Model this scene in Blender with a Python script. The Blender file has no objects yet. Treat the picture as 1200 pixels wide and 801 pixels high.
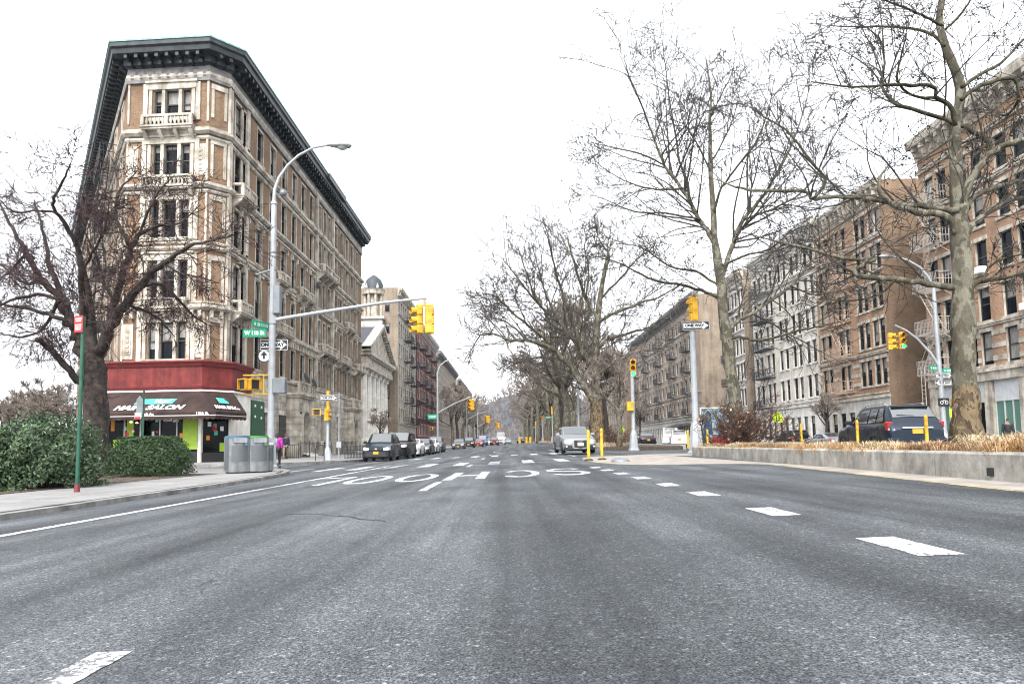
import bpy, math, random
from mathutils import Vector, Matrix
V = Vector
sc = bpy.context.scene
COL = sc.collection
PI = math.pi
rnd = random.Random(7)

# ------------------------------------------------------------------ camera
F_PX = 800.0; PITCH = math.radians(4.4); ROLL = 0.0134; CAMZ = 0.68
SHX = 2.8; SHY = 58.5
CAM = V((0, 0, CAMZ))
_F = V((0, math.cos(PITCH), math.sin(PITCH))); _R0 = V((1, 0, 0)); _U0 = V((0, -math.sin(PITCH), math.cos(PITCH)))
_R = _R0*math.cos(ROLL) - _U0*math.sin(ROLL); _U = _U0*math.cos(ROLL) + _R0*math.sin(ROLL)
def P(px, py, D):
    """world point at distance D down the road seen at photo pixel px, py"""
    d = _R*((px-600+SHX)/F_PX) + _U*(-(py-400.5-SHY)/F_PX) + _F
    return CAM + d*(D/d.y)
cam = bpy.data.cameras.new("camera"); co = bpy.data.objects.new("camera", cam); COL.objects.link(co)
cam.sensor_width = 36; cam.lens = 36*F_PX/1200; cam.shift_x = SHX/1200; cam.shift_y = SHY/1200
cam.clip_start = 0.05; cam.clip_end = 5000
m3 = Matrix((_R, _U, -_F)).transposed()
co.matrix_world = Matrix.Translation(CAM) @ m3.to_4x4()
sc.camera = co

# ------------------------------------------------------------------ ground profile
def rise(y): return max(0.0, y-50)*0.007
def G(x, y):
    if x < -9.3: z = -.26
    elif x < 6.1: z = .028*x
    elif x < 12.4: z = .17
    elif x < 25: z = .17-.028*(x-12.4)
    else: z = -.18
    return z+rise(y)
SWL = -.10; SWR = -.03
def GS(x, y): return (SWL if x < 0 else SWR)+rise(y)

# ------------------------------------------------------------------ mesh builder
class MB:
    def __init__(s): s.v = []; s.f = []; s.m = []; s.M = None
    def add(s, vs, fs, mat=0):
        b = len(s.v)
        if s.M is not None: vs = [s.M @ V(p) for p in vs]
        s.v.extend([(p[0], p[1], p[2]) for p in vs])
        for f in fs: s.f.append([b+i for i in f]); s.m.append(mat)
    def quad(s, a, b, c, d, mat=0): s.add([a, b, c, d], [(0, 1, 2, 3)], mat)
    def poly(s, pts, mat=0): s.add(pts, [tuple(range(len(pts)))], mat)
    def box(s, x0, x1, y0, y1, z0, z1, mat=0):
        s.add([(x0,y0,z0),(x1,y0,z0),(x1,y1,z0),(x0,y1,z0),(x0,y0,z1),(x1,y0,z1),(x1,y1,z1),(x0,y1,z1)],
              [(0,3,2,1),(4,5,6,7),(0,1,5,4),(1,2,6,5),(2,3,7,6),(3,0,4,7)], mat)
    def bbox(s, x0, x1, y0, y1, z0, z1, b=.02, mat=0):
        """box with chamfered edges"""
        vs = []; 
        for z, i in ((z0, b), (z0+b, 0), (z1-b, 0), (z1, b)):
            x0i, x1i, y0i, y1i = x0+i, x1-i, y0+i, y1-i
            c = b if i == 0 else b*.6
            vs += [(x0i+c,y0i,z),(x1i-c,y0i,z),(x1i,y0i+c,z),(x1i,y1i-c,z),(x1i-c,y1i,z),(x0i+c,y1i,z),(x0i,y1i-c,z),(x0i,y0i+c,z)]
        fs = [tuple(reversed(range(8))), tuple(range(24, 32))]
        for k in range(3):
            for i in range(8):
                j = (i+1) % 8; fs.append((k*8+i, k*8+j, k*8+8+j, k*8+8+i))
        s.add(vs, fs, mat)
    def tube(s, pts, rads, n=6, mat=0, cap=True):
        pts = [V(p) for p in pts]
        if not hasattr(rads, '__len__'): rads = [rads]*len(pts)
        t = (pts[1]-pts[0]); t = t.normalized() if t.length > 1e-9 else V((0, 0, 1))
        a = t.orthogonal().normalized(); vs = []; N = len(pts)
        for i in range(N):
            if i < N-1: t2 = pts[i+1]-pts[max(i-1, 0)]
            else: t2 = pts[i]-pts[i-1]
            t2 = t2.normalized() if t2.length > 1e-9 else t
            a = a-t2*a.dot(t2)
            a = a.normalized() if a.length > 1e-6 else t2.orthogonal().normalized()
            b = t2.cross(a); t = t2; r = rads[i]
            for k in range(n):
                an = 2*PI*k/n
                vs.append(pts[i]+(a*math.cos(an)+b*math.sin(an))*r)
        fs = []
        for i in range(N-1):
            for k in range(n):
                l = (k+1) % n
                fs.append((i*n+k, i*n+l, i*n+n+l, i*n+n+k))
        if cap: fs.append(tuple(reversed(range(n)))); fs.append(tuple(range((N-1)*n, N*n)))
        s.add(vs, fs, mat)
    def lathe(s, prof, n=16, mat=0, M=None):
        """prof: (r, z) bottom to top, about z"""
        vs = []; fs = []
        for r, z in prof:
            for k in range(n):
                an = 2*PI*k/n; vs.append(V((r*math.cos(an), r*math.sin(an), z)))
        for i in range(len(prof)-1):
            for k in range(n):
                l = (k+1) % n; fs.append((i*n+k, i*n+l, i*n+n+l, i*n+n+k))
        fs.append(tuple(reversed(range(n)))); fs.append(tuple(range((len(prof)-1)*n, len(prof)*n)))
        if M is not None: vs = [M @ p for p in vs]
        s.add(vs, fs, mat)
    def sweep(s, prof, path, mat=0, closed=False):
        """prof (out, z) closed loop swept along 2d path; out is to the right of travel"""
        n = len(path); pts = [V((p[0], p[1])) for p in path]; rings = []
        for i in range(n):
            d0 = d1 = None
            if i > 0 or closed: d0 = (pts[i]-pts[i-1]).normalized()
            if i < n-1 or closed: d1 = (pts[(i+1) % n]-pts[i]).normalized()
            if d0 is None: d0 = d1
            if d1 is None: d1 = d0
            n0 = V((d0.y, -d0.x)); n1 = V((d1.y, -d1.x)); mm = (n0+n1).normalized()
            k = 1/max(.3, mm.dot(n0))
            rings.append([(pts[i].x+mm.x*o*k, pts[i].y+mm.y*o*k, z) for o, z in prof])
        m = len(prof); vs = [p for r in rings for p in r]; fs = []
        for i in range(n if closed else n-1):
            j = (i+1) % n
            for k in range(m):
                l = (k+1) % m; fs.append((i*m+k, j*m+k, j*m+l, i*m+l))
        if not closed: fs.append(tuple(range(m))); fs.append(tuple(reversed(range((n-1)*m, n*m))))
        s.add(vs, fs, mat)
    def slab(s, poly, z0, z1, mat=0, side=None):
        """vertical prism over a counter-clockwise 2d polygon; z may be functions of x, y"""
        f0 = z0 if callable(z0) else (lambda x, y: z0); f1 = z1 if callable(z1) else (lambda x, y: z1)
        n = len(poly)
        vs = [(x, y, f0(x, y)) for x, y in poly]+[(x, y, f1(x, y)) for x, y in poly]
        s.add(vs, [tuple(range(n, 2*n)), tuple(reversed(range(n)))], mat)
        s.add(vs, [(i, (i+1) % n, n+(i+1) % n, n+i) for i in range(n)], mat if side is None else side)
    def mesh(s, name, mats, smooth=None, uv=True):
        me = bpy.data.meshes.new(name); me.from_pydata(s.v, [], s.f)
        if not hasattr(mats, '__len__'): mats = [mats]
        for m in mats: me.materials.append(m)
        if len(mats) > 1: me.polygons.foreach_set('material_index', s.m)
        if smooth is not None:
            me.polygons.foreach_set('use_smooth', [True]*len(me.polygons))
            if smooth < 179: me.set_sharp_from_angle(angle=math.radians(smooth))
        if uv:
            ul = me.uv_layers.new(name='uv'); dat = [0.0]*(2*len(me.loops)); vv = s.v
            for p in me.polygons:
                nx, ny, nz = p.normal
                h = math.hypot(nx, ny)
                if h < .5:
                    for li, vi in zip(p.loop_indices, p.vertices): dat[2*li] = vv[vi][0]; dat[2*li+1] = vv[vi][1]
                else:
                    tx, ty = -ny/h, nx/h
                    for li, vi in zip(p.loop_indices, p.vertices):
                        dat[2*li] = vv[vi][0]*tx+vv[vi][1]*ty; dat[2*li+1] = vv[vi][2]
            ul.data.foreach_set('uv', dat)
        me.update(); return me
    def obj(s, name, mats, parent=None, smooth=None, uv=True, loc=None):
        return link(name, s.mesh(name, mats, smooth, uv), parent, loc)

def link(name, data, parent=None, loc=None, M=None):
    o = bpy.data.objects.new(name, data); COL.objects.link(o)
    if parent is not None: o.parent = parent
    if M is not None: o.matrix_local = M
    elif loc is not None: o.location = loc
    return o
def tag(o, label, cat, group=None, kind=None):
    o['label'] = label; o['category'] = cat
    if group: o['group'] = group
    if kind: o['kind'] = kind
    return o
def thing(name, label, cat, loc=(0, 0, 0), rot=0, group=None):
    o = link(name, None, None, loc); o.rotation_euler = (0, 0, rot); o.empty_display_size = .1
    return tag(o, label, cat, group)
def struct(name, mb, mats, label, cat, smooth=None):
    o = mb.obj(name, mats, None, smooth); return tag(o, label, cat, None, 'structure')
def copy_tree(o, parent=None):
    c = o.copy(); COL.objects.link(c)
    if parent is not None: c.parent = parent
    for ch in list(o.children): copy_tree(ch, c)
    return c

# ------------------------------------------------------------------ materials
def newmat(name):
    m = bpy.data.materials.new(name); m.use_nodes = True
    nt = m.node_tree; b = nt.nodes['Principled BSDF']
    return m, nt, b
def rgb(c): return (c[0], c[1], c[2], 1)
def node(nt, t, **kw):
    n = nt.nodes.new(t)
    for k, v in kw.items():
        if k in n.inputs.keys(): n.inputs[k].default_value = v
        else: setattr(n, k, v)
    return n
def mixc(nt, fac, a, b, mode='MIX'):
    n = nt.nodes.new('ShaderNodeMix'); n.data_type = 'RGBA'; n.blend_type = mode
    for sock, val in ((n.inputs[0], fac), (n.inputs[6], a), (n.inputs[7], b)):
        if hasattr(val, 'links'): nt.links.new(val, sock)
        elif isinstance(val, (int, float)): sock.default_value = val
        else: sock.default_value = rgb(val)
    return n.outputs[2]
def ramp(nt, src, lo, hi, c0=(0,0,0), c1=(1,1,1)):
    r = nt.nodes.new('ShaderNodeValToRGB'); e = r.color_ramp.elements
    e[0].position = lo; e[1].position = hi; e[0].color = rgb(c0); e[1].color = rgb(c1)
    nt.links.new(src, r.inputs[0]); return r.outputs[0]
def coords(nt, kind='Object', scale=(1, 1, 1), rot=(0, 0, 0)):
    tc = nt.nodes.new('ShaderNodeTexCoord'); mp = nt.nodes.new('ShaderNodeMapping')
    mp.inputs['Scale'].default_value = scale; mp.inputs['Rotation'].default_value = rot
    nt.links.new(tc.outputs[kind], mp.inputs[0]); return mp.outputs[0]
def noise(nt, vec, scale, detail=4, rough=.55, dist=0):
    n = nt.nodes.new('ShaderNodeTexNoise'); n.inputs['Scale'].default_value = scale
    n.inputs['Detail'].default_value = detail; n.inputs['Roughness'].default_value = rough; n.inputs['Distortion'].default_value = dist
    nt.links.new(vec, n.inputs['Vector']); return n.outputs['Fac']
def bump(nt, b, h, strength=.3, dist=.02):
    n = nt.nodes.new('ShaderNodeBump'); n.inputs['Strength'].default_value = strength; n.inputs['Distance'].default_value = dist
    nt.links.new(h, n.inputs['Height']); nt.links.new(n.outputs[0], b.inputs['Normal'])
def mat(name, c, rough=.6, metal=0, var=.0, scale=3, c2=None, bmp=0, bscale=40, spec=.5, coat=0, streak=0, kind='Object'):
    m, nt, b = newmat(name)
    b.inputs['Roughness'].default_value = rough; b.inputs['Metallic'].default_value = metal
    b.inputs['Specular IOR Level'].default_value = spec; b.inputs['Coat Weight'].default_value = coat
    b.inputs['Coat Roughness'].default_value = .05
    if var or c2:
        vec = coords(nt, kind); n = noise(nt, vec, scale, 6, .6)
        lo = tuple(x*(1-var) for x in c); hi = c2 or tuple(min(1, x*(1+var)) for x in c)
        out = ramp(nt, n, .35, .65, lo, hi)
        if streak:
            n2 = noise(nt, coords(nt, kind, (2.2, 2.2, .12)), 1.5, 5, .65)
            out = mixc(nt, streak, out, ramp(nt, n2, .3, .55, (.42, .38, .34), (1, 1, 1)), 'MULTIPLY')
        nt.links.new(out, b.inputs['Base Color'])
    else: b.inputs['Base Color'].default_value = rgb(c)
    if bmp: bump(nt, b, noise(nt, coords(nt, kind), bscale, 3), bmp, .01)
    return m
def brick(name, c1, c2, mortar, streak=.45, bw=.22, bh=.075, var=.35, msize=.008):
    m, nt, b = newmat(name); b.inputs['Roughness'].default_value = .85; b.inputs['Specular IOR Level'].default_value = .2
    tc = nt.nodes.new('ShaderNodeTexCoord')
    br = nt.nodes.new('ShaderNodeTexBrick'); br.inputs['Scale'].default_value = 1
    br.inputs['Brick Width'].default_value = bw; br.inputs['Row Height'].default_value = bh
    br.inputs['Mortar Size'].default_value = msize; br.inputs['Mortar Smooth'].default_value = .3
    br.inputs['Color1'].default_value = rgb(c1); br.inputs['Color2'].default_value = rgb(c2); br.inputs['Mortar'].default_value = rgb(mortar)
    nt.links.new(tc.outputs['UV'], br.inputs['Vector'])
    vec = coords(nt, 'Object')
    big = ramp(nt, noise(nt, vec, .55, 6, .6), .3, .7, (1-var,)*3, (1+var*.25,)*3)
    out = mixc(nt, 1.0, br.outputs['Color'], big, 'MULTIPLY')
    st = noise(nt, coords(nt, 'Object', (1.6, 1.6, .09)), 1.3, 6, .7)
    out = mixc(nt, streak, out, ramp(nt, st, .3, .55, (.45, .41, .38), (1.05, 1.03, 1)), 'MULTIPLY')
    fine = ramp(nt, noise(nt, vec, 6, 4, .7), .3, .7, (.8, .79, .78), (1.12, 1.12, 1.12))
    out = mixc(nt, .8, out, fine, 'MULTIPLY')
    nt.links.new(out, b.inputs['Base Color'])
    bump(nt, b, br.outputs['Fac'], .4, -.006)
    return m
M = {}
# asphalt
def asphalt():
    m, nt, b = newmat('asphalt'); vec = coords(nt)
    L = nt.links.new
    def vor(s):
        v = nt.nodes.new('ShaderNodeTexVoronoi'); v.inputs['Scale'].default_value = s; L(vec, v.inputs['Vector']); return v
    vo = vor(165); stone = ramp(nt, vo.outputs['Color'], .1, .95, (.024, .027, .030), (.152, .161, .168))
    v2 = vor(85); stone = mixc(nt, ramp(nt, v2.outputs['Color'], .76, .98), stone, (.28, .285, .29))
    pits = noise(nt, vec, 120, 2, .6); c = mixc(nt, .8, stone, ramp(nt, pits, .36, .56, (.27, .28, .30), (1.16, 1.16, 1.16)), 'MULTIPLY')
    # wheel-polished bands and oil-dark strips run along the lanes
    st = noise(nt, coords(nt, 'Object', (1.0, .035, 1)), 1.35, 3, .5, .25)
    c = mixc(nt, 1, c, ramp(nt, st, (.33), .67, (.50, .52, .54), (1.42, 1.42, 1.42)), 'MULTIPLY')
    st2 = noise(nt, coords(nt, 'Object', (5.0, .10, 1)), 1.2, 3, .55, .3)
    c = mixc(nt, 1, c, ramp(nt, st2, .3, .7, (.84, .85, .87), (1.12, 1.12, 1.12)), 'MULTIPLY')
    bl = noise(nt, coords(nt, 'Object', (1, .5, 1)), .8, 5, .6, .4)
    c = mixc(nt, 1, c, ramp(nt, bl, .33, .67, (.64, .66, .68), (1.26, 1.26, 1.26)), 'MULTIPLY')
    sm = noise(nt, vec, 22, 3, .6); c = mixc(nt, 1, c, ramp(nt, sm, .3, .7, (.84, .84, .85), (1.12, 1.12, 1.12)), 'MULTIPLY')
    # oil drips
    od = noise(nt, vec, 3.2, 2, .4); c = mixc(nt, .7, c, ramp(nt, od, .22, .29, (.45, .45, .46), (1, 1, 1)), 'MULTIPLY')
    # fine cracks, gathered in a few places
    vc = nt.nodes.new('ShaderNodeTexVoronoi'); vc.feature = 'DISTANCE_TO_EDGE'; vc.inputs['Scale'].default_value = .22
    dn = nt.nodes.new('ShaderNodeTexNoise'); dn.inputs['Scale'].default_value = 1.1; dn.inputs['Detail'].default_value = 7
    L(vec, dn.inputs['Vector'])
    va = nt.nodes.new('ShaderNodeVectorMath'); va.operation = 'MULTIPLY_ADD'; va.inputs[1].default_value = (1.8, 1.8, 1.8)
    L(dn.outputs['Color'], va.inputs[0]); L(vec, va.inputs[2]); L(va.outputs[0], vc.inputs['Vector'])
    cr = ramp(nt, vc.outputs['Distance'], .0008, .0025, (.6, .6, .62), (1, 1, 1))
    gate = ramp(nt, noise(nt, vec, .33, 2), .46, .54)
    c = mixc(nt, gate, c, mixc(nt, 1, c, cr, 'MULTIPLY'))
    L(c, b.inputs['Base Color']); b.inputs['Roughness'].default_value = .85; b.inputs['Specular IOR Level'].default_value = .3
    mx = nt.nodes.new('ShaderNodeMath'); mx.operation = 'ADD'
    L(vo.outputs['Distance'], mx.inputs[0]); L(pits, mx.inputs[1])
    bump(nt, b, mx.outputs[0], 1.0, .006)
    return m
M['asphalt'] = asphalt()
def paint(name, c, wear=.5):
    m, nt, b = newmat(name); vec = coords(nt)
    n = noise(nt, vec, 35, 5, .75); n2 = noise(nt, vec, 2.5, 4)
    a = nt.nodes.new('ShaderNodeMath'); a.operation = 'MULTIPLY_ADD'; a.inputs[1].default_value = .6
    nt.links.new(n2, a.inputs[0]); nt.links.new(n, a.inputs[2])
    out = ramp(nt, a.outputs[0], wear, wear+.12, (.10, .102, .11), c)
    out = mixc(nt, 1, out, ramp(nt, noise(nt, coords(nt, 'Object', (1, .25, 1)), 4, 6, .7), .3, .7, (.62, .62, .63), (1.05, 1.05, 1.05)), 'MULTIPLY')
    out = mixc(nt, 1, out, ramp(nt, noise(nt, vec, 130, 2, .6), .34, .5, (.45, .45, .46), (1.05, 1.05, 1.05)), 'MULTIPLY')
    nt.links.new(out, b.inputs['Base Color']); b.inputs['Roughness'].default_value = .7
    bump(nt, b, n, .5, .006); return m
M['white_paint'] = paint('road_paint_white', (.8, .8, .8), .71)
M['white_letter'] = paint('road_paint_letters', (.74, .74, .74), .70)
M['white_worn'] = paint('road_paint_worn', (.62, .62, .63), .77)
M['yellow_paint'] = paint('road_paint_yellow', (.42, .33, .12), .7)
def slabs(name, c, joint=1.5, var=.2):
    m, nt, b = newmat(name)
    tc = nt.nodes.new('ShaderNodeTexCoord'); br = nt.nodes.new('ShaderNodeTexBrick')
    br.offset = 0; br.inputs['Scale'].default_value = 1; br.inputs['Brick Width'].default_value = joint; br.inputs['Row Height'].default_value = joint
    br.inputs['Mortar Size'].default_value = .012
    br.inputs['Color1'].default_value = rgb(c); br.inputs['Color2'].default_value = rgb([x*.84 for x in c]); br.inputs['Mortar'].default_value = rgb([x*.4 for x in c])
    nt.links.new(tc.outputs['Object'], br.inputs['Vector'])
    vec = coords(nt)
    out = mixc(nt, 1, br.outputs['Color'], ramp(nt, noise(nt, vec, 1.1, 7, .65), .3, .7, (1-var*1.6,)*3, (1.1,)*3), 'MULTIPLY')
    out = mixc(nt, 1, out, ramp(nt, noise(nt, vec, 60, 3, .7), .3, .7, (.8,)*3, (1.1,)*3), 'MULTIPLY')
    spots = ramp(nt, noise(nt, vec, 7, 2, .4), .25, .31, (.45,)*3, (1,)*3)
    out = mixc(nt, .8, out, spots, 'MULTIPLY')
    nt.links.new(out, b.inputs['Base Color']); b.inputs['Roughness'].default_value = .85
    bump(nt, b, noise(nt, vec, 90, 3), .25, .005); return m
M['sidewalk'] = slabs('sidewalk_concrete', (.27, .265, .26))
M['kerb'] = mat('kerb_stone', (.2, .195, .19), .85, var=.45, scale=2.2, bmp=.5, bscale=60, streak=.35)
M['gutter'] = mat('gutter_concrete', (.12, .12, .122), .9, var=.35, scale=3, bmp=.4, bscale=80)
M['beige'] = mat('beige_epoxy_gravel', (.255, .23, .205), .9, var=.25, scale=2.5, bmp=.5, bscale=120)
def planter():
    m, nt, b = newmat('weathered_concrete'); vec = coords(nt)
    o = ramp(nt, noise(nt, vec, 2.5, 8, .68), .3, .72, (.2, .19, .17), (.46, .44, .40))
    st = noise(nt, coords(nt, 'Object', (1.2, 1.2, .55)), 3.0, 8, .75)
    o = mixc(nt, .6, o, ramp(nt, st, .36, .6, (.3, .27, .23), (1.1, 1.1, 1.1)), 'MULTIPLY')
    o = mixc(nt, .5, o, ramp(nt, noise(nt, vec, 70, 3, .7), .3, .7, (.7,)*3, (1.15,)*3), 'MULTIPLY')
    nt.links.new(o, b.inputs['Base Color']); b.inputs['Roughness'].default_value = .9
    bump(nt, b, noise(nt, vec, 45, 5, .7), .5, .012); return m
M['planter'] = planter()
M['soil'] = mat('soil_mulch', (.06, .045, .033), .95, var=.5, scale=9, bmp=.8, bscale=50)
M['earth'] = mat('bare_earth', (.12, .11, .09), .95, var=.3, scale=.3)
# masonry
M['brick_tan'] = brick('tan_brick', (.27, .17, .105), (.185, .112, .068), (.25, .2, .15), .35)
M['stone'] = mat('cream_limestone', (.37, .335, .28), .8, var=.28, scale=1.3, c2=(.60, .55, .475), streak=.7, bmp=.35, bscale=14, spec=.25)
M['stone_pale'] = mat('pale_rusticated_stone', (.66, .63, .57), .8, var=.12, scale=1.5, c2=(.78, .75, .70), streak=.3, bmp=.35, bscale=14, spec=.25)
M['cornice'] = mat('dark_painted_cornice', (.012, .018, .023), .5, var=.5, scale=2.5, c2=(.028, .038, .043), streak=.3)
M['frieze'] = mat('weathered_frieze', (.16, .155, .155), .7, var=.35, scale=2, streak=.4)
M['copper'] = mat('verdigris_edge', (.16, .3, .29), .6, var=.3, scale=4)
M['red_paint'] = mat('red_painted_fascia', (.15, .027, .025), .65, var=.3, scale=1.5, streak=.5, bmp=.15, bscale=8, spec=.25)
M['red_dark'] = mat('dark_red_moulding', (.17, .025, .025), .6, var=.2, scale=3)
M['awning'] = mat('brown_awning_canvas', (.032, .019, .018), .8, var=.2, scale=1.2, c2=(.05, .032, .028), streak=.35, spec=.2)
M['brick_brown'] = brick('brown_brick', (.40, .25, .158), (.29, .175, .108), (.40, .33, .26), .3)
M['brick_orange'] = brick('orange_brick', (.43, .26, .16), (.32, .185, .112), (.43, .36, .29), .3)
M['brick_dull'] = brick('dull_brown_brick', (.36, .285, .225), (.27, .21, .165), (.37, .32, .27), .4)
M['brick_red'] = brick('red_brick', (.22, .036, .032), (.15, .026, .024), (.22, .12, .1), .4)
M['brick_beige'] = brick('beige_side_brick', (.30, .245, .19), (.245, .195, .15), (.32, .28, .23), .6)
M['brick_wall_brown'] = brick('party_wall_brick', (.25, .17, .112), (.19, .128, .085), (.26, .2, .15), .4, var=.35)
M['white_brick'] = brick('white_painted_brick', (.72, .67, .60), (.62, .58, .52), (.55, .52, .47), .4)
M['cream_brick'] = brick('cream_painted_brick', (.48, .445, .39), (.40, .37, .33), (.36, .34, .30), .55)
M['white_stone'] = mat('white_painted_stone', (.60, .585, .55), .75, var=.15, scale=1.5, c2=(.72, .70, .67), streak=.5)
M['grey_stone'] = mat('grey_stone', (.45, .435, .41), .8, var=.22, scale=1.5, streak=.45)
M['roofing'] = mat('tar_roof', (.05, .05, .05), .9, var=.3)
M['slate'] = mat('slate_roof', (.035, .04, .05), .6, var=.3, scale=6)
# windows
def pane_mat(name, base, blind, amount):
    m, nt, b = newmat(name); L = nt.links.new
    oi = nt.nodes.new('ShaderNodeObjectInfo'); tc = nt.nodes.new('ShaderNodeTexCoord'); sp = nt.nodes.new('ShaderNodeSeparateXYZ')
    L(tc.outputs['Generated'], sp.inputs[0])
    # a drawn blind hangs in some windows, each to its own height
    h = nt.nodes.new('ShaderNodeMath'); h.operation = 'MULTIPLY_ADD'; h.inputs[1].default_value = -1.5; h.inputs[2].default_value = 1+amount
    L(oi.outputs['Random'], h.inputs[0])
    g = nt.nodes.new('ShaderNodeMath'); g.operation = 'GREATER_THAN'
    one = nt.nodes.new('ShaderNodeMath'); one.operation = 'SUBTRACT'; one.inputs[0].default_value = 1.0
    L(h.outputs[0], one.inputs[1]); L(sp.outputs[2], g.inputs[0]); 
    sub = nt.nodes.new('ShaderNodeMath'); sub.operation = 'SUBTRACT'; sub.inputs[0].default_value = 1.05
    L(h.outputs[0], sub.inputs[1]); L(sub.outputs[0], g.inputs[1])
    n = noise(nt, coords(nt, 'Object', (5, 1, .6)), 2, 3)
    bl = mixc(nt, 1, blind, ramp(nt, n, .3, .7, (.6,)*3, (1.1,)*3), 'MULTIPLY')
    L(mixc(nt, g.outputs[0], base, bl), b.inputs['Base Color'])
    b.inputs['Roughness'].default_value = .06; b.inputs['Specular IOR Level'].default_value = .1
    return m
M['pane'] = pane_mat('window_glass', (.006, .008, .011), (.28, .27, .25), .05)
M['pane_far'] = pane_mat('window_glass_dull', (.02, .022, .026), (.18, .17, .16), -.3)
M['shop_glass'] = mat('shop_glass', (.006, .007, .007), .05, spec=.12)
M['frame_dark'] = mat('dark_window_frame', (.03, .032, .03), .5)
M['frame_white'] = mat('white_window_frame', (.5, .5, .48), .6)
M['iron'] = mat('black_iron', (.016, .017, .02), .5, var=.3)
M['iron_white'] = mat('pale_painted_iron', (.36, .33, .30), .6, var=.2)
M['iron_tan'] = mat('tan_painted_iron', (.36, .26, .2), .6, var=.2)
M['galv'] = mat('galvanised_steel', (.36, .375, .39), .45, .55, var=.18, scale=2.5, streak=.3)
M['pole_grey'] = mat('grey_painted_pole', (.33, .35, .37), .5, .2, var=.12, scale=3, streak=.35)
M['cabinet'] = mat('grey_steel_cabinet', (.17, .185, .2), .5, .3, var=.15)
M['sig_yellow'] = mat('signal_yellow', (.55, .30, .015), .5, var=.3, scale=4, streak=.3)
M['post_yellow'] = mat('yellow_plastic_post', (.55, .36, .02), .55, var=.35, scale=9, streak=.3)
M['black'] = mat('black_matt', (.012, .012, .013), .6)
M['white'] = mat('white_enamel', (.78, .78, .78), .5)
M['green_sign'] = mat('green_sign_face', (.0, .24, .13), .45, var=.06)
M['green_dark'] = mat('dark_green_paint', (.008, .07, .028), .5, var=.15)
M['green_pole'] = mat('green_painted_post', (.012, .075, .045), .5, var=.25, scale=6)
M['red_sign'] = mat('red_sign_face', (.55, .02, .025), .5)
M['sign_back'] = mat('sign_back_metal', (.2, .22, .235), .5, .4, var=.15)
M['teal_sign'] = mat('teal_sign', (.05, .42, .32), .6, var=.1)
M['lime'] = mat('lime_poster', (.27, .42, .03), .6, var=.1)
M['fluor'] = mat('fluorescent_sign', (.48, .68, .02), .5)
M['orange'] = mat('orange_panel', (.6, .22, .02), .6)
M['red_lens'] = mat('dark_red_lens', (.09, .008, .006), .25)
M['amber_lens'] = mat('dark_amber_lens', (.12, .05, .004), .25)
M['green_lens'] = mat('dark_green_lens', (.008, .05, .035), .25)
def emit(name, c, st):
    m, nt, b = newmat(name); b.inputs['Base Color'].default_value = rgb(c); b.inputs['Emission Color'].default_value = rgb(c)
    b.inputs['Emission Strength'].default_value = st; return m
M['green_lit'] = emit('lit_green_lens', (.02, .9, .45), 1.6)
M['lamp_lit'] = emit('lit_shop_lamp', (1, .8, .45), 1.2)
M['lamp_glass'] = mat('lamp_glass', (.4, .42, .4), .2)
# vegetation
def bark(name, c0, c1, c2, scale=5, base=0):
    m, nt, b = newmat(name); vec = coords(nt, 'Object', (1, 1, .55))
    vo = nt.nodes.new('ShaderNodeTexVoronoi'); vo.inputs['Scale'].default_value = scale*1.6
    dn = nt.nodes.new('ShaderNodeTexNoise'); dn.inputs['Scale'].default_value = scale; dn.inputs['Detail'].default_value = 3
    nt.links.new(vec, dn.inputs['Vector'])
    va = nt.nodes.new('ShaderNodeVectorMath'); va.operation = 'MULTIPLY_ADD'; va.inputs[1].default_value = (.5, .5, .5)
    nt.links.new(dn.outputs['Color'], va.inputs[0]); nt.links.new(vec, va.inputs[2]); nt.links.new(va.outputs[0], vo.inputs['Vector'])
    o = ramp(nt, vo.outputs['Color'], .25, .75, c0, c1)
    pt = ramp(nt, noise(nt, vec, scale*1.1, 4, .6), .52, .58)
    o = mixc(nt, pt, o, c2)
    o = mixc(nt, .6, o, ramp(nt, noise(nt, vec, 30, 4, .7), .3, .7, (.55,)*3, (1.15,)*3), 'MULTIPLY')
    if base:      # old flaking bark on the foot of the trunk
        vo2 = nt.nodes.new('ShaderNodeTexVoronoi'); vo2.inputs['Scale'].default_value = scale*3.2; nt.links.new(va.outputs[0], vo2.inputs['Vector'])
        fl = ramp(nt, vo2.outputs['Color'], .3, .7, (.045, .033, .022), (.16, .12, .072)); sp = nt.nodes.new('ShaderNodeSeparateXYZ'); tc = nt.nodes.new('ShaderNodeTexCoord'); nt.links.new(tc.outputs['Object'], sp.inputs[0])
        ma = nt.nodes.new('ShaderNodeMath'); ma.operation = 'MULTIPLY_ADD'; ma.inputs[1].default_value = base*1.6; nt.links.new(noise(nt, vec, scale*.9, 5, .65), ma.inputs[0]); nt.links.new(sp.outputs[2], ma.inputs[2])
        o = mixc(nt, ramp(nt, ma.outputs[0], 0, 1), o, o); r_ = nt.nodes.new('ShaderNodeMapRange'); r_.inputs['From Min'].default_value = base*1.72; r_.inputs['From Max'].default_value = base*1.8; nt.links.new(ma.outputs[0], r_.inputs['Value'])
        o = mixc(nt, r_.outputs[0], fl, o)
    nt.links.new(o, b.inputs['Base Color']); b.inputs['Roughness'].default_value = .9; b.inputs['Specular IOR Level'].default_value = .2
    bump(nt, b, noise(nt, vec, 22, 5, .7), .6, .02); return m
M['bark_plane'] = bark('mottled_plane_bark', (.062, .057, .042), (.185, .175, .135), (.085, .073, .052), 4.5, 1.3)
M['bark_plane_tall'] = bark('mottled_plane_bark_old', (.062, .057, .042), (.185, .175, .135), (.085, .073, .052), 3.2, 4.2)
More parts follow.
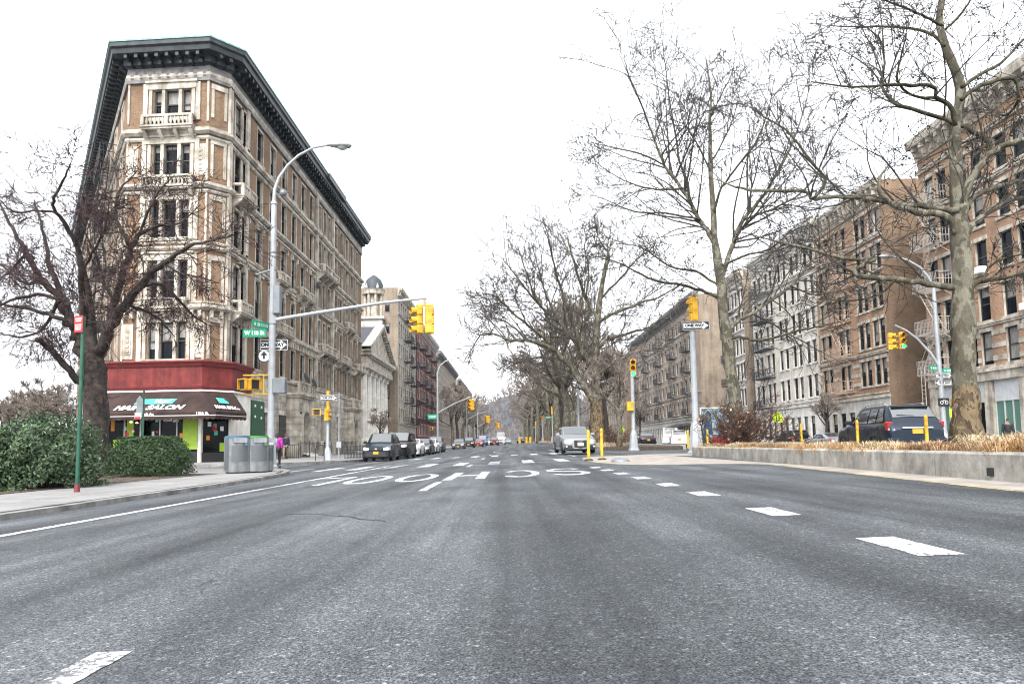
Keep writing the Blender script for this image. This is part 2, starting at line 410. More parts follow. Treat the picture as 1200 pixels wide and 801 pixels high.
M['branch_plane'] = bark('backlit_branch_bark', (.032, .030, .019), (.085, .08, .052), (.045, .040, .026), 6)  # bark coloured darker than real, as limbs look backlit by bright sky
M['twig_plane'] = mat('plane_twigs', (.036, .031, .026), .9, var=.3, scale=2)
M['twig_dark'] = mat('dark_twigs', (.042, .022, .022), .9, var=.3, scale=3)
M['twig_pale'] = mat('pale_plane_twigs', (.055, .048, .04), .9, var=.3, scale=1)
M['branch_pale'] = bark('pale_branch_bark', (.07, .066, .045), (.17, .16, .115), (.09, .08, .055), 3)
M['twig_far'] = mat('haze_paled_twigs', (.165, .135, .115), .95, var=.3, scale=.7)  # twig colour paled to stand in for distant haze
M['bark_dark'] = mat('dark_furrowed_bark', (.018, .013, .012), .95, var=.55, scale=7, c2=(.055, .042, .035), bmp=.9, bscale=30)
def leaf_mat(name, a, b2, sp=.5):
    m, nt, b = newmat(name); oi = nt.nodes.new('ShaderNodeNewGeometry')
    r = nt.nodes.new('ShaderNodeValToRGB'); e = r.color_ramp.elements; e[0].color = rgb(a); e[1].color = rgb(b2)
    nt.links.new(oi.outputs['Random Per Island'], r.inputs[0]); nt.links.new(r.outputs[0], b.inputs['Base Color'])
    b.inputs['Roughness'].default_value = .45; b.inputs['Specular IOR Level'].default_value = sp; return m
M['leaf_dark'] = leaf_mat('dark_evergreen_leaf', (.010, .028, .009), (.05, .092, .03), .35)
M['leaf_bush'] = leaf_mat('glossy_bush_leaf', (.012, .034, .013), (.08, .13, .055), .5)
M['straw'] = leaf_mat('dry_grass_blade', (.32, .23, .125), (.62, .52, .36), .2)
def patchy(m, c2, sc_):      # whole patches have gone rusty
    nt = m.node_tree; b = nt.nodes['Principled BSDF']; src = b.inputs['Base Color'].links[0].from_socket
    nt.links.new(mixc(nt, ramp(nt, noise(nt, coords(nt), sc_, 3), .5, .6), src, mixc(nt, 1, src, c2, 'MULTIPLY')), b.inputs['Base Color'])
patchy(M['straw'], (.82, .62, .44), 1.1)
M['rust_leaf'] = leaf_mat('rusty_dead_leaf', (.19, .10, .05), (.38, .25, .14), .2)
M['shrub_twig'] = mat('brown_shrub_twigs', (.05, .026, .02), .9, var=.4)
# vehicles
def carpaint(n, c, metal=.4, r=.28): return mat(n, c, r, metal, coat=.22, spec=.3)
M['p_navy'] = carpaint('navy_paint', (.016, .024, .038)); M['p_black'] = carpaint('black_paint', (.011, .012, .015))
M['p_char'] = carpaint('charcoal_paint', (.035, .037, .042)); M['p_silver'] = carpaint('silver_paint', (.34, .35, .37), .6)
M['p_white'] = carpaint('white_car_paint', (.68, .68, .68), 0); M['p_grey'] = carpaint('grey_paint', (.12, .13, .15), .5)
M['p_red'] = carpaint('red_car_paint', (.30, .02, .025)); M['p_blue'] = carpaint('blue_paint', (.03, .12, .28))
M['p_maroon'] = carpaint('maroon_paint', (.10, .012, .018))
M['glass'] = mat('car_glass', (.02, .026, .028), .04, spec=1.0); M['glass'].node_tree.nodes['Principled BSDF'].inputs['IOR'].default_value = 2.0
M['tyre'] = mat('rubber', (.014, .014, .014), .85)
M['rim'] = mat('alloy_rim', (.34, .35, .36), .35, .8)
M['trim_black'] = mat('black_plastic', (.018, .018, .019), .6)
M['chrome'] = mat('chrome', (.6, .6, .6), .15, .9)
M['headlamp'] = mat('headlamp_glass', (.62, .64, .66), .08, .3, coat=.5)
M['taillamp'] = mat('taillamp_plastic', (.32, .012, .01), .2)
M['plate_orange'] = mat('orange_licence_plate', (.62, .30, .02), .5)
M['plate_white'] = mat('pale_licence_plate', (.7, .7, .62), .5)
# people
M['skin'] = mat('skin', (.22, .12, .08), .6); M['hair'] = mat('black_hair', (.012, .010, .010), .6)
M['magenta'] = mat('magenta_jacket', (.38, .025, .28), .8, var=.2, scale=12); M['navy_cloth'] = mat('navy_coat', (.02, .026, .05), .85, var=.2)
M['dark_cloth'] = mat('dark_trousers', (.014, .014, .018), .85); M['khaki'] = mat('khaki_trousers', (.26, .21, .15), .85)
M['black_cloth'] = mat('black_jacket', (.012, .013, .016), .75)
# bins
M['bin_side'] = mat('bin_silver_panel', (.21, .225, .235), .45, .5, var=.25, streak=.35); M['bin_perf'] = mat('bin_perforated_panel', (.12, .13, .14), .5, .4)
M['bin_blue'] = mat('bin_blue_lid', (.05, .13, .2), .5); M['bin_green'] = mat('bin_green_lid', (.05, .2, .06), .5)
# ------------------------------------------------------------------ world and light
w = bpy.data.worlds.new("World"); sc.world = w; w.use_nodes = True
nt = w.node_tree; bg = nt.nodes['Background']
sky = nt.nodes.new('ShaderNodeTexSky'); sky.sky_type = 'NISHITA'; sky.sun_disc = False
SUN_EL = math.radians(48); SUN_AZ = math.radians(192)
sky.sun_elevation = SUN_EL; sky.sun_rotation = SUN_AZ; sky.air_density = 1.0; sky.dust_density = 6.0; sky.ozone_density = 1.0
hs = nt.nodes.new('ShaderNodeHueSaturation'); hs.inputs['Saturation'].default_value = .12
nt.links.new(sky.outputs[0], hs.inputs['Color'])
# overcast: a veil of even white cloud over most of the sky
nt.links.new(mixc(nt, .45, hs.outputs[0], (6.2, 6.5, 6.9)), bg.inputs['Color']); bg.inputs['Strength'].default_value = .15
sl = bpy.data.lights.new('sun', 'SUN'); sl.energy = 1.0; sl.angle = math.radians(14); sl.color = (1, .96, .9)
so = bpy.data.objects.new('sun', sl); COL.objects.link(so)
sd = V((math.sin(SUN_AZ)*math.cos(SUN_EL), math.cos(SUN_AZ)*math.cos(SUN_EL), math.sin(SUN_EL)))
so.rotation_euler = (-sd).to_track_quat('-Z', 'Y').to_euler()
sc.view_settings.view_transform = 'Standard'; sc.view_settings.look = 'None'
sc.view_settings.exposure = 1.58; sc.view_settings.gamma = 1
sc.cycles.max_bounces = 6; sc.cycles.diffuse_bounces = 3; sc.cycles.glossy_bounces = 3; sc.cycles.transparent_max_bounces = 4
sc.cycles.use_denoising = True; sc.cycles.filter_width = 1.1

# ------------------------------------------------------------------ ground, road, pavements
mb = MB(); mb.quad((-700,-150,-1.2), (700,-150,-1.2), (700,760,1.5), (-700,760,1.5)); struct('ground', mb, M['earth'], 'bare grey brown ground spreading beyond the streets', 'ground')
mb = MB()
xs = [-90, -9.3, 0, 6.1, 12.4, 25, 90]; zs = [-.26, -.26, 0, .171, .17, -.18, -.18]
ys = [-40, 50, 700]
for j in range(2):
    for i in range(6):
        a, b_ = ys[j], ys[j+1]
        mb.quad((xs[i], a, zs[i]+rise(a)), (xs[i+1], a, zs[i+1]+rise(a)), (xs[i+1], b_, zs[i+1]+rise(b_)), (xs[i], b_, zs[i]+rise(b_)))
struct('road', mb, M['asphalt'], 'worn grey asphalt boulevard running straight to the far trees', 'road')

def pave(name, poly, ztop, mats, label, cat='pavement'):
    m = MB(); m.slab(poly, lambda x, y: ztop(x, y)-.7, ztop, 0, 1); return struct(name, m, mats, label, cat)
def kerb(name, path, ztop, label, w_=.17, mt='kerb', gut=.32, joints=1.9):
    """path with the road on its right hand"""
    m = MB(); pts = []
    for a, b_ in zip(path[:-1], path[1:]):      # stones of even length
        a = V(a); b_ = V(b_); n = max(1, int(min(30, (b_-a).length/joints)))
        pts += [a.lerp(b_, k/n) for k in range(n)]
    pts.append(V(path[-1]))
    for a, b_ in zip(pts[:-1], pts[1:]):
        d = (b_-a).normalized(); nr = V((d.y, -d.x)); g = d*.006
        a2, b2 = a+g, b_-g; o = nr*.0; inn = -nr*w_; jz = rnd.uniform(-.006, .006)
        vs = []
        for p in (a2, b2):
            z = ztop(p.x, p.y)+.004+jz
            vs += [(p.x+.02*nr.x, p.y+.02*nr.y, z-.5), (p.x+.01*nr.x, p.y+.01*nr.y, z-.02), (p.x-.02*nr.x, p.y-.02*nr.y, z), (p.x+inn.x, p.y+inn.y, z), (p.x+inn.x, p.y+inn.y, z-.5)]
        m.add(vs, [(0, 5, 6, 1), (1, 6, 7, 2), (2, 7, 8, 3), (3, 8, 9, 4), (0, 1, 2, 3, 4), (9, 8, 7, 6, 5)], 0)
        if gut:
            o2 = nr*gut; zz = lambda p: G(p.x, p.y)+.004
            q0, q1, q2, q3 = a+nr*.02, b_+nr*.02, b_+o2, a+o2
            m.quad(*[(q.x, q.y, zz(q)) for q in (q0, q3, q2, q1)], 1)
    return struct(name, m, [M[mt], M['gutter']], label, 'kerb')
islK = [(-6.5,-25), (-6.55,0), (-6.5,8), (-6.55,13), (-6.75,18), (-7.1,21), (-7.7,23.4), (-8.5,25.2), (-9.6,26.5), (-11,27.2), (-13,27.6), (-60,29.5)]
pave('island_pavement', [(x-.1 if y < 26 else x, y-.1 if y >= 26 else y) for x, y in islK]+[(-60,-25)], lambda x, y: SWL, [M['sidewalk'], M['kerb']], 'pale concrete pavement of the planted island at left')
kerb('kerb', list(reversed(islK)), lambda x, y: SWL, 'worn grey kerb stones curving round the planted island')
blkK = [(-9.3,640), (-9.3,45), (-9.4,42), (-9.8,39.6), (-10.7,37.4), (-12.2,35.8), (-14.5,34.9), (-18,34.5), (-23,34.6), (-26,35.8), (-29,39), (-60,83)]
pave('block_pavement', [(-60,640)]+list(reversed([(x, y) for x, y in blkK])), GS, [M['sidewalk'], M['kerb']], 'concrete pavement along the corner building and its block')
kerb('kerb', blkK[:-1], GS, 'kerb stones beside the row of parked cars at left', joints=3)
# right side pavement: two blocks with a side street between
pave('block_pavement', [(25,-40), (25,93), (27,95), (90,95), (90,-40)], GS, [M['sidewalk'], M['kerb']], 'concrete pavement in front of the orange brick buildings')
pave('block_pavement', [(25,640), (90,640), (90,104), (27,104), (25,106)][::-1], GS, [M['sidewalk'], M['kerb']], 'far concrete pavement in front of the dull brown building')

# median planters: low weathered concrete walls round soil
def median(y0, y1, x0, x1, label, sl, tp_=0.0):
    r = 2.2; zt = lambda x, y: .51+rise(y); path = []
    nose = [(x1-r+r*math.cos(a), y1-r*.55+r*.55*math.sin(a)) for a in [k*PI/2/5 for k in range(6)]]
    nose2 = [(x0+r*.4+r*.4*math.cos(a), y1-r*.4+r*.4*math.sin(a)) for a in [PI/2+k*PI/2/4 for k in range(5)]]
    path = [(x1, y0)]+nose+nose2+[(x0-(y1-y0)*tp_, y0)]      # counter-clockwise seen from above
    m = MB(); pts = []
    for a, b_ in zip(path[:-1], path[1:]):
        a = V(a); b_ = V(b_); n = max(1, int((b_-a).length/3.6)); n = min(n, 24)
        pts += [a.lerp(b_, k/n) for k in range(n)]
    pts.append(V(path[-1])); N = len(pts)
    def nrm(i):
        d = (pts[min(i+1, N-1)]-pts[max(i-1, 0)]).normalized(); return V((d.y, -d.x))
    for i in range(N-1):
        a, b_ = pts[i], pts[i+1]; na, nb = nrm(i), nrm(i+1); d = (b_-a).normalized()*.011; vs = []
        for p, n_ in ((a+d, na), (b_-d, nb)):
            z = zt(p.x, p.y); c = n_*.03; i1 = -n_*.28; i0 = -n_*.32
            vs += [(p.x, p.y, z-.8), (p.x, p.y, z-.03), (p.x-c.x, p.y-c.y, z), (p.x+i1.x, p.y+i1.y, z), (p.x+i0.x, p.y+i0.y, z-.03), (p.x+i0.x, p.y+i0.y, z-.8)]
        m.add(vs, [(0, 6, 7, 1), (1, 7, 8, 2), (2, 8, 9, 3), (3, 9, 10, 4), (4, 10, 11, 5), (0, 1, 2, 3, 4, 5), (11, 10, 9, 8, 7, 6)])
    o = m.obj('planter_wall', M['planter']); tag(o, label, 'low wall')
    inner = [(p.x-nrm(i).x*.2, p.y-nrm(i).y*.2) for i, p in enumerate(pts)]
    m = MB(); m.slab(inner, lambda x, y: .2+rise(y)-.6, lambda x, y: .43+rise(y))
    struct('planting_bed', m, M['soil'], sl, 'soil')
median(-6, 26, 6.68, 12.4, 'long low weathered concrete planter wall round the near trees at right', 'dark soil inside the near planter at right', .0484)
median(46, 380, 6.0, 11.8, 'far concrete planter wall behind the silver approaching car', 'dark soil inside the far planter')
# drain hole on the near planter wall
m = MB(); p = P(1164, 557, 8.4); m.M = Matrix.Translation((5.822, 8.35, .27)); m.box(-.012, .03, -.04, .04, -.05, .05)
tag(m.obj('drain_outlet', M['black']), 'small dark drain outlet low in the near planter wall', 'drain')

# painted beige pedestrian space on the median tip
def flat(name, pts, mt, label, cat='road marking', dz=.008, kind='structure'):
    m = MB(); m.poly([(x, y, G(x, y)+dz) for x, y in pts]); o = m.obj(name, mt); return tag(o, label, cat, None, kind)
tip = [(4.6,.5), (5.15,6.85), (5.5,11.5), (5.8,15.3), (5.5,16.2), (4.8,17.0), (3.7,17.9), (3.1,19.3), (2.75,22), (2.7,25), (2.9,28), (3.4,30), (6.09,30)]
m = MB(); n = len(tip)
for (a, b_) in zip(tip[:-1], tip[1:]):
    m.quad((a[0], a[1], G(*a)+.0028), (6.09, a[1], G(6.09, a[1])+.0028), (6.09, b_[1], G(6.09, b_[1])+.0028), (b_[0], b_[1], G(*b_)+.0028))
m.quad((6.09, 25.5, .178), (12.3, 25.5, .178), (12.3, 30, .178), (6.09, 30, .178))
struct('beige_island', m, M['beige'], 'beige gravel surfaced pedestrian space at the planter nose', 'pavement')
def line(name, path, w_, mt, label, dz=.0035):
    m = MB(); r = random.Random(int(path[0][1]*77+path[0][0]*13)); jit = min(.005, w_*.03)
    for a, b_ in zip(path[:-1], path[1:]):      # edges wander a little, as sprayed paint does
        a, b_ = V(a), V(b_); L_ = (b_-a).length; d = (b_-a)/L_; nn = V((-d.y, d.x))*w_/2; n = max(2, min(60, int(L_/.07)))
        row = []
        for k in range(n+1):
            p = a+d*L_*k/n; row.append((p-nn*(1+r.uniform(-jit, jit)/w_*2), p+nn*(1+r.uniform(-jit, jit)/w_*2)))
        if n > 3:
            for k in (0, n): row[k] = (row[k][0]+d*r.uniform(-.006, .006), row[k][1]+d*r.uniform(-.006, .006))
        for (p0, p1), (q0, q1) in zip(row[:-1], row[1:]): m.poly([(q.x, q.y, G(q.x, q.y)+dz) for q in (p0, q0, q1, p1)])
    return tag(m.obj(name, mt), label, 'road marking', None, 'structure')
line('yellow_edge_line', [(x-.04, y) for x, y in tip[:10]], .1, M['yellow_paint'], 'thin worn yellow line edging the beige pedestrian space')
line('white_edge_line', [(-4.95, 2), (-4.95, 28)], .13, M['white_paint'], 'long white edge line between the travel lane and kerb at left')
# dashes
for k, (a, b_) in enumerate([(-.5, 2.5), (11.0, 13.5), (22.8, 25.0), (34.5, 37), (47, 50), (59, 62)]):
    line('lane_dash', [(-1.42, a), (-1.42, b_)], .13, M['white_paint'], ['near white lane dash cut by the bottom of the photo', 'white lane dash between the painted letters', 'white lane dash at the near crosswalk', 'white lane dash between the two crosswalks', 'white lane dash just beyond the far crosswalk', 'farthest white lane dash beyond the crosswalks'][k])
for k, y in enumerate([2.0, 4.02, 6.05, 8.2, 10.05, 12.1, 14.0, 15.8, 17.6]):
    x = 2.285 if y < 12 else 2.285-.02*(y-12)
    line('lane_dash', [(x, y-.34), (x, y+.34)], .24, M['white_paint'], 'short white dash of the dotted lane line along the road at right') ['group'] = 'short dashes of the dotted lane line'
# crosswalks
for row, (yc, hl, x0, nb) in enumerate([(26.6, 1.9, -8.3, 9), (43.5, 2.2, -7.2, 9)]):
    for k in range(nb):
        x = x0+k*(1.28 if row == 0 else 1.24)
        if row == 0 and x > 2.6: continue
        o = line('crosswalk_bar', [(x, yc-hl), (x, yc+hl)], .42, M['white_paint'] if k % 3 else M['white_worn'], 'white bar of the near crosswalk' if row == 0 else 'white bar of the far crosswalk')
        o['group'] = 'bars of the near crosswalk' if row == 0 else 'bars of the far crosswalk'
    for s_ in (-1, 1):
        line('crosswalk_line', [(-8.8, yc+s_*(hl+.25)), (3.0 if row == 0 else 5.5, yc+s_*(hl+.25))], .16, M['white_worn'], ('thin worn transverse line on the %s side of the %s crosswalk' % ('near' if s_ < 0 else 'far', 'near' if row == 0 else 'far')), .0022)
line('lane_line', [(3.0, 31), (3.4, 60)], .13, M['white_worn'], 'worn white lane line beside the silver approaching car')
# SCHOOL lettering, read from the far side
def ribbon(m, path, wds):
    pts = [V(p) for p in path]; L_ = []; R_ = []
    for i, p in enumerate(pts):
        d = (pts[min(i+1, len(pts)-1)]-pts[max(i-1, 0)]).normalized(); n_ = V((-d.y, d.x)); ww = wds[i] if hasattr(wds, '__len__') else wds
        L_.append(p+n_*ww/2); R_.append(p-n_*ww/2)
    return [(R_[i], R_[i+1], L_[i+1], L_[i]) for i in range(len(pts)-1)]
def ell(cx, cy, rx, ry, a0, a1, n=22): return [(cx+rx*math.cos(math.radians(a0+(a1-a0)*k/n)), cy+ry*math.sin(math.radians(a0+(a1-a0)*k/n))) for k in range(n+1)]
def letter(ch):
    # letter box: width .86, height 4; strokes thick sideways, since the ribbon is drawn squashed then stretched
    q = []
    if ch == 'L': q = [((-.43,-2),(-.25,-2),(-.25,2),(-.43,2)), ((-.25,-2),(.43,-2),(.43,-1.68),(-.25,-1.68))]
    if ch == 'H': q = [((-.43,-2),(-.23,-2),(-.23,2),(-.43,2)), ((.23,-2),(.43,-2),(.43,2),(.23,2)), ((-.23,-.2),(.23,-.2),(.23,.2),(-.23,.2))]
    k = 2.0   # work in a squashed space where the letter is 1 high
    if ch == 'O': q = ribbon(None, ell(0, 0, .345, .9, 0, 360, 36), .165)
    if ch == 'C': q = ribbon(None, ell(0, 0, .345, .9, 38, 322, 30), .165)
    if ch == 'S': q = ribbon(None, ell(0, .46, .345, .44, 20, 250, 18)+ell(0, -.46, .345, .44, 70, -160, 18), .16)
    if ch in 'OCS': q = [tuple((p[0], p[1]*k) for p in f) for f in q]
    return q
SX = {'S': 1.31, 'C': .22, 'H': -.98, 'O': -2.16, 'o': -3.28, 'L': -4.40}
for ch, cx in SX.items():
    m = MB()
    for f in letter(ch.upper()):
        m.poly([(cx-p[0]*1.03, 16.0-p[1]*.92, G(cx-p[0]*1.03, 16)+.0042) for p in f])
    tag(m.obj('road_letter', M['white_letter']), 'elongated white road letter %s of the upside down word SCHOOL%s' % (ch.upper(), {'O': ', beside the H', 'o': ', beside the L'}.get(ch, '')), 'road letter', 'letters of SCHOOL painted on the road', 'structure')
# cracks and a tar seam in the near asphalt
def crack(pts, w_, seed, label):
    r = random.Random(seed); m = MB(); q = [V(p) for p in pts]; path = []
    for a, b_ in zip(q[:-1], q[1:]):
        n = max(2, int((b_-a).length/.09)); path += [a.lerp(b_, k/n)+V((r.gauss(0, .018), r.gauss(0, .018))) for k in range(n)]
    path.append(q[-1]); wd = [w_*r.uniform(.3, 1.2) for _ in path]
    for f in ribbon(None, path, wd): m.poly([(p[0], p[1], G(p[0], p[1])+.0035) for p in f])
    tag(m.obj('road_crack', M['tar']), label, 'road crack', None, 'structure')
M['tar'] = mat('tar_filled_crack', (.018, .018, .02), .7)
gp = lambda px, py: (lambda D: (P(px, py, D).x, D))(544/((py-520.5)+.0414*(px-598)))
crack([gp(*q) for q in ((330, 601), (372, 601), (410, 604), (428, 607), (452, 609))], .03, 3, 'thin dark crack across the road below the painted letters')
# manhole dome at the tip of the beige space
m = MB(); m.lathe([(.0, .09), (.0, .09)][:0]+[(.30, 0), (.28, .05), (.2, .1), (.08, .13), (.01, .135)], 16)
q = P(727, 544, 21.5); m2 = m.obj('utility_cover', M['cabinet'], None, 40, loc=(q.x, 21.5, G(q.x, 21.5)+.006)); tag(m2, 'small dark domed cover at the edge of the beige space', 'utility cover')

# ------------------------------------------------------------------ text
def text_mesh(s, size=1.0, bold=0.0, shear=0.0, xs=1.0, align='CENTER', depth=.004):
    cu = bpy.data.curves.new('lettering', 'FONT'); cu.body = s; cu.size = size; cu.offset = bold; cu.shear = shear
    cu.align_x = align; cu.align_y = 'CENTER'; cu.extrude = depth
    ob = bpy.data.objects.new('lettering_source', cu); COL.objects.link(ob)
    dg = bpy.context.evaluated_depsgraph_get(); dg.update()
    me = bpy.data.meshes.new_from_object(ob.evaluated_get(dg)); bpy.data.objects.remove(ob); bpy.data.curves.remove(cu)
    me.materials.clear()
    if xs != 1: me.transform(Matrix.Diagonal((xs, 1, 1, 1)))
    me.name = 'lettering'; return me
def face_mat(pos, ang=0, tilt=0):
    """matrix for a flat thing drawn in xy that faces -Y, turned by ang about z, leaned back by tilt"""
    return Matrix.Translation(pos) @ Matrix.Rotation(ang, 4, 'Z') @ Matrix.Rotation(PI/2-tilt, 4, 'X')
def lettering(s, size, mt, parent, Mx, name='lettering', **kw):
    me = text_mesh(s, size, **kw); me.materials.append(mt); return link(name, me, parent, M=Mx)
# ------------------------------------------------------------------ signs and signals
def one_way(parent, pos, w_=.92, h=.31, ang=0, to=1, txt=True):
    """black plate, white arrow with black words"""
    Mx = face_mat(pos, ang); m = MB(); m.box(-w_/2, w_/2, -h/2, h/2, -.012, 0)
    o = m.obj('one_way_sign', M['black'], parent); o.matrix_local = Mx
    m = MB(); a = w_*.46; t = h*.25; hx = w_*.24
    pts = [(-a, -t), (hx, -t), (hx, -h*.42), (a, 0), (hx, h*.42), (hx, t), (-a, t)]
    if to < 0: pts = [(-x, y) for x, y in reversed(pts)]
    # border and arrow
    m.poly([(x, y, .003) for x, y in pts])
    b_ = .012
    for x0, x1, y0, y1 in ((-w_/2+b_, w_/2-b_, h/2-2*b_, h/2-b_), (-w_/2+b_, w_/2-b_, -h/2+b_, -h/2+2*b_), (-w_/2+b_, -w_/2+2*b_, -h/2+2*b_, h/2-2*b_), (w_/2-2*b_, w_/2-b_, -h/2+2*b_, h/2-2*b_)):
        m.quad((x0, y0, .002), (x1, y0, .002), (x1, y1, .002), (x0, y1, .002))
    m.obj('arrow', M['white'], o)
    if txt: lettering('ONE WAY', h*.42, M['black'], o, Matrix.Translation((-.06*to, 0, .006)), bold=.012, xs=1.05)
    return o
def street_sign(parent, pos, s, w_=.9, h=.25, ang=0):
    m = MB(); m.box(-w_/2, w_/2, -h/2, h/2, -.01, .01); o = m.obj('street_name_sign', M['green_sign'], parent); o.matrix_local = face_mat(pos, ang)
    if s is None:      # the photo shows only illegible pale strokes here
        m = MB(); q = random.Random(3); x = -w_*.4
        while x < w_*.36:
            a = q.uniform(.03, .06)*w_/.9; hh = q.uniform(.16, .26)*h
            m.quad((x, -hh, .012), (x+a*.5, -hh, .012), (x+a*.5, hh, .012), (x, hh, .012)); x += a*1.3+(.05 if q.random() < .2 else 0)
        m.obj('lettering', M['white'], o); return o
    lettering(s, h*.62, M['white'], o, Matrix.Translation((0, 0, .013)), bold=.01); return o
def signal(parent, pos, ang=0, facing=True, green=True, scale=1.0):
    """three lens yellow signal; ang 0 shows its lenses to -Y"""
    m = MB(); W_, H_ = .34, 1.05
    for k in range(3): m.bbox(-W_/2, W_/2, -.1, .12, -H_/2+k*.35+.006, -H_/2+(k+1)*.35-.006, .03)
    m.box(-.1, .1, .1, .16, -H_/2+.05, H_/2-.05)
    for k in range(3):      # visors: open half tubes
        zc = -H_/2+k*.35+.175; n = 10; vs = []
        for i in range(n+1):
            a = math.radians(-35+250*i/n); vs += [(.135*math.cos(a), -.1, zc+.135*math.sin(a)), (.135*math.cos(a), -.32, zc+.135*math.sin(a)-.02), ]
        m.add(vs, [(2*i, 2*i+1, 2*i+3, 2*i+2) for i in range(n)])
    o = m.obj('traffic_signal', M['sig_yellow'], parent); o.matrix_local = Matrix.Translation(pos) @ Matrix.Rotation(ang, 4, 'Z') @ Matrix.Diagonal((scale, scale, scale, 1))
    for k, nm in enumerate(('green_lit' if green else 'green_lens', 'amber_lens', 'red_lens')):
        l = MB(); l.lathe([(.125, 0), (.11, .02), (.06, .035), (.01, .04)], 14, 0, Matrix.Translation((0, -.1, -H_/2+k*.35+.175)) @ Matrix.Rotation(PI/2, 4, 'X'))
        l.obj('lens', M[nm], o, 60)
    return o
def ped_signal(parent, pos, ang=0, hand=False):
    m = MB(); m.bbox(-.26, .26, -.12, .14, -.24, .24, .03); m.box(-.3, .3, -.2, -.1, .2, .25); m.box(-.3, -.26, -.2, -.1, -.2, .2); m.box(.26, .3, -.2, -.1, -.2, .2)
    o = m.obj('pedestrian_signal', M['sig_yellow'], parent); o.matrix_local = Matrix.Translation(pos) @ Matrix.Rotation(ang, 4, 'Z') @ Matrix.Diagonal((.82, .82, .9, 1))
    l = MB(); l.box(-.2, .2, -.125, -.121, -.18, .18); l.obj('screen', M['black'], o); return o
def octa_base(m, r=.24, h=1.0):
    m.lathe([(r*1.15, 0), (r*1.15, .08), (r, .12), (r*.9, h*.75), (r*.75, h*.9), (r*.55, h)], 8)

# tall street light with signal arm on the island corner at left
bp = P(317, 548, 25.4); bx, by = bp.x, 25.4; base = V((bx, by, SWL))
t = thing('street_light', 'tall grey street light with signal arm, green street signs and yellow pedestrian signal', 'street light', base)
Lc = lambda px, py, D=by: P(px, py, D)-base
m = MB(); m.lathe([(.26, 0), (.26, .1), (.21, .16), (.19, .9), (.15, 1.05)], 8); m.obj('base', M['pole_grey'], t, 30)
m = MB(); top = Lc(321, 238); m.tube([(0, 0, 1.0), (0.0, 0, 4), (.0, 0, top.z)], [.135, .125, .1], 12); m.tube([(0, 0, top.z-.05), (0, 0, top.z+.06)], [.13, .1], 12)
m.obj('shaft', M['pole_grey'], t, 40)
arc = [(321, 240), (322, 222), (327, 208), (337, 194), (350, 182), (367, 173), (388, 169.5)]
m = MB(); m.tube([Lc(*q)*1.0 for q in arc], [.085, .07, .06, .055, .05, .045, .04], 8); m.obj('lamp_arm', M['pole_grey'], t, 60)
h0 = Lc(386, 170); m = MB(); m.M = Matrix.Translation(h0) @ Matrix.Rotation(math.radians(2), 4, 'Y')
m.lathe([(.01, -.1), (.07, -.06), (.12, .1), (.19, .4), (.2, .6), (.15, .78), (.02, .86)], 14, 0, Matrix.Rotation(PI/2, 4, 'Y') @ Matrix.Diagonal((.62, 1, 1, 1)))
lh = m.obj('lamp_head', M['galv'], t, 50)
m = MB(); m.M = Matrix.Translation(h0+V((.5, 0, -.07))); m.lathe([(.02, -.12), (.1, -.1), (.15, -.02), (.16, .02)], 12, 0, Matrix.Diagonal((1.5, 1, 1, 1))); m.obj('lens', M['lamp_glass'], lh, 60)
a0 = Lc(320, 375); a1 = Lc(500, 349)
m = MB(); pts = [a0, a0.lerp(a1, .3)+V((0, 0, .04)), a0.lerp(a1, .7)+V((0, 0, .06)), a1]; m.tube(pts, [.085, .07, .06, .05], 10)
m.tube([a0+V((0,0,-.14)), a0+V((0,0,.14))], .15, 10); m.tube([a1+V((-.05,0,.0)), a1+V((-.05,0,-.3))], .035, 6); m.obj('mast_arm', M['pole_grey'], t, 50)
m = MB(); q = Lc(497, 351); m.tube([q+V((-.3, 0, -.22)), q+V((.35, 0, -.22))], .035, 6); m.tube([q, q+V((0, 0, -.25))], .04, 6); m.obj('signal_hanger', M['sig_yellow'], t)
signal(t, Lc(490.5, 375), math.radians(-62), green=False); signal(t, Lc(503.5, 375), math.radians(180), green=False)
ow = one_way(t, Lc(319, 403, by-.02)+V((0, .19, 0)), 1.05, .42)
m = MB(); m.lathe([(.0, 0), (.26, 0), (.26, .012), (.0, .012)], 20, 0); o = m.obj('round_sign', M['white'], t); o.matrix_local = face_mat(Lc(307.5, 416)+V((0, .2, 0)))
m = MB(); m.quad((-.05,-.12,.016),(.03,-.12,.016),(.03,.05,.016),(-.05,.05,.016)); m.poly([(-.15,.02,.016),(.13,.02,.016),(-.01,.18,.016)])
for k in range(20):
    a, b_ = 2*PI*k/20, 2*PI*(k+1)/20; m.quad((.26*math.cos(a), .26*math.sin(a), .015), (.26*math.cos(b_), .26*math.sin(b_), .015), (.21*math.cos(b_), .21*math.sin(b_), .015), (.21*math.cos(a), .21*math.sin(a), .015))
m.obj('arrow', M['black'], o)
street_sign(t, Lc(300, 391)+V((0, -.16, 0)), 'W 115 St', .86, .3)
street_sign(t, Lc(308.5, 381)+V((-.05, -.05, 0)), None, .95, .27, math.radians(68))
ps = ped_signal(t, Lc(287, 450.5), math.radians(-35)); ps2 = ped_signal(t, Lc(297, 450.5), math.radians(60))
m = MB(); 
for zz in (439.5, 461.5): a = Lc(285, zz); b_ = Lc(318, zz); m.tube([a, b_], .03, 6)
m.tube([Lc(309, 439.5), Lc(309, 461.5)], .03, 6)
m.obj('signal_bracket', M['sig_yellow'], t)
def cabinet(px0, px1, py0, py1, name='control_box'):
    a = Lc(px0, py1); b_ = Lc(px1, py0); m = MB(); m.bbox(a.x, b_.x, -.16, .14, a.z, b_.z, .02); m.obj(name, M['cabinet'], t)
cabinet(320.5, 335.5, 443, 461); cabinet(321, 329.5, 335, 368)
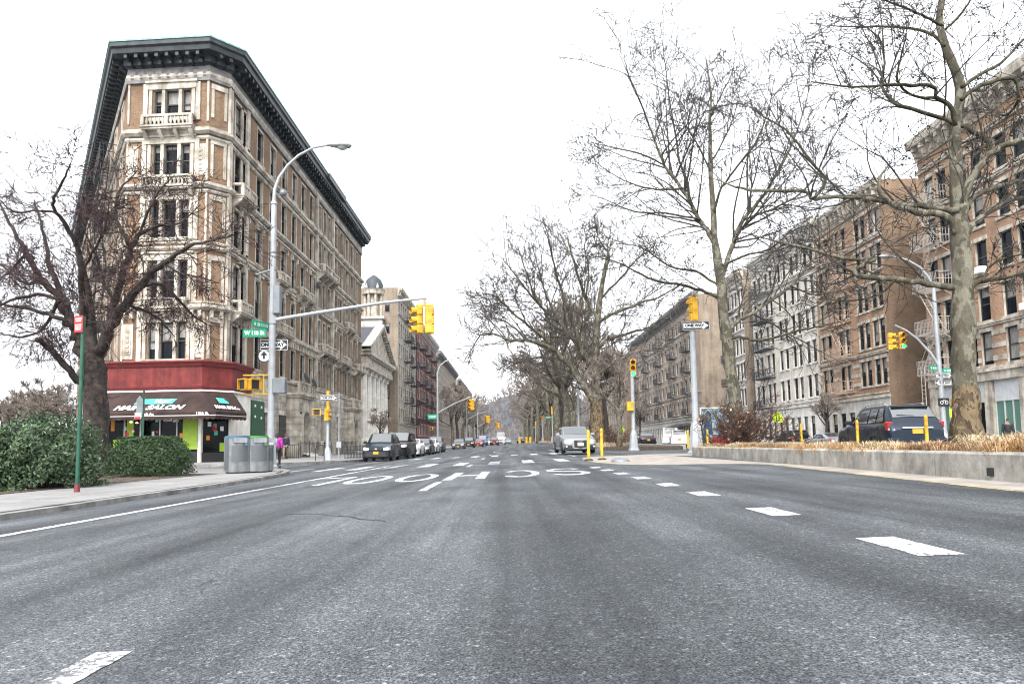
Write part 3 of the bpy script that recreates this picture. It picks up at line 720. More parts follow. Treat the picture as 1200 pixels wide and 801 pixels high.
m = MB(); a = Lc(300, 322); b_ = Lc(325, 314); m.tube([a, b_], .04, 8); m.tube([b_+V((-.12, 0, -.1)), b_+V((-.12, 0, .04))], .1, 8); m.obj('crossarm', M['cabinet'], t)
m = MB(); q = Lc(332, 226); m.lathe([(.02, -.14), (.12, -.1), (.14, 0), (.1, .1), (.02, .13)], 12, 0, Matrix.Translation(q)); m.tube([q, Lc(323, 228)], .02, 5); m.obj('sensor', M['cabinet'], t, 60)

# far corner post with signs and pedestrian signal
base = P(384, 540, 40.5); base.z = SWL; by = 40.5
t = thing('signal_post', 'slim grey corner post with yellow fittings and ONE WAY plate beside parked cars', 'signal post', base); Lc = lambda px, py, D=40.5: P(px, py, D)-base
m = MB(); m.lathe([(.3, 0), (.28, .1), (.2, .5), (.12, .75)], 8); m.obj('base', M['pole_grey'], t, 30)
m = MB(); m.tube([(0, 0, .7), (0, 0, Lc(384, 463).z)], [.1, .085], 10); m.obj('shaft', M['pole_grey'], t, 60)
m = MB(); z0 = Lc(384, 488).z; m.tube([(0, 0, z0), (0, 0, Lc(384, 458).z)], .1, 10); m.obj('collar', M['sig_yellow'], t, 60)
signal(t, Lc(381, 484)+V((.15, -.2, -.1)), math.radians(150), green=False, scale=.7); q = ped_signal(t, Lc(372, 483), 0)
one_way(t, Lc(386, 466)+V((0, -.12, 0)), 1.0, .36)
base = P(397, 539.5, 41); base.z = SWL
t = thing('sign_post', 'thin bare grey post beside the corner signal post', 'post', base); m = MB(); m.tube([(0, 0, 0), (0, 0, P(397, 460, 41).z-base.z)], .045, 8); m.obj('shaft', M['galv'], t)
m = MB(); z = P(397, 520, 41).z-base.z; m.box(-.14, .14, -.05, .05, z-.2, z+.15); m.obj('clamp', M['galv'], t)

# green post with red plate, near left
base = P(90, 578, 12.9); base.z = SWL; by = 12.9; Lc = lambda px, py, D=12.9: P(px, py, D)-base
t = thing('sign_post', 'dark green sign post with a small red plate in front of the leafy bush', 'sign post', base)
m = MB(); h = Lc(98, 371).z; tx = Lc(98, 371).x; m.M = Matrix.Identity(4)
m.tube([(0, 0, 0), (tx*.5, 0, h*.5), (tx, 0, h)], .036, 8); m.obj('shaft', M['green_pole'], t, 60)
m = MB(); m.tube([(0, 0, -.01), (.003, 0, .14)], .05, 8); m.obj('sleeve', M['red_dark'], t, 60)
m = MB(); m.bbox(-.11, .11, -.16, .16, -.004, .004, .002); o = m.obj('plate', M['red_sign'], t); o.matrix_local = face_mat(Lc(94, 380)+V((.0, -.05, 0)), math.radians(-20))
m = MB()
for zz, ww in ((.10, .08), (.06, .07), (-.02, .08), (-.06, .08), (-.1, .07)): m.quad((-ww, zz-.012, .006), (ww, zz-.012, .006), (ww, zz+.012, .006), (-ww, zz+.012, .006))
m.obj('lettering', M['white'], o)
# sign seen from behind in the hedge
base = P(166, 556, 21.5); base.z = SWL; Lc = lambda px, py: P(px, py, 21.5)-base
t = thing('sign_post', 'grey sign seen from behind on a green post behind the clipped hedge', 'sign post', base)
m = MB(); m.tube([(0, 0, 0), (0, 0, Lc(165, 457).z)], .032, 6); m.obj('shaft', M['green_pole'], t)
a = Lc(164.5, 476); m = MB(); m.poly([(-.1,-.26,0),(.1,-.26,0),(.1,.22,0),(0,.34,0),(-.1,.22,0)]); m.poly([(-.1,-.26,-.01),(-.1,.22,-.01),(0,.34,-.01),(.1,.22,-.01),(.1,-.26,-.01)]); o = m.obj('plate', M['sign_back'], t); o.matrix_local = face_mat(a+V((0, -.05, 0)))
m = MB(); m.box(-.1, .1, -.1, .1, 0, .01); o = m.obj('notice', M['white'], t); o.matrix_local = face_mat(Lc(163, 487)+V((0, -.06, 0)))
m = MB(); m.box(-.09, .09, -.1, -.03, .011, .015); m.obj('red_band', M['red_sign'], o)

# signal poles standing on the median noses
def median_signal(px, pyb, pyt, D, label, sig, ow=None, green=True):
    b0 = P(px, pyb, D); b0.z = G(b0.x, D)+(.0); t = thing('signal_pole', label, 'signal pole', b0); Lc = lambda a, b_: P(a, b_, D)-b0
    m = MB(); m.lathe([(.36, 0), (.36, .1), (.3, .16), (.24, .85), (.2, 1.15), (.14, 1.3)], 8); m.obj('base', M['pole_grey'], t, 30)
    hz = Lc(px, pyt).z; m = MB(); m.tube([(0, 0, 1.2), (0, 0, hz*.6), (0, 0, hz)], [.135, .125, .11], 12); m.obj('shaft', M['pole_grey'], t, 60)
    for (sx, sy, ang, g) in sig: signal(t, Lc(sx, sy), math.radians(ang), green=g, scale=1.0 if D < 35 else 1.08)
    if ow: one_way(t, Lc(*ow)+V((0, -.15, 0)), 1.1, .37)
    return t, Lc
median_signal(816, 524, 372, 27.6, 'thick pale grey signal pole with ONE WAY plate at the planter nose', [(812.5, 362, 195, False)], (814.5, 382))
t, Lc = median_signal(743, 527, 440, 44, 'grey signal pole with lit green light behind the silver car', [(742, 431, -12, True)])
m = MB(); a = Lc(738, 476); m.bbox(a.x-.22, a.x+.22, -.3, .0, a.z-.3, a.z+.3, .03); m.obj('pedestrian_signal', M['sig_yellow'], t)

# corner street light at right with two signals on a curved arm
b0 = P(1107, 512, 41); b0.z = GS(b0.x, 41); D = 41; Lc = lambda a, b_: P(a, b_, 41)-b0
t = thing('street_light', 'pale street light with curved signal arm standing by the orange brick building', 'street light', b0)
m = MB(); m.lathe([(.32, 0), (.3, .15), (.22, .9), (.15, 1.1)], 8); m.obj('base', M['pole_grey'], t, 30)
tp = Lc(1094, 338); m = MB(); m.tube([(0, 0, 1), tp.lerp(V((0, 0, 0)), .5), tp], [.16, .14, .11], 10); m.obj('shaft', M['pole_grey'], t, 60)
m = MB(); m.tube([tp, Lc(1088, 325), Lc(1078, 313), Lc(1062, 304), Lc(1044, 300)], [.1, .085, .075, .065, .06], 8); m.obj('lamp_arm', M['pole_grey'], t, 60)
m = MB(); m.M = Matrix.Translation(Lc(1046, 300)); m.lathe([(.02, -.1), (.12, 0), (.2, .4), (.16, .7), (.02, .85)], 12, 0, Matrix.Rotation(-PI/2, 4, 'Y') @ Matrix.Diagonal((.6, 1, 1, 1))); m.obj('lamp_head', M['galv'], t, 60)
m = MB(); m.tube([Lc(1101, 430), Lc(1090, 413), Lc(1075, 397), Lc(1062, 387), Lc(1049, 381)], [.1, .085, .07, .06, .05], 8); m.obj('mast_arm', M['pole_grey'], t, 60)
signal(t, Lc(1044.5, 400), math.radians(40), green=False); signal(t, Lc(1057, 399), math.radians(-5), green=True)
street_sign(t, Lc(1096, 431), None, .95, .28, math.radians(20)); street_sign(t, Lc(1113, 434), None, .85, .3)
one_way(t, Lc(1105, 440)+V((0, -.12, 0)), 1.0, .33); one_way(t, Lc(1104, 448.5)+V((0, -.12, 0)), 1.0, .33, 0, -1)
ped_signal(t, Lc(1119, 471)); 
m = MB(); a = Lc(1104, 471); m.bbox(a.x-.33, a.x+.33, -.2, -.12, a.z-.24, a.z+.24, .02); o = m.obj('bicycle_sign', M['black'], t)
m = MB()
for s_ in (-.14, .14):
    for k in range(14):
        a1, a2 = 2*PI*k/14, 2*PI*(k+1)/14
        m.quad(*[(s_+r*math.cos(x), -.03+r*math.sin(x), .0) for r, x in ((.1, a1), (.1, a2), (.075, a2), (.075, a1))])
m.poly([(-.14,-.03,0), (-.05,.11,0), (.08,.11,0), (.14,-.03,0), (.09,.08,0), (-.03,.08,0)])
q = m.obj('bicycle_symbol', M['white'], o); q.matrix_local = face_mat(V((a.x, -.205, a.z)))
m = MB(); a = Lc(1114, 484); m.bbox(a.x-.16, a.x+.16, -.17, -.13, a.z-.28, a.z+.28, .02); m.obj('notice', M['fluor'], t)
# slim tall lamp post on the median behind the silver car
def lamp_post(px, D, top, label, z0=None, rod=.11, arm=-1, grp=None):
    b0 = P(px, 510, D); b0.z = G(b0.x, D) if z0 is None else z0; hz = P(px, top, D).z-b0.z
    t = thing('street_light', label, 'street light', b0, 0, grp)
    m = MB(); m.lathe([(rod*2.4, 0), (rod*2.2, .6), (rod*1.2, .9)], 8); m.obj('base', M['pole_grey'], t, 30)
    m = MB(); m.tube([(0, 0, .8), (0, 0, hz*.9)], [rod, rod*.8], 8)
    m.tube([(0, 0, hz*.88), (arm*.2, 0, hz*.94), (arm*.8, 0, hz*.985), (arm*1.9, 0, hz)], [rod*.7, rod*.6, rod*.5, rod*.45], 6); m.obj('shaft', M['pole_grey'], t, 60)
    m = MB(); m.M = Matrix.Translation((arm*1.8, 0, hz)); m.lathe([(.02, 0), (.13, .15), (.2, .5), (.14, .8), (.02, .9)], 10, 0, Matrix.Rotation(arm*PI/2, 4, 'Y') @ Matrix.Diagonal((.6, 1, 1, 1))); m.obj('lamp_head', M['galv'], t, 60)
    return t
lamp_post(678.5, 60, 448, 'slim grey lamp post rising behind the silver approaching car', None, .12, 1)
# signals farther down the boulevard, left kerb with arms
for k, (px, D, top, ex, ey, lab) in enumerate([
    (513, 96, 466, 551, 473, 'street light and signal arm beyond the fifth parked car at left'),
    (547, 150, 470, 570, 490, 'second far signal arm reaching over the distant traffic'),
    (560, 200, 480, 582, 497, 'farthest signal arm reaching over the distant traffic')]):
    b0 = P(px, 515, D); b0.z = GS(b0.x, D); t = thing('signal_pole', lab, 'signal pole', b0, 0, 'far signal arms over the boulevard'); Lc = lambda a, b_: P(a, b_, D)-b0
    m = MB(); m.lathe([(.34, 0), (.3, .8), (.2, 1.1)], 8); m.obj('base', M['pole_grey'], t, 30)
    m = MB(); m.tube([(0, 0, 1), (0, 0, Lc(px, top if k else 436).z)], [.17, .13], 8)
    if k == 0: m.tube([Lc(px, 436), Lc(px+3, 428), Lc(px+9, 423), Lc(px+18, 421)], [.12, .1, .09, .08], 6)
    m.obj('shaft', M['pole_grey'], t, 60)
    m = MB(); m.tube([Lc(px, 484+k*8), Lc((px+ex)/2, (484+k*8+ey-7)/2-2), Lc(ex, ey-8)], [.12, .1, .08], 6); m.obj('mast_arm', M['pole_grey'], t, 60)
    signal(t, Lc(ex, ey+1), math.radians(-30), green=False, scale=1.5); signal(t, Lc(ex+2.5, ey+1), math.radians(160), green=False, scale=1.5)
    if k == 0: street_sign(t, Lc(507, 488), None, 1.4, .7); ped_signal(t, Lc(506, 502), math.radians(-40))
for k, (px, D, lab) in enumerate([(648, 105, 'far signal pole on the median just left of the silver car'), (636, 150, 'farther signal pole on the median under the bare trees'), (628, 190, 'farthest signal pole on the median under the bare trees')]):
    b0 = P(px, 515, D); b0.z = G(b0.x, D)+.2; t = thing('signal_pole', lab, 'signal pole', b0, 0, 'signal poles along the far median')
    m = MB(); m.lathe([(.34, 0), (.3, .8), (.2, 1.1)], 8); m.obj('base', M['pole_grey'], t, 30)
    m = MB(); m.tube([(0, 0, 1), (0, 0, 4.6)], [.16, .13], 8); m.obj('shaft', M['pole_grey'], t, 60); signal(t, V((0, 0, 5.1)), math.radians(180 if k else 170), green=False, scale=1.2)
    street_sign(t, V((-.6, -.1, 4.0)), None, .9, .25)
# yellow posts
def bollard(pos, label, h=1.07, group='yellow flexible posts', r=.05):
    t = thing('traffic_post', label, 'traffic post', pos, 0, group)
    m = MB(); m.lathe([(.17, 0), (.15, .035), (.09, .06)], 10); m.obj('base', M['black'], t, 30)
    m = MB(); m.lathe([(r, .05), (r, h*.4), (r*1.04, h*.7), (r, h*.95), (r*.7, h)], 10); tube = m.obj('tube', M['post_yellow'], t, 40)
    m = MB(); m.lathe([(r*1.08, h*.68), (r*1.08, h*.76)], 10); m.lathe([(r*1.08, h*.84), (r*1.08, h*.92)], 10); m.obj('reflective_band', M['post_yellow'] if rnd.random() < .6 else M['orange'], t, 40)
    return t
q = P(690, 539, 24); bollard((q.x, 24, G(q.x, 24)+.008), 'yellow post in front of the silver car, its left of two', 1.08)
q = P(705.5, 538.5, 24.4); bollard((q.x, 24.4, G(q.x, 24.4)+.008), 'yellow post just right of the silver car', 1.12)
for px, D, lab in [(1086, 20.8, 'yellow post behind the dark estate car'), (1005, 25, 'yellow post at the front of the dark estate car'), (939, 29.8, 'yellow post behind the grass, near the silver car parked opposite'),
                   (829, 45, 'yellow post just right of the thick signal pole'), (806, 48, 'yellow post just left of the thick signal pole')]:
    x = 12.75; q = P(px, 510, D); bollard((q.x, D, G(q.x, D)), lab, 1.25 if D < 40 else 1.35, 'yellow flexible posts', .07 if D > 40 else .05)
for k, px in enumerate((609, 617, 621.5)):
    D = 170; q = P(px, 515, D); bollard((q.x, D, G(q.x, D)), 'far yellow post in the road ahead of the dark cars', 1.5, 'far yellow posts in the road', .3)
# fluorescent crossing signs
for px, py, D, s_, lab in [(911, 488, 62, .5, 'fluorescent yellow crossing sign beside the bare brown shrub'), (728.5, 503, 80, .34, 'small fluorescent yellow sign beyond the far planter')]:
    q = P(px, py, D); b0 = V((q.x, D, GS(q.x, D) if q.x > 20 else G(q.x, D))); t = thing('crossing_sign', lab, 'crossing sign', b0)
    hz = q.z-b0.z; m = MB(); m.tube([(0, 0, 0), (0, 0, hz+.3)], .04, 6); m.obj('post', M['galv'], t)
    m = MB(); r = s_*1.0
    pts = [(0, r), (r, 0.05), (r*.8, -r), (-r*.8, -r), (-r, .05)]; m.poly([(x, y, .02) for x, y in pts]); m.poly([(x, y, 0) for x, y in reversed(pts)])
    o = m.obj('plate', M['fluor'], t); o.matrix_local = face_mat(V((0, -.06, hz)))
    m = MB()
    for dx in (-.3*r, .25*r):
        m.tube([(dx, .1*r, .03), (dx+.02, -.3*r, .03)], .1*r, 6); m.tube([(dx, -.3*r, .03), (dx-.16*r, -.75*r, .03)], .05*r, 5); m.tube([(dx, -.3*r, .03), (dx+.16*r, -.75*r, .03)], .05*r, 5)
        m.lathe([(.01, 0), (.11*r, .01), (.01, .02)], 8, 0, Matrix.Translation((dx, .32*r, .02)))
    m.obj('walking_figures', M['black'], o)
# ------------------------------------------------------------------ building helpers
_wc = {}
def win_mesh(w_, h, kind, fm):
    key = ('f', round(w_, 2), round(h, 2), kind, fm)
    if key not in _wc:
        m = MB(); b = .07 if w_ > .8 else .055; d0, d1 = -.05, .05
        m.box(0, b, d0, d1, 0, h); m.box(w_-b, w_, d0, d1, 0, h); m.box(b, w_-b, d0, d1, 0, b); m.box(b, w_-b, d0, d1, h-b, h)
        m.box(b, w_-b, d0-.02, d1-.02, h*.5-.035, h*.5+.035)
        if kind == 'mull': m.box(w_/2-.03, w_/2+.03, d0+.01, d1-.01, b, h*.5-.035); m.box(w_/2-.03, w_/2+.03, d0+.01, d1-.01, h*.5+.035, h-b)
        _wc[key] = m.mesh('window_frame', M[fm])
    return _wc[key]
def pane_mesh(w_, h, pm):
    key = ('p', round(w_, 2), round(h, 2), pm)
    if key not in _wc:
        m = MB(); m.box(.03, w_-.03, .0, .02, .03, h*.5); m.box(.03, w_-.03, .025, .045, h*.5, h-.03); _wc[key] = m.mesh('window_pane', M[pm])
    return _wc[key]
class Bld:
    """one building: root empty and the meshes that are gathered into its parts"""
    def __init__(s, name, label, cat, base, group=None):
        s.base = V(base); s.t = thing(name, label, cat, base, 0, group)
        s.wall = MB(); s.trim = MB(); s.n = 0; s.rest = MB(); s.restp = MB()
    def frame(s, O, u):
        O = V(O)-s.base; u = V((u[0], u[1], 0)).normalized(); inn = V((-u.y, u.x, 0))
        return Matrix(((u.x, inn.x, 0, O.x), (u.y, inn.y, 0, O.y), (0, 0, 1, O.z), (0, 0, 0, 1)))
    def facade(s, F, W, z0, z1, ops, wm=0, rev=.24, fm='frame_dark', pm='pane', revm=1):
        """ops: dicts u0,u1,z0,z1 (+arch, trim options). Wall with real openings, reveals, windows"""
        us = sorted({0, W} | {o['u0'] for o in ops} | {o['u1'] for o in ops}); zs_ = sorted({z0, z1} | {o['z0'] for o in ops} | {o['z1'] for o in ops})
        s.wall.M = F; s.trim.M = F
        hole = {}
        for o in ops:
            for i, (a, b) in enumerate(zip(us[:-1], us[1:])):
                if a >= o['u0']-1e-6 and b <= o['u1']+1e-6:
                    for j, (c, d) in enumerate(zip(zs_[:-1], zs_[1:])):
                        if c >= o['z0']-1e-6 and d <= o['z1']+1e-6: hole[i, j] = 1
        for j, (c, d) in enumerate(zip(zs_[:-1], zs_[1:])):     # merge runs along u
            i = 0
            while i < len(us)-1:
                if (i, j) in hole: i += 1; continue
                k = i
                while k+1 < len(us)-1 and (k+1, j) not in hole: k += 1
                s.wall.quad((us[i], 0, c), (us[k+1], 0, c), (us[k+1], 0, d), (us[i], 0, d), wm); i = k+1
        for o in ops:
            a, b, c, d = o['u0'], o['u1'], o['z0'], o['z1']; r = o.get('rev', rev)
            s.trim.quad((a, 0, c), (a, 0, d), (a, r, d), (a, r, c)); s.trim.quad((b, 0, d), (b, 0, c), (b, r, c), (b, r, d))
            s.trim.quad((a, 0, d), (b, 0, d), (b, r, d), (a, r, d)); s.trim.quad((b, 0, c), (a, 0, c), (a, r, c), (b, r, c))
            if o.get('arch'):
                n = 8; R = (b-a)/2; cx = (a+b)/2; cz = d-R
                arc = [(cx+R*math.cos(PI*k/n), cz+R*math.sin(PI*k/n)) for k in range(n+1)]
                for y0 in (.0,):
                    for k in range(n):
                        (x0, q0), (x1, q1) = arc[k], arc[k+1]
                        s.trim.quad((x0, -.003, q0), (x0, -.003, d), (x1, -.003, d), (x1, -.003, q1)); s.trim.quad((x0, -.003, q0), (x1, -.003, q1), (x1, r-.06, q1), (x0, r-.06, q0))
            if o.get('nowin'): continue
            s.window(F, a, c, b-a, d-c, r, o.get('kind', ''), o.get('fm', fm), o.get('pm', pm))
    def window(s, F, a, c, w_, h, r, kind, fm, pm):
        Mx = F @ Matrix.Translation((a, r-.05, c))
        if s.n < 100:
            s.n += 1; o = link('window', win_mesh(w_, h, kind, fm), s.t, M=Mx); link('pane', pane_mesh(w_, h, pm), o)
        else:
            m = win_mesh(w_, h, kind, fm); s.rest.M = Mx; s.rest.add([v.co for v in m.vertices], [tuple(p.vertices) for p in m.polygons], 0)
            m = pane_mesh(w_, h, pm); s.rest.add([v.co for v in m.vertices], [tuple(p.vertices) for p in m.polygons], 1); s.rest.M = None; s.rfm = fm; s.rpm = pm
    def done(s, wmats, tmat):
        s.wall.obj('wall', wmats, s.t); 
        if s.trim.v: s.trim.obj('stone_trim', tmat, s.t)
        if s.rest.v: o = s.rest.obj('window', [M[s.rfm], M[s.rpm]], s.t); o['kind'] = 'stuff'
def surround(m, a, b, c, d, t=.16, p=.06, hood=0, sill=True):
    """stone frame round an opening, in facade coordinates"""
    m.box(a-t, a, -p, .02, c, d); m.box(b, b+t, -p, .02, c, d); m.box(a-t, b+t, -p-.01, .02, d, d+t*1.1)
    if sill: m.box(a-t*1.3, b+t*1.3, -p-.1, .03, c-.14, c)
    if hood:
        m.box(a-t*1.6, b+t*1.6, -.26, .02, d+t*1.1+.12, d+t*1.1+.24); m.box(a-t*1.3, b+t*1.3, -.16, .02, d+t*1.1+.03, d+t*1.1+.12)
        for x in (a-t*.9, b+t*.9): m.box(x-.07, x+.07, -.2, .0, d-.2, d+t*1.1+.03)
def balcony(B, F, u0, u1, z, out=.7, h=.75, br=3, nb=None):
    """stone balcony: slab on brackets, balusters and rail"""
    m = MB(); m.M = F
    m.box(u0, u1, -out, .05, z-.16, z); m.box(u0-.08, u1+.08, -out-.08, .05, z-.05, z+.002)
    m.box(u0, u1, -out, -out+.16, z+h-.14, z+h); m.box(u0, u0+.16, -out+.16, .0, z+h-.14, z+h); m.box(u1-.16, u1, -out+.16, .0, z+h-.14, z+h)
    m.box(u0, u1, -out+.01, -out+.15, z+.002, z+.1)
    for x in (u0, u1-.18, (u0+u1)/2-.09): m.box(x, x+.18, -out-.01, -out+.17, z+.1, z+h-.14)
    n = nb or max(4, int((u1-u0)/.28))
    for k in range(n):
        x = u0+.2+(u1-u0-.4)*(k+.5)/n; m.tube([(x, -out+.08, z+.1), (x, -out+.08, z+.3), (x, -out+.08, z+h-.14)], [.045, .075, .04], 6, cap=False)
    for k in range(br):
        x = u0+.15+(u1-u0-.3)*k/max(1, br-1)
        m.add([(x-.1, 0, z-.16), (x+.1, 0, z-.16), (x-.1, -out*.9, z-.16), (x+.1, -out*.9, z-.16), (x-.1, -out*.8, z-.32), (x+.1, -out*.8, z-.32), (x-.1, 0, z-.75), (x+.1, 0, z-.75)],
              [(0, 2, 4, 6), (1, 7, 5, 3), (2, 3, 5, 4), (4, 5, 7, 6)])
    return m.obj('balcony', M['stone'], B.t, 40)
def fire_escape(B, F, u0, u1, floors, mt, out=1.05, drop=True):
    """iron platforms, rails and slanting ladders"""
    m = MB(); m.M = F
    for i, z in enumerate(floors):
        for y in (-out, -.03): m.box(u0, u1, y-.025, y+.025, z-.07, z)
        n = int((u1-u0)/.14)
        for k in range(n+1): x = u0+(u1-u0)*k/n; m.box(x-.012, x+.012, -out, 0, z-.04, z-.02)
        for zz in (z+.45, z+.95): m.box(u0, u1, -out-.02, -out+.02, zz-.02, zz+.02); m.box(u0-.02, u0+.02, -out, 0, zz-.02, zz+.02); m.box(u1-.02, u1+.02, -out, 0, zz-.02, zz+.02)
        for k in range(int((u1-u0)/.16)+1): x = min(u1, u0+k*.16); m.box(x-.011, x+.011, -out-.012, -out+.012, z, z+.95)
        for k in range(1, 6): y = -out*k/6; m.box(u0-.011, u0+.011, y-.011, y+.011, z, z+.95); m.box(u1-.011, u1+.011, y-.011, y+.011, z, z+.95)
        for x in (u0+.1, u1-.1): m.tube([(x, -out, z-.05), (x, 0, z-.75)], .025, 4)
        if i+1 < len(floors):
            z2 = floors[i+1]; a, b = (u0+.25, u1-.45) if i % 2 == 0 else (u1-.25, u0+.45)
            for y in (-out+.12, -out+.55): m.tube([(a, y, z), (b, y, z2)], .035, 4)
            for k in range(12): t_ = (k+.5)/12; x = a+(b-a)*t_; zz = z+(z2-z)*t_; m.box(x-.07, x+.07, -out+.12, -out+.55, zz-.012, zz+.012)
            m.tube([(a, -out+.12, z+.8), (b, -out+.12, z2+.8)], .018, 4)
    if drop:
        z = floors[0]
        for x in (u0+.5, u0+.9): m.box(x-.02, x+.02, -out-.06, -out-.02, z-2.4, z+.6)
        for k in range(9): m.box(u0+.5, u0+.9, -out-.05, -out-.03, z-2.3+k*.3, z-2.27+k*.3)
    return m.obj('fire_escape', M[mt], B.t)
def rot_profile(pr): return pr

# ------------------------------------------------------------------ the corner apartment house
XF = -16.75; DF = 39.0; YB = 76.6; zg = SWL
bA = (-22.55, 39.35); bB = (-17.55, 39.0); bC = (XF, 39.85); bE = (XF, YB)
dl = V((-.705, 1)).normalized(); bL = V(bA)+dl*44
B = Bld('corner_building', 'ornate six storey tan brick corner house with dark overhanging cornice above the hair salon', 'building', (-20, 42, zg))
pp = lambda py, D=39.0: P(199, py, D).z-zg       # height above the pavement seen at a photo row on the front
H_TOP = 24.75; GF = 5.75
footprint = [(bL.x, bL.y), bA, bB, bC, bE]
loc = lambda q: (q[0]-B.base.x, q[1]-B.base.y)
# storeys: window ranges (above the pavement)
FL = [(5.95, 8.1), (9.5, 11.75), (13.1, 15.35), (16.75, 18.75), (20.35, 22.1)]
FLs = [(5.95, 8.2), (9.3, 11.9), (13.0, 15.4), (16.5, 18.9), (19.95, 22.2)]
# front face: triple window on each storey
W0 = (V(bB)-V(bA)).length; F0 = B.frame((bA[0], bA[1], zg), V(bB)-V(bA)); cu = W0*.545
ops = []
for i, (c, d) in enumerate(FL):
    for (a, b) in ((-1.12, -.62), (-.42, .42), (.62, 1.12)): ops.append(dict(u0=cu+a, u1=cu+b, z0=c, z1=d))
B.facade(F0, W0, GF, 23.2, ops, 0)
T = B.trim; T.M = F0
for i, (c, d) in enumerate(FL):
    for x in (-1.32, -.52, .52, 1.32): T.box(cu+x-.1, cu+x+.1, -.09, .02, c, d)
    T.box(cu-1.5, cu+1.5, -.13, .02, d, d+.38); T.box(cu-1.6, cu+1.6, -.22, .02, d+.38, d+.5); T.box(cu-1.45, cu+1.45, -.16, .02, c-.2, c)
    for x in (cu-1.62, cu+1.62): T.box(x-.14, x+.14, -.11, .02, c-.2, d+.38)
    for x in ((.42, W0-.42) if i in (0, 3) else ()):       # carved corner panels
        T.box(x-.3, x+.3, -.05, .02, c+.05, d-.05); T.box(x-.19, x+.19, -.085, .02, c+.3, d-.3)
        for k in range(5): T.box(x-.1, x+.1, -.12, .02, c+.42+k*(d-c-.95)/4, c+.55+k*(d-c-.95)/4)
    for x in (.06, W0-.06): T.box(x-.06, x+.06, -.07, .02, c-.3, d+.6)
# chamfer
Wc = (V(bC)-V(bB)).length; Fc = B.frame((bB[0], bB[1], zg), V(bC)-V(bB)); B.facade(Fc, Wc, 0, 23.2, [], 0)
T.M = Fc
for (c, d) in FL: T.box(.12, .28, -.05, .02, c, d); T.box(Wc-.28, Wc-.12, -.05, .02, c, d); T.box(.1, Wc-.1, -.07, .02, d, d+.3)
# long flank
Wf = YB-bC[1]; Ff = B.frame((bC[0], bC[1], zg), (0, 1)); ops = []; rows = []
DX = [42.4, 45.0, 47.5, 50.0, 52.4, 54.8, 57.1]
cols = [(1.55, .55)]+[(d-bC[1], .52) for d in DX]+[(59.6-bC[1], .42), (61.2-bC[1], .42), (62.8-bC[1], .42)]+[(65.2+2.25*k-bC[1], .5) for k in range(5)]
for i, (c, d) in enumerate(FLs):
    for j, (u, hw) in enumerate(cols):
        arch = i == 1 and j not in (0, 8, 9, 10)
        ops.append(dict(u0=u-hw, u1=u+hw, z0=c, z1=d, arch=arch))
# ground floor openings on the flank
gops = [dict(u0=6.4, u1=7.5, z0=1.2, z1=3.2), dict(u0=9.6, u1=10.7, z0=.2, z1=3.1, nowin=1), dict(u0=13.2, u1=15.1, z0=.25, z1=4.4, arch=1, nowin=1), dict(u0=18, u1=19, z0=1.3, z1=3.7, arch=1), dict(u0=20.6, u1=21.6, z0=1.3, z1=3.7, arch=1),
        dict(u0=23.2, u1=24.2, z0=1.3, z1=3.7), dict(u0=26, u1=27, z0=1.3, z1=3.7), dict(u0=30.1, u1=31.4, z0=.3, z1=3.9, arch=1, nowin=1), dict(u0=34.6, u1=35.6, z0=1.3, z1=3.7)]
B.facade(Ff, Wf, GF, 23.2, ops, 0)
B.facade(Ff, Wf, 0, GF, gops, 1, rev=.35)
T.M = Ff
for i, (c, d) in enumerate(FLs):
    for j, (u, hw) in enumerate(cols):
        surround(T, u-hw, u+hw, c, d, .12, .03, hood=1 if i == 2 and j not in (0, 8, 9, 10) else 0)
        if i == 1 and j not in (0, 8, 9, 10): T.box(u-.14, u+.14, -.16, .0, d-.1, d+.42); T.box(u-hw-.3, u+hw+.3, -.14, .02, d+.3, d+.4)
# projecting stone piers of the central bay
for u in (58.5-bC[1], 63.95-bC[1]): T.box(u-.22, u+.22, -.2, .02, GF, 22.9)
for u in (2.9, .18): T.box(u-.2, u+.2, -.13, .02, GF, 22.9)
# string courses round front, chamfer and flank
path = [loc(q) for q in (bA, bB, bC, bE)]
path_l = [loc(q) for q in footprint]
T.M = Matrix.Identity(4)
def course(m, z, out, h, p=path_l, steps=2): m.sweep([(-.05, z), (out*.55, z), (out, z+h*.45), (out, z+h), (-.05, z+h)], p)
m0 = B.trim; m0.M = None
for z, o_, h in ((5.55, .16, .2), (8.75, .34, .32), (9.15, .12, .14), (12.35, .2, .2), (12.72, .1, .14), (16.0, .32, .3), (15.75, .12, .18), (19.25, .34, .3), (19.6, .14, .1), (18.95, .14, .2), (22.75, .16, .28)): course(m0, z, o_, h)
for c0, c1 in ((8.35, 8.75), ):      # corbel table under the second floor course
    for (A_, B_) in ((bA, bB), (bB, bC), (bC, bE)):
        L_ = (V(B_)-V(A_)).length; m0.M = B.frame((A_[0], A_[1], zg), V(B_)-V(A_))
        n = int(L_/.42)
        for k in range(n): x = (k+.5)*L_/n; m0.box(x-.09, x+.09, -.24, 0, c0, c1)
m0.M = Ff
for k in range(9): z = .55*(k+1)+.02; m0.box(0, Wf, -.028, .01, z, z+.48 if z+.48 < 5.4 else 5.5)  if False else None
# party of the left flank, mostly hidden
Wl = 44; Fl = B.frame((bL.x, bL.y, zg), -dl); ops = []
for (c, d) in FLs:
    for k in range(8): u = Wl-2.6-k*4.2; ops.append(dict(u0=u-.5, u1=u+.5, z0=c, z1=d))
B.facade(Fl, Wl, 0, 23.2, ops, 0); T.M = Fl
for o in ops: surround(T, o['u0'], o['u1'], o['z0'], o['z1'], .18, .07)
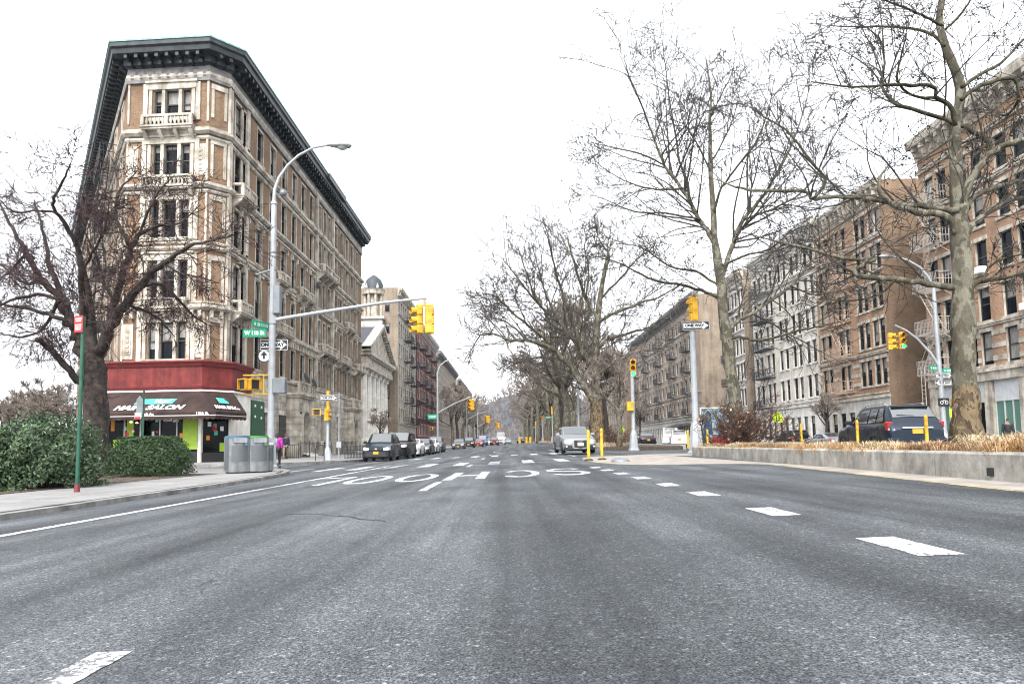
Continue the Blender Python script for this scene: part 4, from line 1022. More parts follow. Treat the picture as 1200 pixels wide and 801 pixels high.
# front wall below (behind the shop) and back
B.wall.M = None
bk = [loc((bL.x, bL.y)), loc((XF, YB))]
B.wall.quad((bk[1][0], bk[1][1], 0), (bk[0][0], bk[0][1], 0), (bk[0][0], bk[0][1], 23.2), (bk[1][0], bk[1][1], 23.2), 0)
B.wall.poly([(*loc(q), 23.1) for q in (bA, bB, bC, bE, (bL.x, bL.y))], 2)
# rusticated ground floor blocks
T.M = Ff; edges = sorted([(o['u0'], o['u1'], o['z0'], o['z1']) for o in gops])
for r_ in range(11):
    z = .05+r_*.5; segs = [(3.3, Wf)]
    for a, b, c, d in edges:
        if z < d+.06 and z+.44 > c-.06:
            ns = []
            for s0, s1 in segs:
                if b < s0 or a > s1: ns.append((s0, s1)); continue
                if a-.05 > s0: ns.append((s0, a-.05))
                if b+.05 < s1: ns.append((b+.05, s1))
            segs = ns
    for s0, s1 in segs:
        if s1-s0 > .1: T.box(s0, s1, -.05, .01, z, z+.455)
B.done([M['brick_tan'], M['stone_pale'], M['roofing']], M['stone'])
# cornice
m = MB(); zc = 22.95
prof = [(-.1, zc+.5), (.14, zc+.5), (.14, zc+.55), (.3, zc+.62), (.35, zc+.95), (.95, zc+1.0), (1.0, zc+1.26), (1.12, zc+1.36), (1.12, zc+1.6), (-.1, zc+1.78)]
m.sweep(prof, path_l)
for (A_, B_) in ((footprint[0], bA), (bA, bB), (bB, bC), (bC, bE)):
    L_ = (V(B_)-V(A_)).length; m.M = B.frame((A_[0], A_[1], zg), V(B_)-V(A_)); n = max(2, int(L_/.62))
    for k in range(n):
        x = (k+.5)*L_/n; m.box(x-.11, x+.09, -.88, -.3, zc+.76, zc+.99); m.box(x-.09, x+.09, -.5, -.13, zc+.5, zc+.72)
m.M = None
m.obj('cornice', M['cornice'], B.t)
m = MB(); m.sweep([(.98, zc+1.64), (1.16, zc+1.61), (1.16, zc+1.71), (.98, zc+1.76)], path_l); m.obj('cornice_edge', M['copper'], B.t)
m = MB(); m.sweep([(.0, zc-.42), (.13, zc-.42), (.13, zc-.3), (.09, zc-.28), (.09, zc+.49), (0, zc+.49)], path_l)
m.M = F0
for k in range(9): x = W0*(k+.5)/9; m.lathe([(.02, 0), (.27, .02), (.2, .06), (.05, .08)], 10, 0, Matrix.Translation((x, -.09, zc+.08)) @ Matrix.Rotation(PI/2, 4, 'X'))
m.obj('frieze', M['frieze'], B.t)
# a slight break forward of the cornice over the central bay
m = MB(); m.M = Ff; m.box(58.2-bC[1], 64.2-bC[1], -1.26, -.9, zc+1.25, zc+1.76); m.obj('cornice_break', M['cornice'], B.t)
# balconies
balcony(B, F0, cu-1.55, cu+1.55, 19.62, .62, .72, 4); balcony(B, F0, cu-1.55, cu+1.55, 16.05, .5, .68, 3)
balcony(B, F0, cu-1.4, cu+1.4, 8.85, .6, .6, 3)
balcony(B, Ff, .5, 2.7, 16.1, .8, .75, 2, 6); balcony(B, Ff, .5, 2.7, 8.95, .75, .7, 2, 6)
balcony(B, Ff, 58.7-bC[1], 63.7-bC[1], 9.0, .8, .75, 4, 10); balcony(B, Ff, 65.5-bC[1], 69-bC[1], 8.9, .75, .7, 3, 8); balcony(B, Ff, 47.2-bC[1], 50.6-bC[1], 8.95, .7, .7, 3, 8)
balcony(B, Ff, 58.7-bC[1], 63.7-bC[1], 16.1, .75, .7, 4, 10); balcony(B, Ff, 52.9-bC[1], 56.3-bC[1], 12.75, .6, .65, 3, 7); balcony(B, Ff, 68.5-bC[1], 71.5-bC[1], 12.75, .6, .65, 3, 7); balcony(B, Ff, 8.0, 10.2, 12.75, .55, .65, 2, 5)
balcony(B, Ff, 72.3-bC[1], 75.6-bC[1], 8.9, .75, .7, 3, 8)
# stone porches with round windows and balustrade on top
def porch(u0, u1, zt, out):
    m = MB(); m.M = Ff; uc = (u0+u1)/2
    n = 10; R = .82; cz = 2.75
    for a, b in ((u0, uc-R), (uc+R, u1)): m.box(a, b, -out, .0, 0, zt)
    arc = [(uc-R*math.cos(PI*k/n), cz+R*math.sin(PI*k/n)) for k in range(n+1)]
    for k in range(n):
        (x0, q0), (x1, q1) = arc[k], arc[k+1]
        m.quad((x0, -out, q0), (x1, -out, q1), (x1, -out, zt), (x0, -out, zt)); m.quad((x0, -out, q0), (x0, -.02, q0), (x1, -.02, q1), (x1, -out, q1))
    for k in range(int(zt/.5)):
        z = .06+k*.5
        for a, b in ((u0-.03, uc-R-.15), (uc+R+.15, u1+.03)): m.box(a, b, -out-.035, -out+.2, z, z+.43); 
        m.box(u0-.035, u0+.1, -out+.2, .0, z, z+.43)
    m.box(u0-.12, u1+.12, -out-.14, .02, zt-.02, zt+.16); m.box(u0-.22, u1+.22, -out-.26, .02, zt+.16, zt+.34)
    m.box(uc-.16, uc+.16, -out-.12, -out+.1, cz+R-.05, cz+R+.5)
    m.obj('porch', M['stone'], B.t)
    m = MB(); m.M = Ff; m.lathe([(.26, 0), (.26, .03), (.01, .03)], 16, 0, Matrix.Translation((u0+.55, -out-.036, 3.55)) @ Matrix.Rotation(PI/2, 4, 'X')); m.obj('round_window', M['pane'], B.t)
    balcony(B, Ff, u0+.05, u1-.05, zt+.36, out+.1, .85, 2, 7)
    m = MB(); m.M = Ff
    for k in range(3): m.box(uc-R-.25, uc+R+.25, -out-.3*(3-k), -out-.0, 0, .12*(k+1))
    m.obj('doorstep', M['stone_pale'], B.t)
    m = MB(); m.M = Ff; m.box(uc-.8, uc+.8, .25, .3, .1, 3.4); m.obj('door', M['frame_dark'], B.t)
porch(11.2, 15.7, 4.55, .9); porch(29.0, 32.5, 4.4, .9)
for uu, zz, r_ in ((12.2, 6.0, .46), (14.3, 5.8, .42), (58.0-bC[1], 14.6, .35)):
    m = MB(); m.M = Ff @ Matrix.Translation((uu, -1.1 if zz < 8 else -.25, zz)) @ Matrix.Rotation(math.radians(62), 4, 'X') @ Matrix.Rotation(.5, 4, 'Y')
    m.lathe([(.05, 0), (r_*.6, .04), (r_, .16), (r_*.97, .17), (r_*.55, .06), (.03, .02)], 16); m.tube([(0, 0, -.5), (0, 0, .02)], .03, 5); m.tube([(0, 0, .0), (0, -.1, .5)], .015, 4); m.obj('satellite_dish', M['cabinet'], B.t, 60)
m = MB(); m.M = Ff; m.bbox(9.45, 10.85, -.12, -.06, .2, 3.15, .02); m.obj('side_door', M['frame_dark'], B.t)
# green hoarding panel beside the shop
m = MB(); m.M = Ff; m.bbox(3.6, 5.9, -.3, -.06, .15, 3.85, .03); o = m.obj('green_panel', M['green_dark'], B.t)
m = MB(); m.M = Ff
for x, z in ((4.2, 3.5), (5.3, 3.45), (4.2, 2.8), (5.3, 2.75)): m.box(x-.12, x+.12, -.31, -.3, z-.08, z+.08)
m.obj('notice', M['white'], o)
# fire escape on the left flank
fire_escape(B, Fl, Wl-9.5, Wl-4.2, [3.6, 5.4, 8.9, 12.4, 15.9, 19.4], 'iron', 1.1)
# ---- shop: red fascia, glazing, awning
bAo, bBo, bCo = (-22.95, 38.85), (-17.4, 38.45), (-16.2, 39.75); bEo = (-16.2, 42.6)
bA2 = (-24.6, 41.4)
sp = [loc(q) for q in (bA2, bAo, bBo, bCo, bEo)]
m = MB(); m.sweep([(-.35, 4.1), (.0, 4.1), (.0, 5.5), (-.35, 5.5)], sp); m.obj('fascia', M['red_paint'], B.t)
m = MB(); m.sweep([(-.2, 5.45), (.06, 5.45), (.16, 5.6), (.28, 5.7), (.28, 5.78), (-.6, 5.82)], sp); m.sweep([(-.1, 4.22), (.06, 4.22), (.12, 4.32), (-.1, 4.36)], sp); m.obj('fascia_moulding', M['red_dark'], B.t)
m = MB(); m.sweep([(-.05, 4.02), (.14, 4.02), (.14, 4.1), (-.05, 4.12)], sp); m.obj('awning_rail', M['white'], B.t)
# shop front
Fs = B.frame((bAo[0], bAo[1], zg), V(bBo)-V(bAo)); Ws = (V(bBo)-V(bAo)).length
m = MB(); m.M = Fs
m.box(.0, 1.95, .05, .2, .0, .75); m.box(3.15, Ws-.12, .05, .2, 0, .62)       # stall risers
m.obj('stall_riser', M['black'], B.t)
m = MB(); m.M = Fs; m.box(0, 1.95, .1, .13, .75, 2.85); m.box(2.0, 3.1, .55, .58, .1, 2.85); m.box(3.15, Ws-.12, .1, .13, .62, 2.85); m.box(.0, Ws, .3, .34, 2.85, 4.1)
Fs2 = B.frame((bBo[0], bBo[1], zg), V(bCo)-V(bBo)); W2 = (V(bCo)-V(bBo)).length
m.M = Fs2; m.box(.12, W2-.1, .1, .13, .55, 2.85)
m.obj('shop_glass', M['shop_glass'], B.t)
m = MB(); m.M = Fs2; m.box(.1, W2-.1, .05, .2, 0, .55); m.obj('stall_riser', M['black'], B.t)
m = MB(); m.M = Fs
for x in (0, 1.0, 1.95, 3.1, 4.1): m.box(x, x+.06, .03, .16, .0, 2.85)
m.box(.0, Ws, .04, .14, 2.8, 2.9)
m.obj('shop_frame', M['frame_white'], B.t)
m = MB(); m.M = Fs; m.box(Ws-.16, Ws+.02, -.03, .2, 0, 4.1); m.M = Fs2; m.box(W2-.16, W2+.05, -.02, .2, 0, 4.1); m.obj('shop_pillar', M['stone_pale'], B.t)
B2m = B.frame((bCo[0], bCo[1], zg), (0, 1)); m = MB(); m.M = B2m; m.box(.05, 2.85, .0, .3, 0, 4.1); m.obj('shop_side_wall', M['stone_pale'], B.t)
m = MB(); m.M = Fs; m.quad((4.45, .09, .75), (5.32, .09, .75), (5.32, .09, 2.75), (4.45, .09, 2.75)); m.quad((2.45, .5, 1.0), (2.8, .5, 1.0), (2.8, .5, 1.2), (2.45, .5, 1.2)); m.quad((.35, .09, .8), (1.5, .09, .8), (1.5, .09, 1.35), (.35, .09, 1.35)); m.quad((1.15, .085, 1.4), (1.55, .085, 1.4), (1.55, .085, 2.5), (1.15, .085, 2.5))
m.M = Fs2; m.quad((W2-.65, .09, .6), (W2-.2, .09, .6), (W2-.2, .09, 1.1), (W2-.65, .09, 1.1))
m.obj('poster', M['lime'], B.t)
m = MB(); m.M = Fs; m.quad((.2, .08, 1.85), (.42, .08, 1.85), (.42, .08, 2.6), (.2, .08, 2.6)); m.obj('poster', M['orange'], B.t)
m = MB(); m.M = Fs
for a, b, c, d in ((3.3, 3.8, 2.35, 2.6), (3.85, 4.2, 2.3, 2.55), (3.75, 4.15, .8, 1.5)): m.quad((a, .085, c), (b, .085, c), (b, .085, d), (a, .085, d))
m.obj('poster', M['white'], B.t)
m = MB(); m.M = Fs
for x, y in ((1.4, 2.3), (1.75, 2.25)): m.lathe([(.02, 0), (.09, .03), (.02, .1)], 10, 0, Matrix.Translation((x, .06, y)))
m.box(2.2, 2.9, .35, .4, 2.55, 2.75); m.obj('shop_light', M['lamp_lit'], B.t)
r = random.Random(12); cols_ = [M['red_sign'], M['orange'], M['white'], M['teal_sign'], M['red_dark'], M['stone']]
for k in range(16):
    x = r.choice([r.uniform(.4, 1.8), r.uniform(2.1, 2.95), r.uniform(3.2, 4.3)]); zz = r.uniform(1.0, 2.5); w_ = r.uniform(.08, .22); h_ = r.uniform(.1, .3); yy = .52 if 2 < x < 3.1 else .08
    m = MB(); m.M = Fs; m.quad((x, yy, zz), (x+w_, yy, zz), (x+w_, yy, zz+h_), (x, yy, zz+h_)); m.obj('poster', cols_[k % 6], B.t)
for k in range(7):
    x = r.uniform(.3, W2-.5); zz = r.uniform(.7, 2.4); m = MB(); m.M = Fs2; m.quad((x, .085, zz), (x+.2, .085, zz), (x+.2, .085, zz+.26), (x, .085, zz+.26)); m.obj('poster', cols_[(k+2) % 6], B.t)
# awning canvas
Oh = 1.45; zt_, zh, zv = 4.02, 2.78, 2.42
ap = top = [V(loc(q)) for q in ((-24.2, 40.9), (-22.95, 38.72), (-17.4, 38.32), (-16.1, 39.62))]
hem = [V(loc(q)) for q in ((-25.3, 40.2), (-23.35, 37.35), (-15.95, 37.0), (-15.25, 39.5))]
m = MB()
for i in range(len(ap)-1):
    a, b, c, d = top[i], top[i+1], hem[i+1], hem[i]; n = 6
    for k in range(n):      # slight sag
        t0, t1 = k/n, (k+1)/n; sg = lambda t: -.07*math.sin(PI*t)
        p00 = a.lerp(d, t0); p01 = b.lerp(c, t0); p10 = a.lerp(d, t1); p11 = b.lerp(c, t1); z0 = zt_+(zh-zt_)*t0+sg(t0); z1 = zt_+(zh-zt_)*t1+sg(t1)
        m.quad((p00.x, p00.y, z0), (p10.x, p10.y, z1), (p11.x, p11.y, z1), (p01.x, p01.y, z0))
    L_ = (c-d).length; ns = max(3, int(L_/.3))*4
    for k in range(ns):      # scalloped valance
        q0 = d.lerp(c, k/ns); q1 = d.lerp(c, (k+1)/ns); f = lambda kk: zv-.07*abs(math.sin(PI*kk/4))
        m.quad((q0.x, q0.y, zh), (q0.x, q0.y, f(k)), (q1.x, q1.y, f(k+1)), (q1.x, q1.y, zh))
e = top[-1]; h_ = hem[-1]; m.poly([(e.x, e.y, zt_), (h_.x, h_.y, zh), (h_.x, h_.y, zv), (e.x, e.y, zv)])
aw = m.obj('awning', M['awning'], B.t)
m = MB()
for i in range(len(ap)-1): a, b = hem[i], hem[i+1]; dd = (b-a).normalized(); nn = V((dd.y, -dd.x))*.012; m.quad(*[(q.x, q.y, z) for q, z in ((a+nn, zh-.21), (b+nn, zh-.21), (b+nn, zh-.17), (a+nn, zh-.17))])
m.obj('valance_stripe', M['frame_white'], aw)
def awn_mat(i, u, t):
    """on awning panel i: u metres along the hem from its left end, t 0 top to 1 hem"""
    a, b, c, d = top[i], top[i+1], hem[i+1], hem[i]; ud = (c-d).normalized(); ud = V((ud.x, ud.y, 0))
    L_ = (c-d).length; p = a.lerp(b, u/L_).lerp(d.lerp(c, u/L_), t); z = zt_+(zh-zt_)*t-.07*math.sin(PI*t)
    nrm_ = V((ud.y, -ud.x, 0)); pt_ = a.lerp(b, u/L_); ph_ = d.lerp(c, u/L_); up = V((pt_.x-ph_.x, pt_.y-ph_.y, zt_-zh)); up = (up-ud*up.dot(ud)).normalized(); n3 = ud.cross(up).normalized()
    o = V((p.x, p.y, z))+n3*.045
    return Matrix(((ud.x, up.x, n3.x, o.x), (ud.y, up.y, n3.y, o.y), (ud.z, up.z, n3.z, o.z), (0, 0, 0, 1)))
L1 = (hem[2]-hem[1]).length; cx = L1*.485
Mt = awn_mat(1, cx+.35, .45); m = MB(); m.poly([(-1.12, -.22, 0), (1.05, -.22, 0), (1.2, .22, 0), (-.97, .22, 0)]); o = m.obj('name_panel', M['teal_sign'], aw); o.matrix_local = Mt
lettering('Veryl', .42, M['white'], aw, Mt @ Matrix.Translation((.38, .0, .012)), shear=.45, bold=.012)
lettering('HAIR  SALON', .50, M['white'], aw, awn_mat(1, cx, .76), shear=.28, bold=.022, xs=1.28)
def val_mat(i, u):
    a, b = hem[i], hem[i+1]; ud = (b-a).normalized(); n_ = V((ud.y, -ud.x)); p = a+ud*u+n_*.014
    return Matrix(((ud.x, 0, n_.x, p.x), (ud.y, 0, n_.y, p.y), (0, 1, 0, zh-.09), (0, 0, 0, 1)))
lettering('Seventh Av.', .2, M['white'], aw, val_mat(1, cx-.1), bold=.008); lettering('115th St.', .2, M['white'], aw, val_mat(1, L1-.75), bold=.008)
L2 = (hem[3]-hem[2]).length
Mt = awn_mat(2, L2*.48, .42); m = MB(); m.quad((-.5, -.22, 0), (.35, -.22, 0), (.45, .24, 0), (-.4, .24, 0)); o = m.obj('name_panel', M['teal_sign'], aw); o.matrix_local = Mt
lettering('HAIR SALON', .34, M['white'], aw, awn_mat(2, L2*.5, .76), shear=.25, bold=.02, xs=1.15)
# small white shop awning on the left flank
m = MB(); m.M = Fl; m.add([(Wl-8, 0, 3.3), (Wl-5.5, 0, 3.3), (Wl-5.5, -1.2, 2.6), (Wl-8, -1.2, 2.6), (Wl-8, -1.2, 2.2), (Wl-5.5, -1.2, 2.2), (Wl-5.5, 0, 2.2)], [(0, 3, 2, 1), (3, 4, 5, 2), (1, 2, 5, 6)])
m.obj('side_awning', M['white'], B.t)

# ------------------------------------------------------------------ plainer neighbours
def plain(name, label, O, u, W, dep, zg, H, rows, bays, wm, tm, ww=.55, wins='frame_dark', pm='pane', side='brick_wall_brown', bands=(), corn='cornice', corn_h=.9, corn_out=.7, hood=0, ground=None, gz=0, gm=None, nowin_side=False, base_wm=None, sidewin=(), group=None, brk=.8, revm=None, quoin=None):
    """box building with one detailed street front; u runs left to right seen from the street"""
    u = V((u[0], u[1])).normalized(); inn = V((-u.y, u.x)); O2 = V((O[0], O[1])); c = O2+u*W/2
    B = Bld(name, label, 'building', (c.x, c.y, zg), group); F = B.frame((O[0], O[1], zg), u)
    ops = []
    for (c0, d0) in rows:
        for b in bays: ops.append(dict(u0=b-ww, u1=b+ww, z0=c0, z1=d0))
    B.facade(F, W, gz, H, ops, 0, fm=wins, pm=pm)
    T = B.trim; T.M = F
    for o in ops:
        a, b, c0, d0 = o['u0'], o['u1'], o['z0'], o['z1']
        T.box(a-.1, b+.1, -.1, .03, c0-.16, c0)
        T.box(a-.12, b+.12, -.045, .02, d0, d0+.26)
        if hood: T.box(a-.2, b+.2, -.2, .02, d0+.26, d0+.38)
    for z, o_, h in bands: T.box(-.02, W+.02, -o_, .02, z, z+h); T.box(-.02, W+.02, -o_-.06, .02, z+h-.08, z+h+.03)
    if quoin:
        for z0_, z1_, xs_ in quoin:
            k = z0_
            while k < z1_:
                for x0_, x1_ in xs_: T.box(x0_, x1_, -.04, .02, k, k+.3)
                k += .8
    if ground: ground(B, F, W)
    m = B.wall; m.M = F; a = .0
    zt = H+.0
    m.quad((0, dep, 0), (0, 0, 0), (0, 0, zt+.5), (0, dep, zt+.5), 1); m.quad((W, 0, 0), (W, dep, 0), (W, dep, zt+.5), (W, 0, zt+.5), 1); m.quad((W, dep, 0), (0, dep, 0), (0, dep, zt+.5), (W, dep, zt+.5), 1)
    m.quad((0, 0, zt), (W, 0, zt), (W, dep, zt), (0, dep, zt), 2); m.quad((0, .25, zt+.5), (0, .25, zt), (W, .25, zt), (W, .25, zt+.5), 1); m.quad((0, 0, zt), (0, 0, zt+.5), (W, 0, zt+.5), (W, 0, zt), 0)
    m.quad((0, 0, zt+.5), (0, .25, zt+.5), (W, .25, zt+.5), (W, 0, zt+.5), 1)
    for (end, yy, z, w2, h2) in sidewin:
        Fe = (F @ Matrix.Translation((W, 0, 0)) @ Matrix.Rotation(PI/2, 4, 'Z')) if end else (F @ Matrix.Translation((0, dep, 0)) @ Matrix.Rotation(-PI/2, 4, 'Z'))
        y2 = yy if end else dep-yy
        B.window(Fe, y2-w2/2, z, w2, h2, .02, '', wins, pm)
    if gz:
        if not ground: m.quad((0, 0, 0), (W, 0, 0), (W, 0, gz), (0, 0, gz), 0)
    B.F = F; B.W = W
    mats = [M[wm], M[side], M['roofing']]
    B.done(mats, M[tm])
    if corn:
        m = MB(); m.M = F; z = H-.25; o_ = corn_out
        prof = [(0, z-.5), (.1, z-.5), (.14, z-.1), (.26, z), (.3, z+corn_h*.35), (o_*.9, z+corn_h*.4), (o_, z+corn_h*.75), (o_, z+corn_h), (0, z+corn_h+.05)]
        n = len(prof); vs = [(-.1, -p[0], p[1]) for p in prof]+[(W+.1, -p[0], p[1]) for p in prof]
        m.add(vs, [(k, n+k, n+(k+1) % n, (k+1) % n) for k in range(n)]+[tuple(range(n)), tuple(reversed(range(n, 2*n)))])
        nb = int(W/brk)
        for k in range(nb): x = (k+.5)*W/nb; m.box(x-.13, x+.13, -o_*.82, -.25, z+corn_h*.08, z+corn_h*.39); m.box(x-.1, x+.1, -.42, -.08, z-.4, z+corn_h*.08)
        m.obj('cornice', M[corn], B.t)
    return B
def storeys(z0, n, h, wh): return [(z0+k*h, z0+k*h+wh) for k in range(n)]
XR = 30.2
# --- orange brick building, nearest at right
def shops(B, F, W):
    m = B.trim; m.M = F; n = 7
    for k in range(n+1): x = W*k/n; x = min(max(x, .35), W-.35); m.box(x-.35, x+.35, -.12, .25, 0, 4.3)
    m.box(0, W, -.2, .25, 4.3, 4.85); m.box(0, W, -.32, .25, 4.85, 5.05); m.box(0, W, -.1, .2, 0, .35)
    for k in range(n):
        a, b = W*k/n+.37, W*(k+1)/n-.37
        g = MB(); g.M = F; g.box(a, b, .1, .14, .38, 3.0); o = g.obj('shop_window', M['teal_glass'] if k % 3 != 1 else M['shop_glass'], B.t)
        g = MB(); g.M = F; g.box(a, b, .05, .09, 3.05, 4.28)
        for q in (.5,): g.box(a+(b-a)*q-.04, a+(b-a)*q+.04, .02, .05, 3.05, 4.28)
        g.obj('transom', M['blind_panel'], B.t)
        g = MB(); g.M = F; g.box(a, b, .03, .1, 2.98, 3.07)
        for q in (.0, .34, .67, 1): g.box(a+(b-a-.06)*q, a+(b-a-.06)*q+.06, .04, .12, .38, 2.98)
        g.obj('shop_frame', M['frame_white'], B.t)
    g = MB(); g.M = F; g.quad((W*.62, .08, .8), (W*.62+1.2, .08, .8), (W*.62+1.2, .08, 2.6), (W*.62, .08, 2.6)); g.obj('poster', M['white'], B.t)
M['teal_glass'] = mat('greenish_shop_glass', (.10, .20, .17), .12, spec=.4); M['blind_panel'] = mat('white_blind_panel', (.50, .52, .54), .5, var=.1)
y0, y1 = 28.0, 48.8; Wb = y1-y0
bays = [1.1, 2.5, 4.6, 6.0, 8.2, 9.7, 12.0, 13.5, 15.8, 17.3, 19.4, 20.7]
rows1 = [(5.3, 7.4), (8.1, 10.2), (11.15, 13.25), (14.2, 16.3), (17.2, 19.3)]
B1 = plain('apartment_building', 'orange brick apartment house with pale stone bands and shop fronts, nearest on the right', (XR, y1), (0, -1), Wb, 14, SWR, 21.7, rows1, bays, 'brick_orange', 'stone', .52,
           bands=((5.02, .1, .12), (7.7, .12, .22), (19.9, .16, .25), (16.75, .09, .16)), corn='stone', corn_h=1.0, corn_out=.8, ground=shops, gz=4.3, brk=.9,
           quoin=[(5.5, 7.6, [(a, b) for a, b in zip([0, 1.62, 3.02, 5.12, 6.52, 8.72, 10.22, 12.52, 14.02, 16.32, 17.82, 19.92, 21.22], [.58, 1.98, 4.08, 5.48, 7.68, 9.18, 11.48, 12.98, 15.28, 16.78, 18.88, 20.18, Wb])])])
fire_escape(B1, B1.F, .5, 3.3, [5.2, 8.0, 11.1, 14.1, 17.1], 'iron_white', 1.2)
for u, z in ((9.7, 8.1), (15.8, 11.15), (12, 14.2), (6, 11.15), (13.5, 5.3)):
    m = MB(); m.M = B1.F; m.bbox(u-.33, u+.33, -.4, .1, z, z+.42, .02); m.obj('air_conditioner', M['white'], B1.t)
# --- brown brick house with pale bands
def flats(zc=3.2):
    def g(B, F, W):
        m = B.wall; ops = [dict(u0=x-.5, u1=x+.5, z0=.7, z1=3.1) for x in [.9+1.62*k for k in range(int((W-.6)/1.62))]]
        B.facade(F, W, 0, 4.3, ops, 3); B.trim.M = F; B.trim.box(-.02, W+.02, -.14, .02, 4.1, 4.35); B.trim.box(-.02, W+.02, -.09, .02, .25, .45)
    return g
def plain_g(*a, gmat='grey_stone', **k):
    """plain() with a ground storey in its own stone: material slot 3"""
    B = plain(*a, **k); w_ = [o for o in B.t.children if o.name.startswith('wall')][0]; w_.data.materials.append(M[gmat]); return B
y0, y1 = 54.0, 66.0; Wb = y1-y0
rows2 = [(5.2, 7.3), (8.35, 10.5), (11.5, 13.6), (14.6, 16.7), (17.7, 19.7)]
bays2 = [1.0, 2.2, 4.4, 5.6, 8.0, 9.0, 10.3, 11.3]
B2 = plain_g('apartment_building', 'brown brick apartment house banded in white stone, between the orange and the white houses', (XR, y1), (0, -1), Wb, 13, SWR, 21.3, rows2, bays2, 'brick_brown', 'stone', .42,
             bands=((4.4, .1, .15), (7.7, .12, .22), (17.2, .16, .25), (20.2, .12, .2)), corn='stone', corn_h=.8, corn_out=.6, ground=flats(), gz=4.3, gmat='grey_stone',
             quoin=[(5.3, 7.5, [(0, .55), (2.65, 3.95), (6.05, 7.55), (11.75, Wb)])], sidewin=[(1, 4.5, 9, .8, 1.6), (1, 4.5, 13, .8, 1.6)])
fire_escape(B2, B2.F, 3.6, 6.6, [4.9, 8.0, 11.2, 14.3, 17.4], 'iron_tan', 1.1)
# --- white painted houses
y0, y1 = 66.0, 83.6; Wb = y1-y0
rows3 = [(5.0, 7.2), (8.4, 10.6), (11.7, 13.9), (15, 17.1), (18.2, 20.2)]
B3 = plain_g('apartment_building', 'white painted six storey apartment house with black zigzag fire escape, beside the brown banded house', (XR, y1), (0, -1), Wb, 13, SWR+rise(y0)*.5, 22.0, rows3, [1.0, 2.5, 4.6, 6.0, 8.4, 9.9, 11.9, 13.3, 15.2, 16.6], 'white_brick', 'white_stone', .46,
             bands=((4.4, .14, .22), (17.6, .14, .2), (20.9, .12, .2)), corn='white_stone', corn_h=.9, corn_out=.7, ground=flats(), gz=4.3, gmat='white_stone', side='brick_beige')
fire_escape(B3, B3.F, 2.0, 6.6, [4.4, 7.9, 11.2, 14.5, 17.7], 'iron', 1.1)
# --- cream house farther
y0, y1 = 86.5, 95; Wb = y1-y0
B4 = plain_g('apartment_building', 'narrow cream painted house beyond the white one, its fire escape beside the leaning tree trunk', (XR, y1), (0, -1), Wb, 13, SWR+rise(y0), 22.0, rows3, [.9, 2.2, 3.9, 5.2, 6.6, 7.7], 'cream_brick', 'white_stone', .42,
             bands=((4.4, .12, .2), (20.9, .12, .2)), corn='stone', corn_h=.9, corn_out=.7, ground=flats(), gz=4.3, gmat='white_stone', side='brick_beige')
fire_escape(B4, B4.F, 1.6, 4.6, [4.4, 7.9, 11.2, 14.5, 17.7], 'iron', 1.1)
# --- dull brown row beyond the side street
y0, y1 = 107.0, 168.0; Wb = y1-y0
B5 = plain_g('apartment_building', 'long dull brown apartment row with a blank side wall, beyond the side street', (XR, y1), (0, -1), Wb, 13, SWR+rise(y0), 23.3, storeys(5.2, 5, 3.55, 2.1), [1.5+2.95*k for k in range(20)], 'brick_dull', 'grey_stone', .55,
             bands=((4.5, .14, .22), (8.2, .1, .15), (19.0, .14, .22)), corn='frieze', corn_h=1.2, corn_out=1.1, ground=flats(), gz=4.3, gmat='grey_stone', hood=1, pm='pane_far', brk=1.2, side='brick_beige')
for u0_ in (6, 18, 30, 42, 52): fire_escape(B5, B5.F, u0_, u0_+3.2, [4.9, 8.4, 12.0, 15.5, 19.1], 'iron', 1.1, False)
m = MB(); m.M = B5.F; m.add([(44, -.1, 3.6), (54, -.1, 3.6), (54, -2.2, 3.0), (44, -2.2, 3.0), (54, -2.2, 2.6), (44, -2.2, 2.6)], [(0, 3, 2, 1), (3, 5, 4, 2)]); m.obj('shop_awning', M['black'], B5.t)
# billboard against its side wall: blue hoarding
m = MB(); x0_ = P(820, 485, 104).x; m.bbox(x0_, x0_+5.2, 103.6, 104, SWR+.3+.5, 5.9, .03); o = m.obj('billboard', M['white']); tag(o, 'blue and white poster hoarding in front of the blank brown side wall', 'billboard')
m = MB(); zz0 = 1.0; a = x0_+.1
m.quad((a, 103.59, zz0), (a+5, 103.59, zz0), (a+5, 103.59, 5.75), (a, 103.59, 5.75)); m.obj('poster', mat('poster_sky', (.10, .24, .33), .5, var=.5, scale=.9, c2=(.42, .55, .6)), o)
m = MB(); m.poly([(a+.2, 103.58, zz0+.1), (a+1.7, 103.58, zz0+.1), (a+1.6, 103.58, zz0+2.2), (a+1.5, 103.58, zz0+4), (a+1.0, 103.58, zz0+4.5), (a+.6, 103.58, zz0+3.9)]); m.poly([(a+2.4, 103.58, zz0+.2), (a+4.7, 103.58, zz0+.2), (a+4.5, 103.58, zz0+1.6), (a+3.0, 103.58, zz0+2.0)]); m.obj('poster_shape', mat('poster_navy', (.02, .05, .1), .5, var=.3, scale=2), o)
B6 = plain('apartment_building', 'farthest pale brown row on the right, behind the tall bare trees', (XR, 262), (0, -1), 86, 13, SWR+rise(180), 21.5, storeys(2.0, 6, 3.4, 2.0), [2+4.1*k for k in range(20)], 'brick_dull', 'grey_stone', .6, corn='frieze', corn_h=1.1, corn_out=1.0, pm='pane_far', brk=2)

